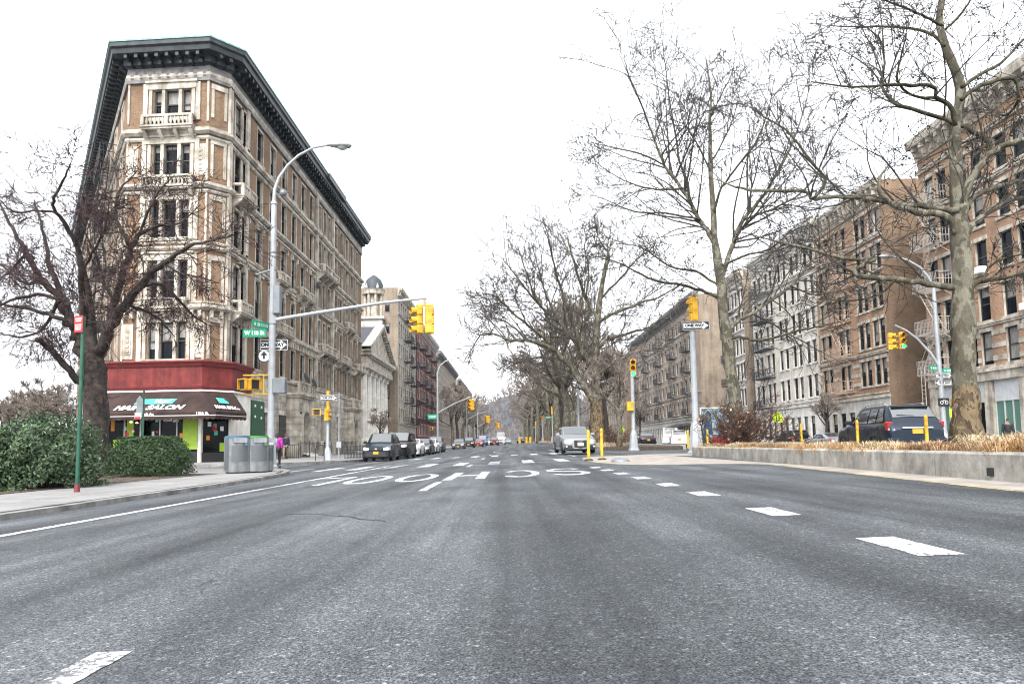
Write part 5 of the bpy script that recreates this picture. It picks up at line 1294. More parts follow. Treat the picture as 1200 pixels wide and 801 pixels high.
# ------------------------------------------------------------------ left side beyond the corner house
# columned temple-front building
base = (-17.2, 93, 0)
t = Bld('columned_hall', 'pale stone hall with tall fluted columns, pediment and dark slate roof, beyond the corner house', 'building', (-22, 93, SWL+rise(92)))
zb = t.base.z; Ft = t.frame((-18.3, 85.2, zb), (0, 1)); Wt = 17.0
m = MB(); m.M = Ft; m.box(0, Wt, 1.6, 14, 0, 11.6); m.box(0, Wt, -.4, 1.6, 0, 1.2)
for k in range(4): m.box(0, Wt, -.4-.35*(4-k), -.4-.35*(3-k), 0, .28*(k+1)-.02)
m.obj('wall', M['stone_pale'], t.t)
m = MB(); m.M = Ft
m.box(-.3, Wt+.3, -.7, 14, 10.3, 11.0); m.box(-.3, Wt+.3, -.6, 14, 11.03, 11.9); m.box(-.6, Wt+.6, -1.1, 14, 11.93, 12.4)
for k in range(24): x = (k+.5)*Wt/24; m.box(x-.12, x+.12, -.95, -.6, 11.66, 11.9)
m.obj('entablature', M['stone'], t.t)
m = MB(); m.M = Ft      # pediment facing the street
for y0_, y1_ in ((-.5, .2),):
    m.add([(-.4, y0_, 12.43), (Wt+.4, y0_, 12.43), (Wt/2, y0_, 16.4), (-.4, y1_, 12.43), (Wt+.4, y1_, 12.43), (Wt/2, y1_, 16.4)], [(0, 1, 2), (5, 4, 3), (0, 2, 5, 3), (1, 4, 5, 2)])
for a, b in (((-.9, 12.45), (Wt/2, 16.75)), ((Wt/2, 16.75), (Wt+.9, 12.45))):
    m.add([(a[0], -1.1, a[1]), (b[0], -1.1, b[1]), (b[0], -1.1, b[1]+.5), (a[0], -1.1, a[1]+.5), (a[0], .1, a[1]), (b[0], .1, b[1]), (b[0], .1, b[1]+.5), (a[0], .1, a[1]+.5)], [(0, 1, 2, 3), (4, 7, 6, 5), (3, 2, 6, 7), (0, 4, 5, 1)])
    for k in range(14): f = (k+.5)/14; x = a[0]+(b[0]-a[0])*f; z = a[1]+(b[1]-a[1])*f; m.box(x-.14, x+.14, -.95, -.5, z-.22, z)
m.obj('pediment', M['stone'], t.t)
m = MB(); m.M = Ft; m.add([(-.6, .1, 12.45), (Wt/2, .1, 17.0), (Wt+.6, .1, 12.45), (-.6, 14, 12.45), (Wt/2, 14, 17.0), (Wt+.6, 14, 12.45)], [(0, 3, 4, 1), (1, 4, 5, 2), (0, 1, 2), (5, 4, 3)]); m.obj('roof', M['slate'], t.t)
for k in range(6):
    m = MB(); x = 1.3+k*(Wt-2.6)/5; m.M = Ft @ Matrix.Translation((x, .35, 1.2)); N = 20; vs = []; fs = []
    prof = [(.62, .3), (.6, 3), (.56, 6), (.5, 8.4)]
    for r, z in prof:
        for i in range(N): rr = r*(1 if i % 2 else .92); a = 2*PI*i/N; vs.append((rr*math.cos(a), rr*math.sin(a), z))
    for j in range(3):
        for i in range(N): l = (i+1) % N; fs.append((j*N+i, j*N+l, j*N+N+l, j*N+N+i))
    m.add(vs, fs); m.lathe([(.8, 0), (.8, .15), (.68, .3)], 16); m.lathe([(.5, 8.4), (.55, 8.5), (.7, 8.95)], 16); m.box(-.8, .8, -.8, .8, 8.95, 9.1)
    for sx in (-.62, .62): m.lathe([(.24, -.62), (.24, .62)], 10, 0, Matrix.Translation((sx, 0, 8.72)) @ Matrix.Rotation(PI/2, 4, 'X'))
    m.obj('column', M['stone_pale'], t.t)
for k in range(5):
    m = MB(); m.M = Ft; x = 1.3+(k+.5)*(Wt-2.6)/5; m.box(x-.55, x+.55, 1.55, 1.6, 1.6 if k != 2 else 1.2, 5.6); m.box(x-.5, x+.5, 1.55, 1.6, 6.4, 8.6); m.obj('window' if k != 2 else 'door', M['pane'], t.t)
# ornate turret with a dark lantern rising behind it
q = P(438, 380, 104); b0 = V((q.x, 104, SWL+rise(104)))
t = thing('turret', 'ornate grey turret with columns and a domed lantern above the columned hall', 'tower', b0)
zt_ = P(438, 322, 104).z-b0.z
m = MB(); m.box(-1.6, 1.6, -1.6, 1.6, 0, zt_-7.2); m.box(-1.9, 1.9, -1.9, 1.9, zt_-7.2, zt_-6.8); m.obj('shaft', M['grey_stone'], t)
m = MB()
for k in range(8): a = 2*PI*k/8+PI/8; m.tube([(1.35*math.cos(a), 1.35*math.sin(a), zt_-6.8), (1.35*math.cos(a), 1.35*math.sin(a), zt_-3.2)], .2, 8)
m.lathe([(.95, zt_-6.8), (.95, zt_-3.2)], 12); m.lathe([(1.7, zt_-3.2), (1.8, zt_-2.7), (1.9, zt_-2.5)], 16); m.obj('belfry', M['stone'], t)
m = MB(); m.lathe([(1.5, zt_-2.5), (1.45, zt_-1.6), (1.1, zt_-.8), (.5, zt_-.3), (.1, zt_)], 14); m.obj('dome', M['slate'], t, 50)
m = MB()
for k in range(6): a = 2*PI*k/6; m.lathe([(.1, 0), (.22, .2), (.16, .5), (.02, .9)], 8, 0, Matrix.Translation((1.7*math.cos(a), 1.7*math.sin(a), zt_-2.5)))
m.obj('finials', M['grey_stone'], t)
zg2 = SWL+rise(105)
# beige house with a tall blank side wall
B7 = plain('apartment_building', 'tall grey beige house with a blank side wall, behind the columned hall', (-17.0, 103.5), (0, 1), 20, 11, zg2, 24.2, storeys(4.2, 6, 3.35, 2.0), [1.6+2.1*k for k in range(9)], 'cream_brick', 'stone', .5, side='brick_beige', bands=((3.7, .15, .2), (20.6, .15, .25)), corn='stone', corn_h=.8, corn_out=.7, sidewin=[(0, 1.6, 4.2+3.35*k, .7, 1.6) for k in range(6)])
fire_escape(B7, B7.F, 13, 16.5, [4.0, 7.3, 10.7, 14.0, 17.4, 20.7], 'iron', 1.2, False)
fire_escape(B7, B7.F, 6, 9, [4.0, 7.3, 10.7, 14.0, 17.4, 20.7], 'iron', 1.2, False)
B8 = plain('apartment_building', 'dark red brick house with black fire escapes beside the grey beige one', (-17.0, 124.5), (0, 1), 33, 14, SWL+rise(125), 22.5, storeys(2.2, 6, 3.4, 2.0), [1.6+2.3*k for k in range(14)], 'brick_red', 'grey_stone', .5, corn='grey_stone', corn_h=1.0, corn_out=.9, side='brick_red', pm='pane_far')
for u0_ in (3, 12, 22): fire_escape(B8, B8.F, u0_, u0_+4, [4.9, 8.3, 11.7, 15.1, 18.5], 'iron', 1.3, False)
B9 = plain('apartment_building', 'pale grey brown row farther along, just past the red house', (-17.0, 160), (0, 1), 55, 14, SWL+rise(160), 21.5, storeys(2.2, 6, 3.3, 2.0), [2+2.9*k for k in range(18)], 'brick_dull', 'grey_stone', .6, corn='frieze', corn_h=1.1, corn_out=1.0, pm='pane_far', side='brick_beige')
B10 = plain('apartment_building', 'last brownish block at left before the hazy trees', (-17.0, 222), (0, 1), 70, 14, SWL+rise(222), 20.5, storeys(2.2, 6, 3.2, 2.0), [2.5+4.2*k for k in range(16)], 'brick_dull', 'grey_stone', .7, corn='frieze', corn_h=1.1, corn_out=1.0, pm='pane_far', side='brick_dull')
# ------------------------------------------------------------------ bare trees
def rv(r, s=1.0): return V((r.gauss(0, s), r.gauss(0, s), r.gauss(0, s)))
class Grower:
    def __init__(s, seed, crown, par):
        s.r = random.Random(seed); s.m = crown; s.p = par; s.tips = []
    def branch(s, p, d, L, r0, lev):
        r = s.r; par = s.p; n = max(3, min(9, int(L/par['seg']))); pts = [p]; rad = [r0]; d = d.normalized(); rmin = par['rmin']
        bend = rv(r, par['bend'])
        for i in range(n):
            d = (d+rv(r, par['wig'])+bend/n+V((0, 0, par['up']))/n).normalized(); p = p+d*(L/n); pts.append(p); rad.append(max(rmin, r0*(1-.78*(i+1)/n)))
        s.m.tube(pts, rad, 5 if r0 > .03 else (4 if r0 > .014 else 3), 0, cap=False)
        s.spawn(pts, rad, L, lev)
        if lev >= par['lev']-1: s.tips.append(p)
    def spawn(s, pts, rad, L, lev, t0=.22, dens=None):
        r = s.r; par = s.p
        if lev >= par['lev']: return
        n = len(pts)-1; k = par['kids'][min(lev, len(par['kids'])-1)] if dens is None else dens
        for _ in range(k):
            t = t0+(1-t0)*r.random()**(1.2 if lev == 0 else 1.0); i = min(n-1, int(t*n)); f = t*n-i; q = pts[i].lerp(pts[i+1], f); d = (pts[i+1]-pts[i]).normalized()
            a = d.orthogonal().normalized(); a = Matrix.Rotation(r.uniform(0, 2*PI), 3, d) @ a
            ang = math.radians(r.uniform(*par['ang'])); dd = d*math.cos(ang)+a*math.sin(ang)
            l2 = L*r.uniform(*(par['len0'] if lev == 0 else par['len']))*(1.2-.6*t); l2 = max(par['lmin'], min(l2, par['lmax'][min(lev, len(par['lmax'])-1)]))
            rr = max(par['rmin'], min(rad[i]*.62, l2*par['thick']))
            s.branch(q, dd, l2, rr, lev+1)
def smooth_path(pts, rads, k=4):
    """Catmull-Rom through the points"""
    out = []; ro = []; n = len(pts)
    for i in range(n-1):
        p0, p1, p2, p3 = pts[max(0, i-1)], pts[i], pts[i+1], pts[min(n-1, i+2)]
        for j in range(k):
            t = j/k; out.append(.5*((2*p1)+(p2-p0)*t+(2*p0-5*p1+4*p2-p3)*t*t+(3*p1-p0-3*p2+p3)*t**3)); ro.append(rads[i]+(rads[i+1]-rads[i])*t)
    out.append(pts[-1]); ro.append(rads[-1]); return out, ro
def limb_tree(name, label, cat, D, trunk, limbs, par, seed, barkm, twigm, group=None, z0=None, tw=12, spread=1.0, branchm=None, wscale=1.0, balls=0, thin=1.0, extra=None):
    """trunk and limbs: (px, py, dD, radius); each limb leaves the trunk and goes its own way in depth"""
    r = random.Random(seed); pt = lambda q: P(q[0], q[1], D+q[2])
    b0 = pt(trunk[0]); 
    if z0 is not None: b0.z = z0
    t = thing(name, label, cat, b0, 0, group); tm = MB(); cm = MB(); bm = MB(); G_ = Grower(seed, cm, par)
    tp = [pt(q)-b0 for q in trunk]; tp[0].z = -.06; tr = [q[3] for q in trunk]; tp, tr = smooth_path(tp, tr, 5)
    # knobbly trunk: ring radii vary
    tr = [x*(1+r.uniform(-.05, .07)) for x in tr]
    n0 = tw; vs0 = len(tm.v); tm.tube(tp, tr, n0)
    for i in range(vs0, len(tm.v)):      # lumps and root flare
        v = V(tm.v[i]); k = (i-vs0) // n0; c = tp[k]; a = (i-vs0) % n0
        f = 1+.10*math.sin(a*2.1+k*.45+seed)+.05*math.sin(a*1.3-k*.9)
        v = c+(v-c)*f; tm.v[i] = tuple(v)
    G_.spawn(tp, tr, (tp[-1]-tp[0]).length*.35, par.get('lev0', 0)+1, .72, 5)
    for L_ in limbs:
        dD = r.uniform(-1.6, 1.6)*spread
        pts = [P(q[0], q[1], D+(q[2] if len(q) > 3 else dD*(i/(len(L_)-1))**1.1))-b0 for i, q in enumerate(L_)]
        rd = [q[-1] for q in L_]; pts, rd = smooth_path(pts, rd, 4)
        pts = [p+rv(r, .25*x) for p, x in zip(pts, rd)]
        lm_ = tm if rd[0] > .085*wscale else bm; lm_.tube(pts, [x*.9*thin for x in rd], 8 if rd[0] > .06 else 6); LL = sum((a-b).length for a, b in zip(pts[:-1], pts[1:]))
        G_.spawn(pts, rd, LL*.55, 0, .12, max(4, int(par['dens']*LL)))
    if extra: extra(G_, b0)
    tm.obj('trunk', barkm, t, 180, False); bm.obj('branches', branchm, t, 180, False)
    if balls:
        for _ in range(balls):
            q = r.choice(G_.tips)+rv(r, .03)-V((0, 0, r.uniform(.05, .14))); b = .022+r.random()*.012; s_ = b
            cm.add([q+V((s_, 0, 0)), q-V((s_, 0, 0)), q+V((0, s_, 0)), q-V((0, s_, 0)), q+V((0, 0, s_)), q-V((0, 0, s_))], [(0, 2, 4), (2, 1, 4), (1, 3, 4), (3, 0, 4), (2, 0, 5), (1, 2, 5), (3, 1, 5), (0, 3, 5)])
    cm.obj('crown', twigm, t, None, False); return t
# nearest plane tree at right
A_tr = [(1134,514,0,.33), (1132,495,0,.255), (1131,450,0,.215), (1129,400,0,.2), (1128,340,0,.188), (1126,285,0,.18), (1123,240,.1,.13), (1120,200,.2,.115), (1120,150,.3,.10), (1125,100,.4,.09), (1108,56,.5,.075), (1101,22,.6,.065), (1104,-10,.6,.055), (1098,-60,.6,.04), (1104,-120,.6,.02)]
A_lb = [
 [(1127,276,.11),(1130,242,.10),(1140,206,.085),(1160,179,.075),(1185,168,.06),(1215,160,.05),(1260,140,.03)],
 [(1160,179,.06),(1155,162,.055),(1120,145,.05),(1072,128,.045),(1050,122,.04),(1033,100,.035),(1037,75,.028),(1030,45,.022),(1010,30,.016),(975,18,.01)],
 [(1124,275,.09),(1108,252,.08),(1075,248,.07),(1048,241,.06),(1030,225,.045),(1033,205,.03),(1045,190,.015)],
 [(1120,246,.075),(1085,243,.065),(1055,239,.06),(1015,233,.052),(980,230,.048),(952,233,.045),(944,225,.04),(890,224,.035),(862,219,.025),(840,210,.012)],
 [(952,234,.04),(967,212,.036),(950,188,.032),(920,152,.026),(895,137,.02),(875,122,.01)],
 [(1129,276,.085),(1147,257,.075),(1180,236,.065),(1210,232,.055),(1260,222,.03)],
 [(1132,243,.07),(1147,227,.06),(1175,217,.055),(1208,209,.05),(1250,190,.03)],
 [(1124,337,.08),(1095,333,.072),(1060,328,.066),(1012,325,.058),(1003,317,.052),(1011,309,.048),(1026,303,.045),(985,302,.038),(950,292,.03),(900,280,.018),(870,272,.01)],
 [(1133,341,.05),(1148,331,.045),(1185,324,.04),(1215,316,.03)],
 [(1121,146,.055),(1112,124,.05),(1098,115,.045),(1094,101,.04),(1060,100,.036),(1035,100,.03),(1000,102,.022),(950,96,.012)],
 [(1127,116,.05),(1150,100,.045),(1188,92,.04),(1194,116,.03),(1190,134,.015)],
 [(1127,102,.045),(1150,86,.04),(1172,75,.035),(1200,46,.028),(1225,20,.012)],
 [(1107,54,.04),(1087,38,.034),(1047,31,.028),(1010,32,.022),(972,30,.012)],
 [(1103,30,.035),(1085,20,.03),(1062,10,.025),(1037,0,.02),(1010,-20,.012)],
 [(1108,36,.03),(1125,17,.025),(1137,0,.02),(1150,-30,.012)],
 [(1150,331,.03),(1162,310,.025),(1185,300,.02),(1208,296,.012)],
 [(1097,115,.035),(1070,112,.03),(1052,95,.026),(1055,70,.02),(1062,40,.012)],
 [(1194,116,.03),(1180,135,.026),(1160,128,.02),(1140,110,.012)],
 [(1048,329,.03),(1030,345,.025),(1000,352,.018),(960,350,.01)],
]
plane_par = dict(seg=.18, bend=.4, wig=.075, up=.12, rmin=.0068, lev=3, kids=[5, 4, 3, 3], ang=(25, 60), len0=(.4, .95), len=(.35, .7), lmin=.2, lmax=[2.3, 1.1, .5, .3], thick=.0095, dens=3.6)
limb_tree('plane_tree', 'tall bare plane tree with mottled trunk in the near planter, beside the dark estate car', 'tree', 13.5, A_tr, A_lb, plane_par, 11, M['bark_plane'], M['twig_plane'], 'bare plane trees on the median', .42, 16, 1.0, M['branch_plane'], .8, 380)
B_tr = [(868,512,0,.36), (863,482,0,.25), (857,440,0,.21), (852,400,0,.195), (847,360,0,.18), (844,325,0,.165), (838,285,0,.13), (836,254,0,.11), (833,200,.3,.085), (832,140,.4,.06), (833,113,.4,.045), (828,70,.5,.02)]
B_lb = [
 [(839,290,.12),(828,270,.11),(818,257,.10),(800,221,.085),(779,194,.07),(767,164,.055),(755,131,.045),(740,95,.03),(725,62,.014)],
 [(846,330,.12),(858,285,.11),(872,257,.095),(896,227,.08),(920,185,.06),(935,150,.045),(950,100,.025),(956,75,.012)],
 [(820,258,.075),(812,242,.07),(797,188,.055),(791,155,.045),(782,98,.03),(776,44,.012)],
 [(836,256,.07),(842,227,.06),(860,200,.05),(884,170,.042),(900,130,.03),(908,90,.014)],
 [(852,396,.11),(862,378,.10),(882,367,.09),(905,351,.08),(926,335,.07),(950,308,.055),(967,285,.04),(990,262,.02)],
 [(853,398,.075),(872,395,.065),(892,399,.055),(938,387,.045),(960,382,.035),(990,376,.018)],
 [(845,352,.085),(828,342,.08),(800,334,.07),(772,330,.06),(745,318,.045),(720,306,.03),(695,300,.012)],
 [(843,335,.06),(815,318,.055),(785,312,.045),(752,290,.032),(720,285,.015)],
 [(800,221,.05),(770,222,.042),(740,215,.034),(705,195,.02),(685,168,.01)],
 [(779,194,.045),(750,180,.038),(715,172,.026),(688,166,.012)],
 [(833,200,.045),(815,165,.038),(800,140,.03),(795,110,.015)],
 [(833,190,.045),(850,160,.036),(862,130,.028),(868,95,.012)],
 [(872,257,.06),(905,245,.05),(940,225,.04),(970,190,.025),(985,160,.012)],
 [(818,257,.055),(780,250,.045),(745,248,.035),(712,235,.022),(695,228,.01)],
 [(842,315,.06),(870,300,.05),(900,292,.04),(930,270,.025),(955,262,.012)],
 [(926,335,.045),(955,345,.036),(985,340,.026),(1015,330,.012)],
 [(832,140,.04),(845,112,.03),(858,85,.02),(862,60,.01)],
 [(767,164,.04),(775,135,.03),(770,100,.02),(765,75,.01)],
]
pB = dict(plane_par, seg=.28, rmin=.0100, lmin=.35, lmax=[4.4, 2.2, .9, .5], dens=3.1, up=.08, thick=.010)
limb_tree('plane_tree', 'bare plane tree with a leaning trunk standing in the brown shrub behind the signal pole', 'tree', 25.5, B_tr, B_lb, pB, 23, M['bark_plane'], M['twig_plane'], 'bare plane trees on the median', .42, 14, 1.6, M['branch_plane'], 1.0, 380, thin=.88)
C_tr = [(701,518,0,.75), (700,500,0,.58), (699,470,0,.47), (698,440,0,.37), (698,405,0,.32), (701,368,0,.27), (706,330,0,.19), (712,300,0,.10), (719,276,0,.025)]
C_lb = [
 [(696,475,.38),(687,455,.36),(668,430,.31),(647,408,.27),(616,398,.2),(597,399,.16),(580,391,.11),(562,392,.05)],
 [(695,470,.36),(686,450,.33),(684,415,.27),(670,395,.24),(653,376,.2),(630,355,.15),(609,329,.11),(588,302,.05)],
 [(650,411,.2),(635,394,.18),(606,370,.14),(577,345,.1),(551,349,.04)],
 [(684,420,.24),(671,375,.2),(655,332,.15),(647,300,.1),(643,280,.04)],
 [(700,372,.24),(687,350,.2),(672,305,.14),(664,274,.05)],
 [(701,378,.22),(720,366,.19),(748,356,.15),(779,345,.1),(800,330,.04)],
 [(698,408,.22),(715,397,.2),(736,390,.16),(758,385,.12),(778,372,.05)],
 [(708,325,.16),(714,300,.12),(708,290,.1),(700,276,.04)],
 [(609,329,.09),(602,350,.07),(590,352,.05),(572,362,.03)],
 [(655,378,.14),(640,345,.11),(630,310,.08),(622,282,.03)],
 [(703,350,.17),(728,325,.13),(745,305,.09),(765,290,.04)],
 [(687,350,.14),(690,315,.1),(685,290,.06),(688,272,.03)],
 [(616,398,.14),(600,382,.11),(580,372,.08),(556,372,.03)],
 [(630,355,.12),(622,335,.1),(612,305,.07),(605,285,.03)],
 [(700,440,.2),(720,425,.17),(745,412,.13),(765,410,.05)],
 [(655,420,.16),(630,418,.12),(605,425,.08),(590,432,.03)],
]
pC = dict(plane_par, seg=.5, rmin=.020, lmin=.6, lmax=[5.5, 3.0, 1.4, .7], dens=2.5, thick=.011, up=.2)
limb_tree('plane_tree', 'broad many-stemmed bare plane tree rising right behind the silver car', 'tree', 58, C_tr, C_lb, pC, 31, M['bark_plane_tall'], M['twig_pale'], 'bare plane trees on the median', .3, 14, 2.6, M['branch_pale'], 2.9, thin=.78)
# dark street tree on the island at left
L_tr = [(113,557,0,.50), (113,540,0,.37), (113,500,0,.33), (112,460,0,.32), (110,432,0,.33), (108,415,0,.26), (106,395,0,.18), (104,360,0,.14), (98,322,.2,.10), (90,285,.3,.07)]
L_lb = [
 [(106,428,.24),(93,402,.22),(82,376,.2),(70,350,.17),(48,328,.14),(30,295,.11),(18,275,.085),(5,248,.06),(-8,225,.03)],
 [(86,384,.15),(76,352,.13),(62,322,.11),(54,289,.08),(48,262,.06),(40,235,.03)],
 [(100,400,.15),(97,350,.13),(96,316,.12),(86,277,.1),(65,248,.07),(63,232,.06),(74,212,.045),(82,192,.02)],
 [(114,418,.26),(121,396,.23),(144,358,.19),(168,331,.15),(192,307,.11),(222,289,.075),(250,282,.045),(275,275,.02)],
 [(126,388,.17),(134,352,.15),(147,310,.13),(162,277,.1),(186,265,.07),(210,262,.045),(235,240,.02)],
 [(150,285,.075),(136,255,.065),(139,226,.05),(150,212,.035),(163,198,.015)],
 [(164,334,.1),(185,333,.085),(202,343,.07),(220,364,.055),(246,382,.025)],
 [(104,452,.17),(92,445,.15),(70,420,.13),(50,402,.11),(42,398,.09)],
 [(82,376,.1),(55,368,.085),(30,360,.07),(0,355,.05),(-30,352,.03)],
 [(76,352,.09),(45,345,.075),(20,350,.06),(-10,362,.04)],
 [(63,248,.055),(40,247,.045),(15,248,.036),(-8,225,.02)],
 [(96,316,.06),(112,290,.05),(122,270,.04),(128,240,.02)],
 [(134,352,.07),(122,330,.06),(113,300,.05),(100,272,.03),(96,250,.015)],
 [(192,307,.06),(210,320,.045),(235,325,.03),(258,332,.015)],
 [(162,277,.06),(175,245,.05),(188,222,.035),(205,205,.015)],
 [(48,328,.075),(30,332,.06),(10,318,.045),(-12,300,.02)],
 [(70,350,.08),(50,385,.06),(25,395,.045),(0,390,.03)],
 [(144,358,.08),(165,362,.065),(188,375,.045),(205,395,.02)],
 [(30,295,.06),(15,315,.05),(-5,330,.03)],
]
pL = dict(plane_par, seg=.24, rmin=.0085, lmin=.3, lmax=[1.35, .9, .55, .35], dens=5.0, up=-.05, thick=.0095, wig=.10, kids=[5, 5, 3, 3])
limb_tree('street_tree', 'dark spreading bare tree on the planted island in front of the corner house', 'tree', 21, L_tr, L_lb, pL, 47, M['bark_dark'], M['twig_dark'], None, SWL, 14, 1.8, M['bark_dark'], thin=.8)

# generic bare trees for the distance: three kinds, copied
def far_tree(seed, H, w_, par, barkm, twigm):
    r = random.Random(seed); tm = MB(); cm = MB(); g = Grower(seed, cm, par)
    top = H*.46; pts = [V((0, 0, -.2)), V((r.gauss(0, .1), r.gauss(0, .1), top*.5)), V((r.gauss(0, .3), r.gauss(0, .3), top)), V((r.gauss(0, .5), r.gauss(0, .5), H*.72))]
    rd = [H*.028, H*.021, H*.018, H*.008]; pts, rd = smooth_path(pts, rd, 4); tm.tube(pts, rd, 8)
    for k in range(8):
        a = 2*PI*k/8+r.uniform(-.3, .3); t = r.uniform(.42, .9); i = int(t*(len(pts)-1)); b = pts[i]; el = r.uniform(.35, 1.0)+.4*(t-.4)
        L_ = H*r.uniform(.36, .5)*(1.2-.6*t); d = V((math.cos(a)*math.cos(el)*w_, math.sin(a)*math.cos(el)*w_, math.sin(el)))
        q = [b]; 
        for j in range(4): d = (d+rv(r, .14)+V((0, 0, .06))).normalized(); q.append(q[-1]+d*L_/4)
        rr = [rd[i]*.6, rd[i]*.48, rd[i]*.36, rd[i]*.24, rd[i]*.1]; q, rr = smooth_path(q, rr, 3); tm.tube(q, rr, 6); g.spawn(q, rr, L_*.7, 0, .32, par['k0'])
    return tm.mesh('trunk', barkm, 180, False), cm.mesh('crown', twigm, None, False)
pF = dict(seg=.8, bend=.4, wig=.1, up=.3, rmin=.04, lev=3, kids=[5, 4, 3], ang=(25, 60), len=(.4, .65), lmin=.6, lmax=[4, 2, 1.1], thick=.01, k0=7, len0=(.4, .65))
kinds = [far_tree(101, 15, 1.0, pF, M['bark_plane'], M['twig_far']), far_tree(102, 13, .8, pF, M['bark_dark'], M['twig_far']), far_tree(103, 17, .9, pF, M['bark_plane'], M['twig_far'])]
def put_tree(k, x, y, s_, label, group, rot=None, z=None):
    t = thing('bare_tree', label, 'tree', (x, y, (G(x, y) if z is None else z)), rnd.uniform(0, 6.28) if rot is None else rot, group); t.scale = (s_,)*3
    link('trunk', kinds[k][0], t); link('crown', kinds[k][1], t); return t
i = 0
for y in (76, 90, 104, 119, 134, 150, 168, 188, 210, 235, 262, 292, 325, 360):
    for x in ((7.6,) if i % 3 == 1 else (6.5+rnd.uniform(-.5, .5), 10.8+rnd.uniform(-.5, 1))):
        put_tree(i % 3, x, y+rnd.uniform(-2, 2), rnd.uniform(1.05, 1.4), 'bare tree in the long row on the far median', 'bare trees along the far median'); i += 1
for y in (133, 147, 163, 182, 204, 230, 260, 295, 330):
    put_tree(1 if i % 2 else 0, -11.2, y, rnd.uniform(.8, 1.1), 'bare tree lining the far pavement at left', 'bare trees along the far left pavement', None, GS(-11, y)); i += 1
for y in (140, 165, 195, 230, 270, 310):
    put_tree(i % 3, 26.5, y, rnd.uniform(.7, .95), 'bare tree lining the far pavement at right', 'bare trees along the far right pavement', None, GS(27, y)); i += 1
for (x, y, s_) in ((-31, 45.5, .40), (-36.5, 50.5, .46), (-34, 47, .36), (-43, 58, .52), (-50, 72, .7), (-58, 86, .85), (-52, 80, .62), (-66, 90, .7)):
    put_tree(1, x, y, s_, 'thin bare tree far left beyond the leafy bush', 'bare trees at the far left', None, SWL); i += 1
# small street trees
put_tree(1, -11.0, 58, .34, 'small bare sapling by the railing in front of the columned hall', None, 1.0, GS(-11, 58))
put_tree(0, 7.6, 47.8, .52, 'slender bare young tree on the far planter right of the silver car', None, 2.0, .4)
put_tree(1, 26.0, 92, .42, 'small dark bare tree at the far corner by the white van', None, 2.0, GS(26, 92))
put_tree(1, 26.3, 57, .4, 'small bare street tree in front of the brown banded house', None, 4.0, GS(26, 57))
# wooded hill closing the view
r = random.Random(5); m = MB(); nx, ny = 90, 16; vs = []
for j in range(ny):
    for k in range(nx):
        x = -260+520*k/(nx-1); y = 430+170*j/(ny-1); e = math.sin(PI*min(1, j/(ny-1)*.62))
        h = (34+9*math.sin(x*.021+1)+5*math.sin(x*.06))*e*(.55+.45*math.exp(-((x+10)/150)**2))+r.uniform(-1, 1)*2.2*e; vs.append((x, y, h-1))
m.add(vs, [(j*nx+k, j*nx+k+1, (j+1)*nx+k+1, (j+1)*nx+k) for j in range(ny-1) for k in range(nx-1)])
struct('hill', m, mat('haze_tinted_woods', (.05, .055, .065), .95, var=.5, scale=.12), 'grey blue wooded hill closing the end of the boulevard', 'hill')  # blue tint of distant haze is put into the hill colour
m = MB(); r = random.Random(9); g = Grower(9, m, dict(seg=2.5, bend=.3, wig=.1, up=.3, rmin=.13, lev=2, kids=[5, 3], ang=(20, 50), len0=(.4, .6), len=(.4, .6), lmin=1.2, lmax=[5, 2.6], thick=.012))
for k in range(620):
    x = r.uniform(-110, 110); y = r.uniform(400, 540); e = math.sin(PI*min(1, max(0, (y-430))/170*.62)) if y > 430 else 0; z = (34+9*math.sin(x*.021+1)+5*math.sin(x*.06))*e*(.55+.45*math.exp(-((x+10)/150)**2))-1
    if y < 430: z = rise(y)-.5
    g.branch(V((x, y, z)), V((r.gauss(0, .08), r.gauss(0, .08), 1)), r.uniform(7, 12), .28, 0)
o = m.obj('woods', M['twig_far'], None, None, False); tag(o, 'far mass of bare woods on the hill at the end of the boulevard', 'woods', None, 'stuff')

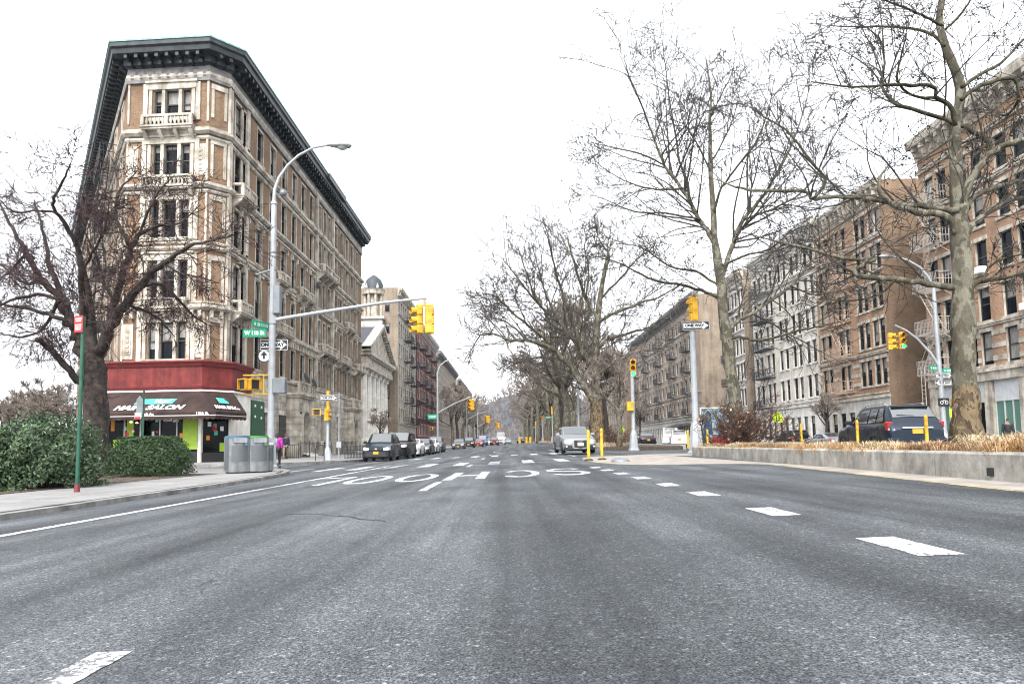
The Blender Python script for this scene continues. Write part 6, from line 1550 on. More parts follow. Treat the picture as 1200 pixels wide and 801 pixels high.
# ------------------------------------------------------------------ leafy bushes
def leafy(name, label, cat, c, rx, ry, h, n, leaf, lm, seed, box=False, lumps=9):
    r = random.Random(seed); t = thing(name, label, cat, c); m = MB(); st = MB()
    LP = [(r.uniform(0, 2*PI), r.uniform(.1, .9), r.uniform(.3, .6), r.uniform(.75, 1.2)) for _ in range(lumps)]
    for k in range(n):
        if box:      # clipped hedge: rounded block
            a = r.uniform(0, 2*PI); e = 2.3; ca, sa = math.cos(a), math.sin(a); q = (abs(ca)**e+abs(sa)**e)**(-1/e)
            u = r.random()**.28; zz = r.random(); f = 1-.38*zz**4
            if r.random() < .3: zz = 1-.05*r.random(); u = math.sqrt(r.random()); f = .64+.05*r.random()
            bumpy = 1+.07*math.sin(a*5+zz*4)+.06*math.sin(a*11+zz*9)+r.gauss(0, .02)
            p = V((ca*q*u*rx*f*bumpy, sa*q*u*ry*f*bumpy, .06+zz*h*(.97+.05*math.sin(a*3+u*5))))
        else:
            a = r.uniform(0, 2*PI); s_ = r.uniform(-.75, 1); u = r.random()**.3; cs = math.sqrt(max(0, 1-max(0, s_)**2))
            d = V((math.cos(a)*cs, math.sin(a)*cs, s_)); k_ = 1+.13*math.sin(a*3+s_*4+seed)+.1*math.sin(a*7-s_*6)+r.gauss(0, .05)
            p = V((d.x*rx*u*k_, d.y*ry*u*k_, max(.04, h*.42+d.z*h*.58*u*k_)))
        nrm_ = (V((p.x/rx, p.y/ry, (p.z-h*.4)/h))+rv(r, .55)).normalized(); a1 = nrm_.orthogonal().normalized(); a1 = Matrix.Rotation(r.uniform(0, 2*PI), 3, nrm_) @ a1; b1 = nrm_.cross(a1)
        L_ = leaf*r.uniform(.7, 1.3); w_ = L_*.5
        m.add([p-a1*L_*.5, p+b1*w_*.5+nrm_*L_*.07, p+a1*L_*.5-nrm_*L_*.1, p-b1*w_*.5+nrm_*L_*.07], [(0, 3, 2, 1)])
    for k in range(26 if not box else 20):
        a = r.uniform(0, 2*PI); q = V((math.cos(a)*rx*.7, math.sin(a)*ry*.7, h*r.uniform(.5, .85))); b = V((q.x*r.uniform(.1, .5), q.y*.3, -.03)); st.tube([b, b.lerp(q, .5)+rv(r, .05), q], [.018, .013, .006], 5)
    m.obj('foliage', M[lm], t, None, False); st.obj('stems', M['bark_dark'], t, 60, False); return t
q = P(50, 575, 14.2); leafy('evergreen_bush', 'large glossy evergreen bush behind the green sign post', 'bush', (q.x-.2, 14.6, SWL), .92, 1.2, 1.52, 15000, .085, 'leaf_bush', 3)
q = P(5, 575, 14); leafy('evergreen_bush', 'second evergreen bush cut by the left edge of the photo', 'bush', (q.x-.75, 13.9, SWL), 1.0, 1.2, 1.5, 11000, .085, 'leaf_bush', 5)
q = P(173, 560, 19.5); leafy('clipped_hedge', 'clipped dark green hedge block between the tree trunk and the silver bins', 'hedge', (q.x-.22, 20.0, SWL), 1.2, .85, 1.08, 24000, .062, 'leaf_dark', 8, True)
M['litter'] = leaf_mat('brown_leaf_litter', (.05, .028, .015), (.14, .085, .05), .2)
# mulch beds on the island
m = MB(); m.poly([(x, y, SWL+.01) for x, y in ((-22, 9), (-9.3, 9), (-9.2, 18), (-9.0, 21.2), (-13, 22.2), (-22, 22.5))]); struct('mulch_bed', m, M['soil'], 'brown mulch bed under the bush and the dark tree', 'soil')
m = MB(); 
for _ in range(500):
    a = rnd.uniform(-14, -9.1); b = rnd.uniform(11.5, 21); q = V((a, b, SWL+.02+rnd.random()*.02)); d = rv(rnd, .03); d.z *= .3; e = V((-d.y, d.x, .01)); m.quad(q-d, q-e, q+d, q+e)
o = m.obj('leaf_litter', M['litter'], None, None, False); tag(o, 'dead brown leaves scattered over the mulch bed', 'leaves', None, 'stuff')
# ------------------------------------------------------------------ planter grass and shrub
r = random.Random(77); m = MB(); m2 = MB()
def tuft(mm, c, n, h, sp, lean):
    for _ in range(n):
        a = r.uniform(0, 2*PI); rad = r.random()*sp*.35; b = c+V((math.cos(a)*rad, math.sin(a)*rad, 0)); hh = h*r.uniform(.5, 1.1); o_ = V((math.cos(a), math.sin(a), 0))*hh*r.uniform(.2, lean)
        w_ = r.uniform(.003, .0065); s_ = V((-math.sin(a), math.cos(a), 0))*w_; mid = b+o_*.45+V((0, 0, hh*.75)); tip = b+o_*1.1+V((0, 0, hh*r.uniform(.45, .95)))
        mm.add([b-s_, b+s_, mid+s_, mid-s_, tip], [(0, 1, 2, 3), (3, 2, 4)])
for _ in range(760):
    y = r.uniform(3.5, 25); x = 6.78-(26-y)*.0484+abs(r.gauss(0, 1.9)); 
    if x > 11.9: continue
    s_ = .75+.5*math.sin(y*1.9+1)*math.sin(y*.7)
    if math.sin(x*2.3+y*.9)+math.sin(y*1.7-x) < -.75: continue
    tuft(m, V((x, y, .41)), 90, .36*max(.45, s_)*(1 if y < 13 else .68), .5, .9)
o = m.obj('dry_grass', M['straw'], None, None, False); tag(o, 'dry straw coloured grass filling the near planter', 'grass', None, 'stuff')
for _ in range(75):      # taller fountain-like clumps
    y = r.uniform(4, 24.5); x = 7.1-(26-y)*.0484+abs(r.gauss(0, 1.2)); tuft(m, V((x, y, .41)), 220, r.uniform(.38, .78)*(1 if y < 13 else .6), .35, 1.0)
for _ in range(110):
    y = r.choice([r.uniform(5, 11.5), r.uniform(5, 11.5), r.uniform(5, 24)]); x = 7.05-(26-y)*.0484+abs(r.gauss(0, .6)); tuft(m2, V((x, y, .41)), 110, .25, .6, 1.15)
o = m2.obj('dead_leaves', M['rust_leaf'], None, None, False); tag(o, 'rusty dead ground cover along the near planter wall', 'ground cover', None, 'stuff')
m = MB(); m2 = MB()
for y in range(48, 150, 2):
    for _ in range(5): tuft(m, V((6.3+abs(r.gauss(0, 1.1)), y+r.uniform(-1, 1), .42+rise(y))), 22, .4, .9, .9)
o = m.obj('dry_grass', M['straw'], None, None, False); tag(o, 'dry grass and leaves on the far planter', 'grass', None, 'stuff')
def bare_shrub(label, px, D, z, h, w_, n, seed):
    q = P(px, 510, D); t = thing('bare_shrub', label, 'shrub', (q.x, D, z)); m = MB(); g = Grower(seed, m, dict(seg=.14, bend=.4, wig=.14, up=.1, rmin=.006, lev=3, kids=[5, 4, 2], ang=(20, 55), len0=(.35, .6), len=(.35, .6), lmin=.12, lmax=[.6, .35, .2], thick=.012)); r2 = random.Random(seed)
    for _ in range(n):
        a = r2.uniform(0, 2*PI); el = r2.uniform(.35, 1.35); b = V((r2.gauss(0, .14*w_), r2.gauss(0, .14*w_), -.02)); g.branch(b, V((math.cos(a)*math.cos(el), math.sin(a)*math.cos(el), math.sin(el))), h*r2.uniform(.65, 1.05), .016, 0)
    m.obj('twigs', M['shrub_twig'], t, None, False)
    lf = MB()
    for q in r2.sample(g.tips, min(len(g.tips), 420)):
        d = rv(r2, .03); e = rv(r2, .025); lf.quad(q-d, q-e, q+d, q+e)
    lf.obj('dead_leaves', M['rust_leaf'], t, None, False); return t
bare_shrub('dense dark brown leafless shrub round the leaning plane tree trunk', 872, 24.0, .42, 1.75, 1.8, 64, 4)
bare_shrub('low brown leafless shrub on the far planter near the yellow sign', 722, 60, .45, 1.7, 2.2, 40, 6)
# ------------------------------------------------------------------ vehicles
def lerp_list(L_, y):
    if y <= L_[0][0]: return L_[0][1]
    for (a, va), (b, vb) in zip(L_[:-1], L_[1:]):
        if y <= b:
            t = (y-a)/(b-a) if b > a else 1; return va+(vb-va)*t
    return L_[-1][1]
KIND = {
 'suv':   dict(L=4.6, W=1.80, H=1.70, hood=.94, cowl=1.08, belt=1.08, rearb=1.10, cy=-1.02, wy=-.38, ry=1.75, by=2.22, zb=.24, R=.35, wf=-1.42, wr=1.30, tail=1.05),
 'bigsuv':dict(L=5.1, W=1.96, H=1.88, hood=1.10, cowl=1.2, belt=1.2, rearb=1.22, cy=-1.05, wy=-.45, ry=2.1, by=2.48, zb=.30, R=.39, wf=-1.6, wr=1.45, tail=1.2),
 'sedan': dict(L=4.7, W=1.80, H=1.45, hood=.78, cowl=.93, belt=.95, rearb=1.0, cy=-.95, wy=-.22, ry=.95, by=1.75, zb=.2, R=.32, wf=-1.42, wr=1.38, tail=.98),
 'coupe': dict(L=4.75, W=1.85, H=1.40, hood=.76, cowl=.93, belt=.95, rearb=1.0, cy=-.98, wy=-.2, ry=.75, by=1.75, zb=.19, R=.34, wf=-1.42, wr=1.42, tail=.96),
 'hatch': dict(L=4.5, W=1.84, H=1.47, hood=.80, cowl=.96, belt=.97, rearb=1.0, cy=-.92, wy=-.2, ry=1.3, by=2.1, zb=.19, R=.34, wf=-1.36, wr=1.33, tail=.95),
 'van':   dict(L=5.3, W=1.95, H=2.15, hood=1.05, cowl=1.2, belt=1.2, rearb=1.25, cy=-1.85, wy=-1.1, ry=2.5, by=2.62, zb=.28, R=.36, wf=-1.75, wr=1.5, tail=1.25),
}
_wheel = {}
def wheel_mesh(R):
    if R not in _wheel:
        Q = Matrix.Rotation(PI/2, 4, 'Y'); m = MB(); m.lathe([(R*.66, -.1), (R*.9, -.105), (R, -.075), (R, .075), (R*.9, .105), (R*.66, .1)], 22, 0, Q); a = m.mesh('tyre', M['tyre'], 40)
        m = MB(); m.lathe([(R*.2, .06), (R*.2, .085), (R*.02, .09)], 14, 0, Q); m.lathe([(R*.67, .0), (R*.67, .1), (R*.6, .1), (R*.58, .04)], 22, 0, Q)
        for k in range(7): m.M = Matrix.Rotation(2*PI*k/7, 4, 'X'); m.box(.055, .09, -.045, .045, R*.15, R*.62)
        m.M = None; m.lathe([(R*.6, -.02), (R*.6, .02), (.02, .03)], 18, 1, Q); b = m.mesh('rim', [M['rim'], M['black']], 40); _wheel[R] = (a, b)
    return _wheel[R]
def car(kind, name, label, cat, pos, rot, paint, group=None, front='', rear='', plate='plate_orange', rails=False, tint=None, detail=True, clad=False, badge=None):
    k = KIND[kind]; L, W, H = k['L'], k['W']/2, k['H']; t = thing(name, label, cat, pos, rot, group); pm = M[paint]
    hl = L/2; zb = k['zb']; R = k['R']
    topl = [(-hl, k['hood']-.14), (-hl+.05, k['hood']-.08), (-hl+.12, k['hood']-.04), (-hl+.35, k['hood']), (k['cy'], k['cowl']), (k['by'], k['rearb']), (hl-.12, k['tail']), (hl, k['tail']-.22)]
    wl = [(-hl, .60), (-hl+.05, .74), (-hl+.12, .84), (-hl+.25, .91), (-hl+.4, .95), (-hl+.9, .99), (0, 1), (hl-.6, .985), (hl-.15, .93), (hl, .86)]
    ys = set([-hl, -hl+.05, -hl+.12, -hl+.25, -hl+.4, -hl+.7, k['cy'], -.5, 0, .5, k['by'], hl-.3, hl-.12, hl-.05, hl])
    Ra = R*1.16
    for c in (k['wf'], k['wr']):
        for j in range(-6, 7): ys.add(c+Ra*math.sin(j/6*PI/2))
    ys = sorted(ys); m = MB(); vs = []; n = 15; zw = R
    for y in ys:
        zt = lerp_list(topl, y); w_ = W*lerp_list(wl, y); z0 = zb+(.1 if abs(y) > hl-.06 else 0); lo = z0
        for c in (k['wf'], k['wr']):
            if abs(y-c) < Ra: lo = max(lo, zw+math.sqrt(max(0, Ra**2-(y-c)**2)))
        h = zt-lo
        rim_ = lo > z0+.02
        half = [(0, z0+.02), (w_*.72, z0+.02), (w_*.93 if not rim_ else w_*.99, lo), (w_*.985, lo+min(.1, h*.2)), (w_, max(lo+.02, lo+(zt-lo)*.5)), (w_*.985, max(lo+.03, zt-.13)), (w_*.93, zt-.035), (w_*.80, zt)]
        ring = [(x, z) for x, z in half]+[(-x, z) for x, z in reversed(half[1:])]
        ring.insert(8, (0, zt+.035)); 
        vs += [(x, y, z) for x, z in ring]; n = len(ring)
    fs = []
    for i in range(len(ys)-1):
        for j in range(n): l = (j+1) % n; fs.append((i*n+j, i*n+l, i*n+n+l, i*n+n+j))
    fs.append(tuple(range(n))); fs.append(tuple(reversed(range((len(ys)-1)*n, len(ys)*n))))
    m.add(vs, [tuple(reversed(f)) for f in fs])
    # greenhouse
    cy, wy, ry, by = k['cy'], k['wy'], k['ry'], k['by']; bz = k['belt']-.02; wb = W*.90; wt = W*.70 if kind not in ('van', 'bigsuv') else W*.80
    zr = H-.035; mid = (wy+ry)/2
    st = [(cy, 0, wb*.92), (wy, 1, wt), (wy+.35, 1.015, wt*1.02), (mid, 1.025, wt*1.02), (ry-.2, 1.01, wt), (ry, .985, wt*.97), (by, 0, wb*.9)]
    zl = lambda y: lerp_list([(cy, k['cowl']-.03), (by, k['rearb']-.03)], y)
    vs = []
    for y, f, wtt in st:
        zz = zl(y); zt = zz+(zr-zz)*f; wbb = wb if f else wb*.93
        if f: ring = [(-wbb, zz), (-(wbb+(wtt-wbb)*.5)-.015, zz+(zt-zz)*.5), (-wtt, zt-.03), (-wtt*.86, zt+.012), (0, zt+.04), (wtt*.86, zt+.012), (wtt, zt-.03), ((wbb+(wtt-wbb)*.5)+.015, zz+(zt-zz)*.5), (wbb, zz)]
        else: ring = [(-wbb, zz), (-wbb*.99, zz+.005), (-wtt*.93, zz+.012), (-wtt*.75, zz+.02), (0, zz+.03), (wtt*.75, zz+.02), (wtt*.93, zz+.012), (wbb*.99, zz+.005), (wbb, zz)]
        vs += [(x, y, z) for x, z in ring]
    q = 9; fs = [(i*q+j, i*q+j+1, i*q+q+j+1, i*q+q+j) for i in range(len(st)-1) for j in range(q-1)]
    b0 = len(m.v); m.add(vs, fs); body = m.obj('body', pm, t, 32)
    def bl(i, j0, j1, u, v, o):      # bilinear point on a greenhouse span, pushed out by o
        A, B_, C, D_ = [V(vs[a]) for a in (i*q+j0, i*q+j1, (i+1)*q+j1, (i+1)*q+j0)]; p = A.lerp(B_, u).lerp(D_.lerp(C, u), v); nn = (B_-A).cross(D_-A).normalized(); return p+nn*o
    gl = M['glass']
    def glass(nm, i, u0, u1, v0, v1, sgn):
        g = MB(); N = 8; P_ = []
        for a in range(N+1):
            for b in range(3):
                u = u0+(u1-u0)*a/N; v = v0+(v1-v0)*b/2; j = 2+int(min(3.999, u*4)); f = u*4-int(min(3.999, u*4)); pA = V(vs[i*q+j]).lerp(V(vs[i*q+j+1]), f); pB = V(vs[(i+1)*q+j]).lerp(V(vs[(i+1)*q+j+1]), f)
                p = pA.lerp(pB, v); P_.append(p+V((0, sgn*.012, .012)))
        g.add(P_, [(a*3+b, a*3+b+1, a*3+b+4, a*3+b+3) for a in range(N) for b in range(2)]); return g.obj(nm, gl, t, 60)
    glass('windscreen', 0, .05, .95, .12, .95, -1); glass('rear_window', 5, .07, .93, .08, .72, 1)
    zlo = lambda y: zl(y)+.05
    def sidew(s_, y0, y1, y2, y3, nm='side_window'):
        """quad: bottom y0..y1, top y3..y2"""
        g = MB(); zz = zr-.09; xx = lambda y, z: s_*(wb+(wt-wb)*((z-zl(y))/(zr-zl(y)))+.022)
        pts = [(xx(y0, zlo(y0)), y0, zlo(y0)), (xx(y1, zlo(y1)), y1, zlo(y1)), (xx(y2, zz), y2, zz), (xx(y3, zz), y3, zz)]
        mids = [tuple((a+b)/2 for a, b in zip(pts[1], pts[2])), tuple((a+b)/2 for a, b in zip(pts[3], pts[0]))]; mids = [(x+s_*.012, y, z) for x, y, z in mids]
        g.add([pts[0], pts[1], mids[0], pts[2], pts[3], mids[1]], [(0, 1, 2, 5), (5, 2, 3, 4)]); g.obj(nm, gl, t, 60)
    bp_ = (wy+ry)/2-.05
    for s_ in (-1, 1):
        sidew(s_, cy+.42, bp_-.05, bp_-.05, wy+.12)
        if kind in ('suv', 'bigsuv', 'van'):
            c2 = bp_+(ry-bp_)*.55; sidew(s_, bp_+.05, c2, c2, bp_+.05); sidew(s_, c2+.08, ry+.1, ry-.12, c2+.08)
        else: sidew(s_, bp_+.05, by-.42, ry-.08, bp_+.05)
    # underbody, wheels
    g = MB(); g.box(-W*.8, W*.8, -hl+.25, hl-.25, zb-.04, zb+.35); g.obj('underbody', M['black'], t)
    wm_, rm_ = wheel_mesh(R)
    for s_ in (-1, 1):
        for c in (k['wf'], k['wr']):
            o = link('wheel', wm_, t, (s_*(W-.125), c, R)); o.rotation_euler = (0, 0, 0 if s_ > 0 else PI); link('rim', rm_, o)
    for s_ in (-1, 1):      # mirrors
        g = MB(); g.bbox(s_*(W*.93+.11)-.11, s_*(W*.93+.11)+.11, cy+.32, cy+.42, k['cowl']+.0, k['cowl']+.15, .03); g.box(min(s_*W*.85, s_*W*1.0), max(s_*W*.85, s_*W*1.0), cy+.35, cy+.4, k['cowl']-.02, k['cowl']+.05); g.obj('wing_mirror', pm if not clad else M['black'], t, 40)
    hz = k['hood']
    yf = lambda x: lerp_list([(0, -hl), (.60, -hl), (.74, -hl+.05), (.84, -hl+.12), (.91, -hl+.25), (.95, -hl+.4)], abs(x)/W)
    def fpatch(nm, pts, mt, o=.012, sub=6):      # patch on the curved nose
        g = MB(); xs_ = [p[0] for p in pts]; N = sub; x0, x1 = min(xs_), max(xs_)
        zt_ = lambda x: lerp_list(sorted([(p[0], p[1]) for p in pts if p[2] == 1]), x); zb_ = lambda x: lerp_list(sorted([(p[0], p[1]) for p in pts if p[2] == 0]), x); P_ = []
        for a in range(N+1): x = x0+(x1-x0)*a/N; P_ += [(x, yf(x)-o-.01, zb_(x)), (x, yf(x)-o+.0, zt_(x))]
        Pb = [(x, y+.1, z) for x, y, z in P_]
        f = [(2*a, 2*a+2, 2*a+3, 2*a+1) for a in range(N)]; b = len(P_)
        f += [(2*a+1, 2*a+3, b+2*a+3, b+2*a+1) for a in range(N)]+[(2*a+2, 2*a, b+2*a, b+2*a+2) for a in range(N)]+[(0, 1, b+1, b), (2*N+1, 2*N, b+2*N, b+2*N+1)]
        g.add(P_+Pb, f); return g.obj(nm, M[mt], t, 50)
    fz = hz-.12
    for s_ in (-1, 1): fpatch('headlight', sorted([(s_*W*.48, fz-.01, 1), (s_*W*.70, fz+.03, 1), (s_*W*.92, fz+.03, 1), (s_*W*.48, fz-.15, 0), (s_*W*.70, fz-.17, 0), (s_*W*.92, fz-.14, 0)]), 'headlamp')
    if front == 'deep':
        gr = fpatch('grille', [(-W*.36, fz+.02, 1), (W*.36, fz+.02, 1), (-W*.36, fz-.36, 0), (0, fz-.40, 0), (W*.36, fz-.36, 0)], 'black', .02, 8)
        fpatch('grille_surround', [(-W*.39, fz+.045, 1), (W*.39, fz+.045, 1), (-W*.39, fz-.39, 0), (0, fz-.43, 0), (W*.39, fz-.39, 0)], 'chrome', .008, 8)
        for s_ in (-1, 1): fpatch('air_intake', [(s_*W*.46, fz-.24, 1), (s_*W*.86, fz-.24, 1), (s_*W*.46, fz-.38, 0), (s_*W*.86, fz-.38, 0)], 'black', .016); g = MB(); g.lathe([(.055, 0), (.05, .02), (.01, .025)], 10, 0, Matrix.Translation((s_*W*.78, yf(W*.78)-.03, fz-.31)) @ Matrix.Rotation(PI/2, 4, 'X')); g.obj('fog_lamp', M['headlamp'], t)
        fpatch('bumper_lip', [(-W*.9, zb+.12, 1), (W*.9, zb+.12, 1), (-W*.9, zb+.02, 0), (W*.9, zb+.02, 0)], 'trim_black', .014, 10)
        pz = fz-.2
    else:
        fpatch('grille', [(-W*.42, fz-.02, 1), (W*.42, fz-.02, 1), (-W*.40, fz-.14, 0), (W*.40, fz-.14, 0)], 'black', .018, 8)
        fpatch('bumper', [(-W*.92, fz-.24, 1), (W*.92, fz-.24, 1), (-W*.92, zb+.04, 0), (W*.92, zb+.04, 0)], 'trim_black' if clad else paint_key(paint), .03, 10)
        fpatch('air_intake', [(-W*.5, zb+.22, 1), (W*.5, zb+.22, 1), (-W*.45, zb+.08, 0), (W*.45, zb+.08, 0)], 'black', .05, 8)
        pz = fz-.30
    if badge == 'rings':
        g = MB()
        for x in (-.105, -.035, .035, .105):
            n_ = 16; vs2 = []; 
            for a in range(n_): an = 2*PI*a/n_; vs2 += [(x+.05*math.cos(an), 0, .05*math.sin(an)), (x+.039*math.cos(an), 0, .039*math.sin(an))]
            g.add([(vx, yf(0)-.045, fz-.05+vz) for vx, vy, vz in vs2], [(2*a, 2*((a+1) % n_), 2*((a+1) % n_)+1, 2*a+1) for a in range(n_)])
        g.obj('badge', M['chrome'], t)
    elif badge == 'oval': g = MB(); g.lathe([(.09, 0), (.08, .012), (.01, .016)], 14, 0, Matrix.Translation((0, yf(0)-.03, fz-.08)) @ Matrix.Rotation(PI/2, 4, 'X') @ Matrix.Diagonal((1, .55, 1, 1))); g.obj('badge', M['chrome'], t, 50)
    g = MB(); g.box(-.155, .155, yf(0)-.075, yf(0)-.05, pz-.075, pz+.075); g.obj('licence_plate', M[plate], t)
    # rear
    yr = lambda x: hl-.02-.22*(abs(x)/W)**2.2
    tz = k['tail']
    tall = kind in ('suv', 'bigsuv', 'van')
    for s_ in (-1, 1):
        g = MB()
        if tall: g.bbox(min(s_*W*.72, s_*W*.93), max(s_*W*.72, s_*W*.93), hl-.42, yr(W*.75)+.06, tz-.26, tz+.06, .03)
        else: g.bbox(min(s_*W*.52, s_*W*.92), max(s_*W*.52, s_*W*.92), hl-.34, yr(W*.7)+.05, tz-.2, tz-.04, .03)
        o = g.obj('tail_light', M['taillamp'], t, 40)
        g = MB(); y_ = yr(W*.75)+.062; zc = tz-.2 if tall else tz-.15; g.box(min(s_*W*.74, s_*W*.91), max(s_*W*.74, s_*W*.91), y_-.01, y_+.004, zc-.03, zc+.04); g.obj('reversing_lamp', M['headlamp'], o)
    g = MB(); g.bbox(-W*.95, W*.95, hl-.2, hl+.05, zb+.1, zb+.34, .05); g.obj('rear_bumper', M['trim_black'] if clad else pm, t, 40)
    g = MB(); pz2 = tz-.27 if tall else zb+.5; g.box(-.155, .155, hl-.0, hl+.02, pz2-.075, pz2+.075); g.obj('licence_plate', M[plate], t)
    if tall:
        g = MB(); g.box(-W*.5, W*.5, hl-.01, hl+.025, pz2+.1, pz2+.15); g.obj('tailgate_trim', M['chrome'], t)
        g = MB(); g.bbox(-W*.62, W*.62, ry-.05, ry+.16, zr-.07, zr-.01, .02); g.obj('spoiler', M['black'], t, 40)
        g = MB(); a = bl(5, 3, 5, .5, .66, .03); b = bl(5, 3, 5, .95, .6, .03); g.tube([a, b], .014, 4); g.obj('wiper', M['black'], t)
    if rails:
        for s_ in (-1, 1): g = MB(); g.tube([(s_*wt*.9, wy+.2, H-.03), (s_*wt*.9, wy+.35, H+.05), (s_*wt*.9, ry-.35, H+.05), (s_*wt*.9, ry-.15, H-.03)], .018, 6); g.obj('roof_rail', M['chrome'] if paint != 'p_black' else M['black'], t)
    # door seams and handles
    for s_ in (-1, 1):
        g = MB()
        for y in (cy+.1, bp_, bp_+1.0): g.box(s_*W*.995-.006, s_*W*.995+.006, y-.008, y+.008, zb+.15, k['belt']-.1)
        g.box(s_*W*.99-.008, s_*W*.99+.008, k['wf']+Ra, k['wr']-Ra, zb+.16, zb+.2); g.obj('door_seam', M['black'], t)
        for y in (bp_-.2, bp_+.8): g = MB(); g.bbox(s_*W*.99-.025, s_*W*.99+.025, y-.1, y+.1, k['belt']-.2, k['belt']-.165, .008); g.obj('door_handle', pm, t, 40)
    return t
def paint_key(p): return p
# row parked at left, facing us
row = [('suv', 42.6, -7.95, 'p_navy', 'dark blue estate car with orange plate, first of the parked row at left', 'suv', dict(badge='oval', clad=True, rails=True)),
       ('bigsuv', 49.0, -7.95, 'p_black', 'big black off-road car with bright windscreen, second of the parked row', 'suv', dict(front='', plate='plate_white')),
       ('sedan', 56.0, -8.05, 'p_white', 'white saloon parked third in the row behind the big black car', 'car', dict()),
       ('hatch', 61.6, -7.9, 'p_char', 'dark grey hatchback parked between two white cars', 'car', dict()),
       ('sedan', 67.6, -8.0, 'p_white', 'white car parked fifth in the left row under the far yellow light', 'car', dict()),
       ('suv', 73.6, -8.0, 'p_grey', 'grey car closing the first parked row at left', 'car', dict())]
for kind, D, x, paint, lab, cat, kw in row:
    car(kind, 'parked_car', lab, cat, (x, D, G(x, D)), rnd.uniform(-.02, .02), paint, 'cars parked along the left kerb', **kw)
far = [('sedan', 538, 98, 'p_grey', 'grey saloon parked alone beyond the first row, under the bare trees at left'), ('suv', 550, 112, 'p_black', 'dark car parked behind the grey saloon at left'), ('sedan', 561, 128, 'p_red', 'small red car among the distant traffic'),
       ('van', 566, 143, 'p_blue', 'blue van behind the small red car'), ('sedan', 573.5, 150, 'p_white', 'white car next to the blue van in the distance'), ('suv', 579.5, 140, 'p_maroon', 'maroon car in the distant traffic'),
       ('van', 587, 150, 'p_white', 'white bus like van heading toward us down the boulevard'), ('sedan', 595, 170, 'p_silver', 'pale car right of the distant white van'), ('suv', 610, 175, 'p_black', 'dark car waiting behind the far yellow posts'), ('sedan', 614, 190, 'p_char', 'second dark car by the far yellow posts')]
for kind, px, D, paint, lab in far:
    x = P(px, 520, D).x; o = car(kind, 'parked_car' if px < 556 else 'car', lab, 'van' if kind == 'van' else 'car', (x, D, G(x, D)), 0, paint, None); 
    if kind == 'van' and paint == 'p_white': o.scale = (1.05, 1.2, 1.25)
x = P(676, 531, 37).x; car('hatch', 'car', 'silver car with deep black grille driving toward the two yellow posts', 'car', (x-.05, 38.1, G(x, 37)+.06), 0.06, 'p_silver', None, front='deep', plate='plate_white', badge='rings')
x = P(1084, 510, 23.6).x; o = car('suv', 'parked_car', 'near black estate car seen from behind, over the planter grass', 'car', (x-.1, 25.9, G(x, 25)+.02), PI-.09, 'p_navy', 'cars in the right roadway', rails=True, clad=False); o.scale = (1.12, 1.06, 1.04)
for kind, px, D, xx, rot, paint, lab, cat in [
    ('coupe', 968, 52, None, PI+.05, 'p_silver', 'low silver coupe parked across, left of the black estate car', 'car'), ('suv', 927, 60, None, PI, 'p_black', 'dark car parked between the brown shrub and the silver coupe', 'car'),
    ('sedan', 755, 76, None, PI, 'p_black', 'black saloon with red tail lights beside the far signal pole', 'car'), ('van', 786, 80, None, PI-.25, 'p_white', 'white van with dark rear window near the thick signal pole', 'van'),
    ('suv', 795, 70, None, PI-.2, 'p_white', 'small white car just behind the white van', 'car'), ('sedan', 853, 58, None, PI+.2, 'p_red', 'red car half hidden by the brown shrub', 'car'), ('sedan', 1168, 47, None, PI, 'p_grey', 'grey car hidden behind the near tree trunk', 'car')]:
    x = P(px, 510, D).x
    if px == 1168: continue
    car(kind, 'parked_car', lab, cat, (x, D, G(x, D)), rot, paint, 'cars in the right roadway')
for kind, D, paint, lab in [('sedan', 67, 'p_white', 'white car at the far right kerb, first beyond the dark one by the shrub'), ('suv', 73.5, 'p_grey', 'grey car at the far right kerb, behind the shrub twigs'), ('sedan', 80, 'p_black', 'black car at the far right kerb near the blue hoarding'), ('hatch', 44.5, 'p_white', 'white car at the far right kerb, mostly behind the black estate car')]:
    car(kind, 'parked_car', lab, 'car', (23.6, D, G(23.6, D)), PI, paint, 'cars in the right roadway')
x = P(112, 530, 33).x; car('sedan', 'parked_car', 'silver grey car standing behind the dark tree trunk and the clipped hedge', 'car', (x-.6, 31.6, -.26), -.75, 'p_grey', None)
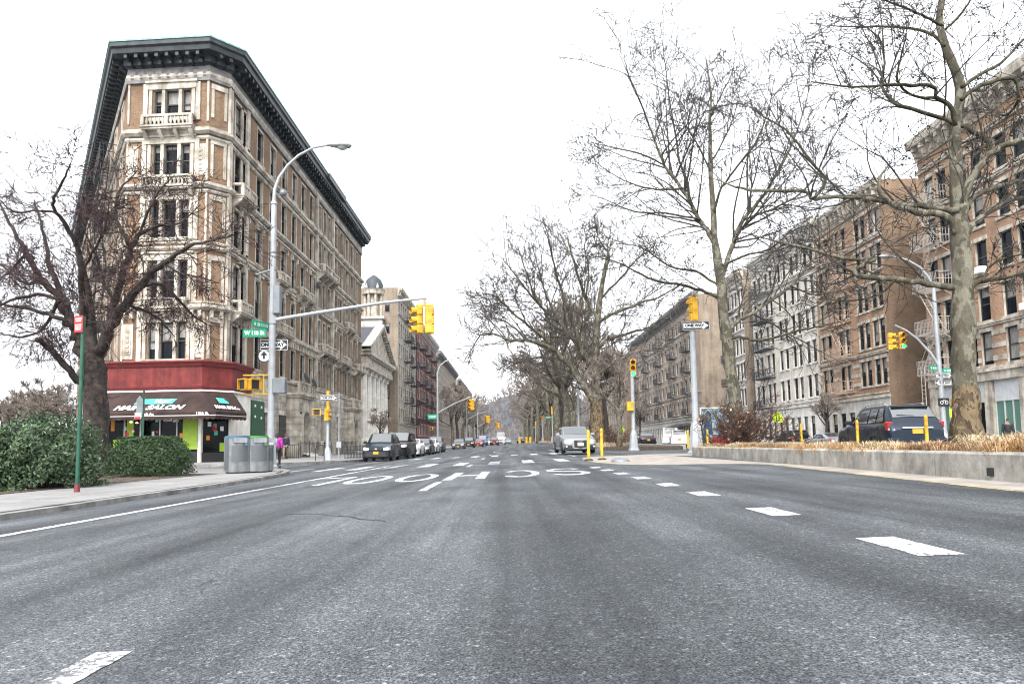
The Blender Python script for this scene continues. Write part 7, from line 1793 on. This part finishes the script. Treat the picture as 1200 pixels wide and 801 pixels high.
# ------------------------------------------------------------------ litter bins
def smart_bin(x, y, rot, lid, label, w_=.68, d_=.66, h=1.24):
    t = thing('litter_bin', label, 'litter bin', (x, y, SWL), rot, 'silver bins on the kerb'); m = MB()
    n = 10; pts = [(-w_/2, d_/2), (-w_/2, -d_/2+.06)]+[(-w_/2+w_*k/n, -d_/2+.06-.10*math.sin(PI*k/n)) for k in range(1, n)]+[(w_/2, -d_/2+.06), (w_/2, d_/2)]
    pts = [(x_, y_) for x_, y_ in pts]
    m.slab(pts, .04, h); m.obj('body', M['bin_side'], t, 30)
    off_ = lambda q, e: [(x_*(1+e), y_*(1+e)) for x_, y_ in q]
    m = MB(); q = [(x_, y_-.006) for x_, y_ in pts[2:-2]]
    for a, b in zip(q[:-1], q[1:]): m.quad((a[0], a[1], .36), (b[0], b[1], .36), (b[0], b[1], .86), (a[0], a[1], .86))
    m.obj('perforated_panel', M['bin_perf'], t)
    m = MB(); m.slab(off_(pts, .03), h, h+.05); m.slab(off_(pts, -.06), h+.05, h+.09); m.obj('lid', M[lid], t, 30)
    m = MB(); m.box(-w_/2-.008, -w_/2+.0, -.2, .2, .12, 1.1); m.obj('side_door', M['bin_perf'], t)
    m = MB(); m.box(-.2, .2, -d_/2-.065, -d_/2-.03, .95, 1.1); m.obj('hopper', M['galv'], t)
    m = MB(); m.M = Matrix.Translation((.17, -d_/2-.052, .9)) @ Matrix.Rotation(PI/2, 4, 'X'); m.lathe([(.05, 0), (.05, .006), (.01, .006)], 12); m.obj('sticker', M[lid], t)
    m = MB(); m.box(-w_/2+.05, w_/2-.05, -d_/2+.05, d_/2-.05, 0, .04); m.obj('foot', M['black'], t); return t
AB = math.radians(38)
smart_bin(P(277.5, 540, 21.6).x, 21.6, AB, 'bin_blue', 'silver street bin with blue lid, left of three', .62, .6, 1.08)
smart_bin(P(300.5, 540, 22.0).x, 22.0, AB, 'bin_green', 'silver street bin with green lid, middle of three', .62, .58, 1.08)
smart_bin(P(313.5, 535, 22.6).x, 22.6, AB, 'bin_side', 'pale slim bin behind the green lidded one by the lamp post', .28, .5, .78)
# ------------------------------------------------------------------ railings along the pavement
def railing(name, label, a, b, h, n, z):
    m = MB(); a = V(a); b = V(b); L_ = (b-a).length; d = (b-a)/L_; t = thing(name, label, 'railing', (a.x, a.y, z)); 
    for zz in (.12, h-.04): m.tube([(0, 0, zz), (d.x*L_, d.y*L_, zz)], .022, 4)
    for k in range(n+1): p = d*L_*k/n; r_ = .035 if k % 6 == 0 else .014; m.tube([(p.x, p.y, 0), (p.x, p.y, h+(.08 if k % 6 == 0 else 0))], r_, 4)
    m.obj('bars', M['iron'], t); return t
railing('railing', 'long black railing along the pale stone front, left part', (-15.3, 50), (-15.3, 58.5), 1.15, 24, GS(-15, 52)); railing('railing', 'black railing in front of the second porch', (-15.2, 60), (-15.2, 67.5), 1.15, 24, GS(-15, 62))
railing('railing', 'low black railing by the first porch doorstep, beside the walking man', (-15.6, 47.6), (-14.7, 47.6), 1.0, 6, SWL)
t = thing('tree_guard', 'black mesh guard low on the pavement beside the dark blue estate car', 'tree guard', (-10.35, 46, GS(-10, 46))); m = MB()
for x in [k*.1-.65 for k in range(14)]:
    for y in (-.6, .6): m.box(x-.012, x+.012, y-.012, y+.012, 0, .85)
for z in (.05, .3, .55, .84):
    for y in (-.6, .6): m.box(-.66, .66, y-.015, y+.015, z-.015, z+.015)
    for x in (-.66, .66): m.box(x-.015, x+.015, -.6, .6, z-.015, z+.015)
m.obj('mesh_frame', M['iron'], t)
t = thing('bicycle_rack', 'slim black hoop rack at the kerb right of the corner signal post', 'rack', (P(377, 541, 40).x, 39.6, SWL)); m = MB(); m.tube([(-.25, 0, 0), (-.25, 0, .7), (-.15, 0, .88), (.15, 0, .88), (.25, 0, .7), (.25, 0, 0)], .03, 6); m.obj('hoop', M['iron'], t)

# ------------------------------------------------------------------ people
def skin_mesh(joints, edges, root, name, mt, sub=2):
    ks = list(joints); me = bpy.data.meshes.new(name); me.from_pydata([joints[k][0] for k in ks], [(ks.index(a), ks.index(b)) for a, b in edges], [])
    ob = bpy.data.objects.new(name+'_source', me); COL.objects.link(ob); md = ob.modifiers.new('skin', 'SKIN'); md.use_smooth_shade = True
    for i, k in enumerate(ks):
        r_ = joints[k][1]; r_ = r_ if hasattr(r_, '__len__') else (r_, r_); sv = me.skin_vertices[0].data[i]; sv.radius = r_; sv.use_root = (k == root)
    s2 = ob.modifiers.new('sub', 'SUBSURF'); s2.levels = sub; s2.render_levels = sub
    dg = bpy.context.evaluated_depsgraph_get(); dg.update(); out = bpy.data.meshes.new_from_object(ob.evaluated_get(dg)); bpy.data.objects.remove(ob); bpy.data.meshes.remove(me)
    out.name = name; out.materials.clear(); out.materials.append(mt); return out
def person(label, pos, rot, h, jacket, trousers, step=.25, hair_long=True, bag=False, carry=None, coat=.0):
    s_ = h/1.72; t = thing('person', label, 'person', pos, rot); S = lambda p: (p[0]*s_, p[1]*s_, p[2]*s_)
    a = step; J = {}
    def j(k, p, r_): J[k] = (S(p), tuple(x*s_ for x in r_) if hasattr(r_, '__len__') else r_*s_)
    # walking along -y; left leg forward
    j('pelvis', (0, 0, .93), (.14, .105)); j('waist', (0, .005, 1.08), (.125, .095)); j('chest', (0, 0, 1.27), (.155, .11)); j('sh', (0, .01, 1.40), (.12, .085)); j('neck', (0, -.0, 1.47), .052); j('neck2', (0, -.01, 1.53), .05); j('head', (0, -.02, 1.60), (.072, .088)); j('crown', (0, -.015, 1.68), (.062, .075)); j('chin', (0, -.075, 1.555), .03); j('nose', (0, -.112, 1.605), .012)
    E = [('pelvis', 'waist'), ('waist', 'chest'), ('chest', 'sh'), ('sh', 'neck'), ('neck', 'neck2'), ('neck2', 'head'), ('head', 'crown'), ('head', 'chin'), ('head', 'nose')]
    for sd, f in (('l', 1), ('r', -1)):
        x = -.09*f; st_ = a*f
        j('hip'+sd, (x, 0, .88), .085); j('knee'+sd, (x*1.05, -st_*.55-.03, .49), .056); j('ankle'+sd, (x*1.05, -st_+(.05 if f < 0 else 0), .09+(.05 if f < 0 else 0)), .038); j('heel'+sd, (x*1.05, -st_+.05+(.04 if f < 0 else 0), .045+(.07 if f < 0 else 0)), .034); j('toe'+sd, (x*1.15, -st_-.16, .03), .034)
        E += [('pelvis', 'hip'+sd), ('hip'+sd, 'knee'+sd), ('knee'+sd, 'ankle'+sd), ('ankle'+sd, 'heel'+sd), ('ankle'+sd, 'toe'+sd)]
        xs_ = -.185*f; sw = -a*.5*f
        j('shl'+sd, (xs_, .01, 1.385), .055); j('elb'+sd, (xs_*1.25, .03-sw*.35, 1.11), .042); j('wri'+sd, (xs_*1.25, -.07-sw*.9, .89), .028); j('palm'+sd, (xs_*1.24, -.09-sw, .83), (.02, .036)); E += [('sh', 'shl'+sd), ('shl'+sd, 'elb'+sd), ('elb'+sd, 'wri'+sd), ('wri'+sd, 'palm'+sd)]
        for q_, (dy, ln) in enumerate(((-.028, .07), (-.01, .08), (.008, .075), (.025, .06))):
            j('f%d%s' % (q_, sd), (xs_*1.235, -.09-sw+dy, .80), .0095); j('g%d%s' % (q_, sd), (xs_*1.19, -.1-sw+dy, .80-ln), .008); E += [('palm'+sd, 'f%d%s' % (q_, sd)), ('f%d%s' % (q_, sd), 'g%d%s' % (q_, sd))]
        j('th'+sd, (xs_*1.17, -.13-sw, .83), .010); j('ti'+sd, (xs_*1.13, -.15-sw, .79), .009); E += [('palm'+sd, 'th'+sd), ('th'+sd, 'ti'+sd)]
    link('body', skin_mesh(J, E, 'pelvis', 'body', M['skin']), t)
    def grow(keys, edges, root, f, nm, mt, low=None):
        JJ = {k: (J[k][0], tuple(x*f[0]+f[1] for x in (J[k][1] if hasattr(J[k][1], '__len__') else (J[k][1],)*2))) for k in keys}
        if low: JJ.update(low); 
        link(nm, skin_mesh(JJ, edges, root, nm, mt), t)
    grow(['pelvis', 'waist', 'chest', 'sh', 'shll', 'shlr', 'elbl', 'elbr', 'wril', 'wrir'], [('pelvis', 'waist'), ('waist', 'chest'), ('chest', 'sh'), ('sh', 'shll'), ('sh', 'shlr'), ('shll', 'elbl'), ('shlr', 'elbr'), ('elbl', 'wril'), ('elbr', 'wrir')]+([('pelvis', 'hem')] if coat else []), 'pelvis', (1.12, .022), 'jacket', M[jacket], {'hem': ((0, 0, (.93-coat)*s_), (.165*s_, .13*s_))} if coat else None)
    grow(['pelvis', 'hipl', 'hipr', 'kneel', 'kneer', 'anklel', 'ankler'], [('pelvis', 'hipl'), ('pelvis', 'hipr'), ('hipl', 'kneel'), ('hipr', 'kneer'), ('kneel', 'anklel'), ('kneer', 'ankler')], 'pelvis', (1.05, .012), 'trousers', M[trousers])
    for sd in 'lr':
        ks = {k: (J[k+sd][0], tuple(x*1.1+.012 for x in (J[k+sd][1],)*2)) for k in ('ankle', 'heel', 'toe')}; link('shoe', skin_mesh(ks, [('ankle', 'heel'), ('ankle', 'toe')], 'ankle', 'shoe', M['black']), t)
    m = MB(); 
    for sx in (-.03, .03): m.lathe([(.002, -.010), (.011, 0), (.002, .010)], 8, 0, Matrix.Translation(S((sx, -.103, 1.622))))
    m.obj('eyes', M['black'], t); m = MB(); m.box(-.022*s_, .022*s_, -.103*s_, -.098*s_, 1.563*s_, 1.571*s_); m.obj('mouth', M['red_dark'], t)
    m = MB()
    for sx in (-1, 1): m.bbox((sx*.078-.009)*s_, (sx*.078+.009)*s_, -.03*s_, .012*s_, 1.58*s_, 1.64*s_, .006)
    m.obj('ears', M['skin'], t, 60)
    hj = {'a': (S((0, .0, 1.69)), (.075*s_, .088*s_)), 'b': (S((0, .045, 1.62)), (.08*s_, .07*s_))}; he = [('a', 'b')]
    if hair_long: hj['c'] = (S((0, .075, 1.48)), (.085*s_, .05*s_)); hj['d'] = (S((0, .095, 1.38)), (.07*s_, .035*s_)); he += [('b', 'c'), ('c', 'd')]
    link('hair', skin_mesh(hj, he, 'a', 'hair', M['hair']), t); return t, S
q = P(323.5, 547, 31.5); person('woman in a magenta jacket and dark trousers walking away past the silver bins', (q.x, 31.6, -.25), PI+.15, 1.66, 'magenta', 'dark_cloth', .16)
q = P(335.5, 534, 46); person('man in a navy coat and khaki trousers walking near the stone porch', (q.x+.1, 45.5, SWL), .25, 1.72, 'navy_cloth', 'khaki', .34, False, coat=.12)
q = P(1181, 500, 37); person('person in a black jacket seen beyond the planter by the shop fronts', (q.x, 37, SWR), 2.7, 1.76, 'black_cloth', 'dark_cloth', .2, False)
# fluttering flyer stand of green by the lamp: none in view
# ------------------------------------------------------------------ air
m = MB(); m.box(-720, 720, -160, 780, -3.0, 60)
vm = bpy.data.materials.new('pale_air'); vm.use_nodes = True; vt = vm.node_tree
for n_ in list(vt.nodes):
    if n_.type == 'BSDF_PRINCIPLED': vt.nodes.remove(n_)
pv = vt.nodes.new('ShaderNodeVolumePrincipled'); pv.inputs['Color'].default_value = (.74, .84, 1, 1); pv.inputs['Density'].default_value = .00011; pv.inputs['Anisotropy'].default_value = .2
vt.links.new(pv.outputs[0], vt.nodes['Material Output'].inputs['Volume'])
o = m.obj('haze', vm, None, None, False); tag(o, 'thin pale winter haze filling the air of the boulevard', 'haze', None, 'stuff')
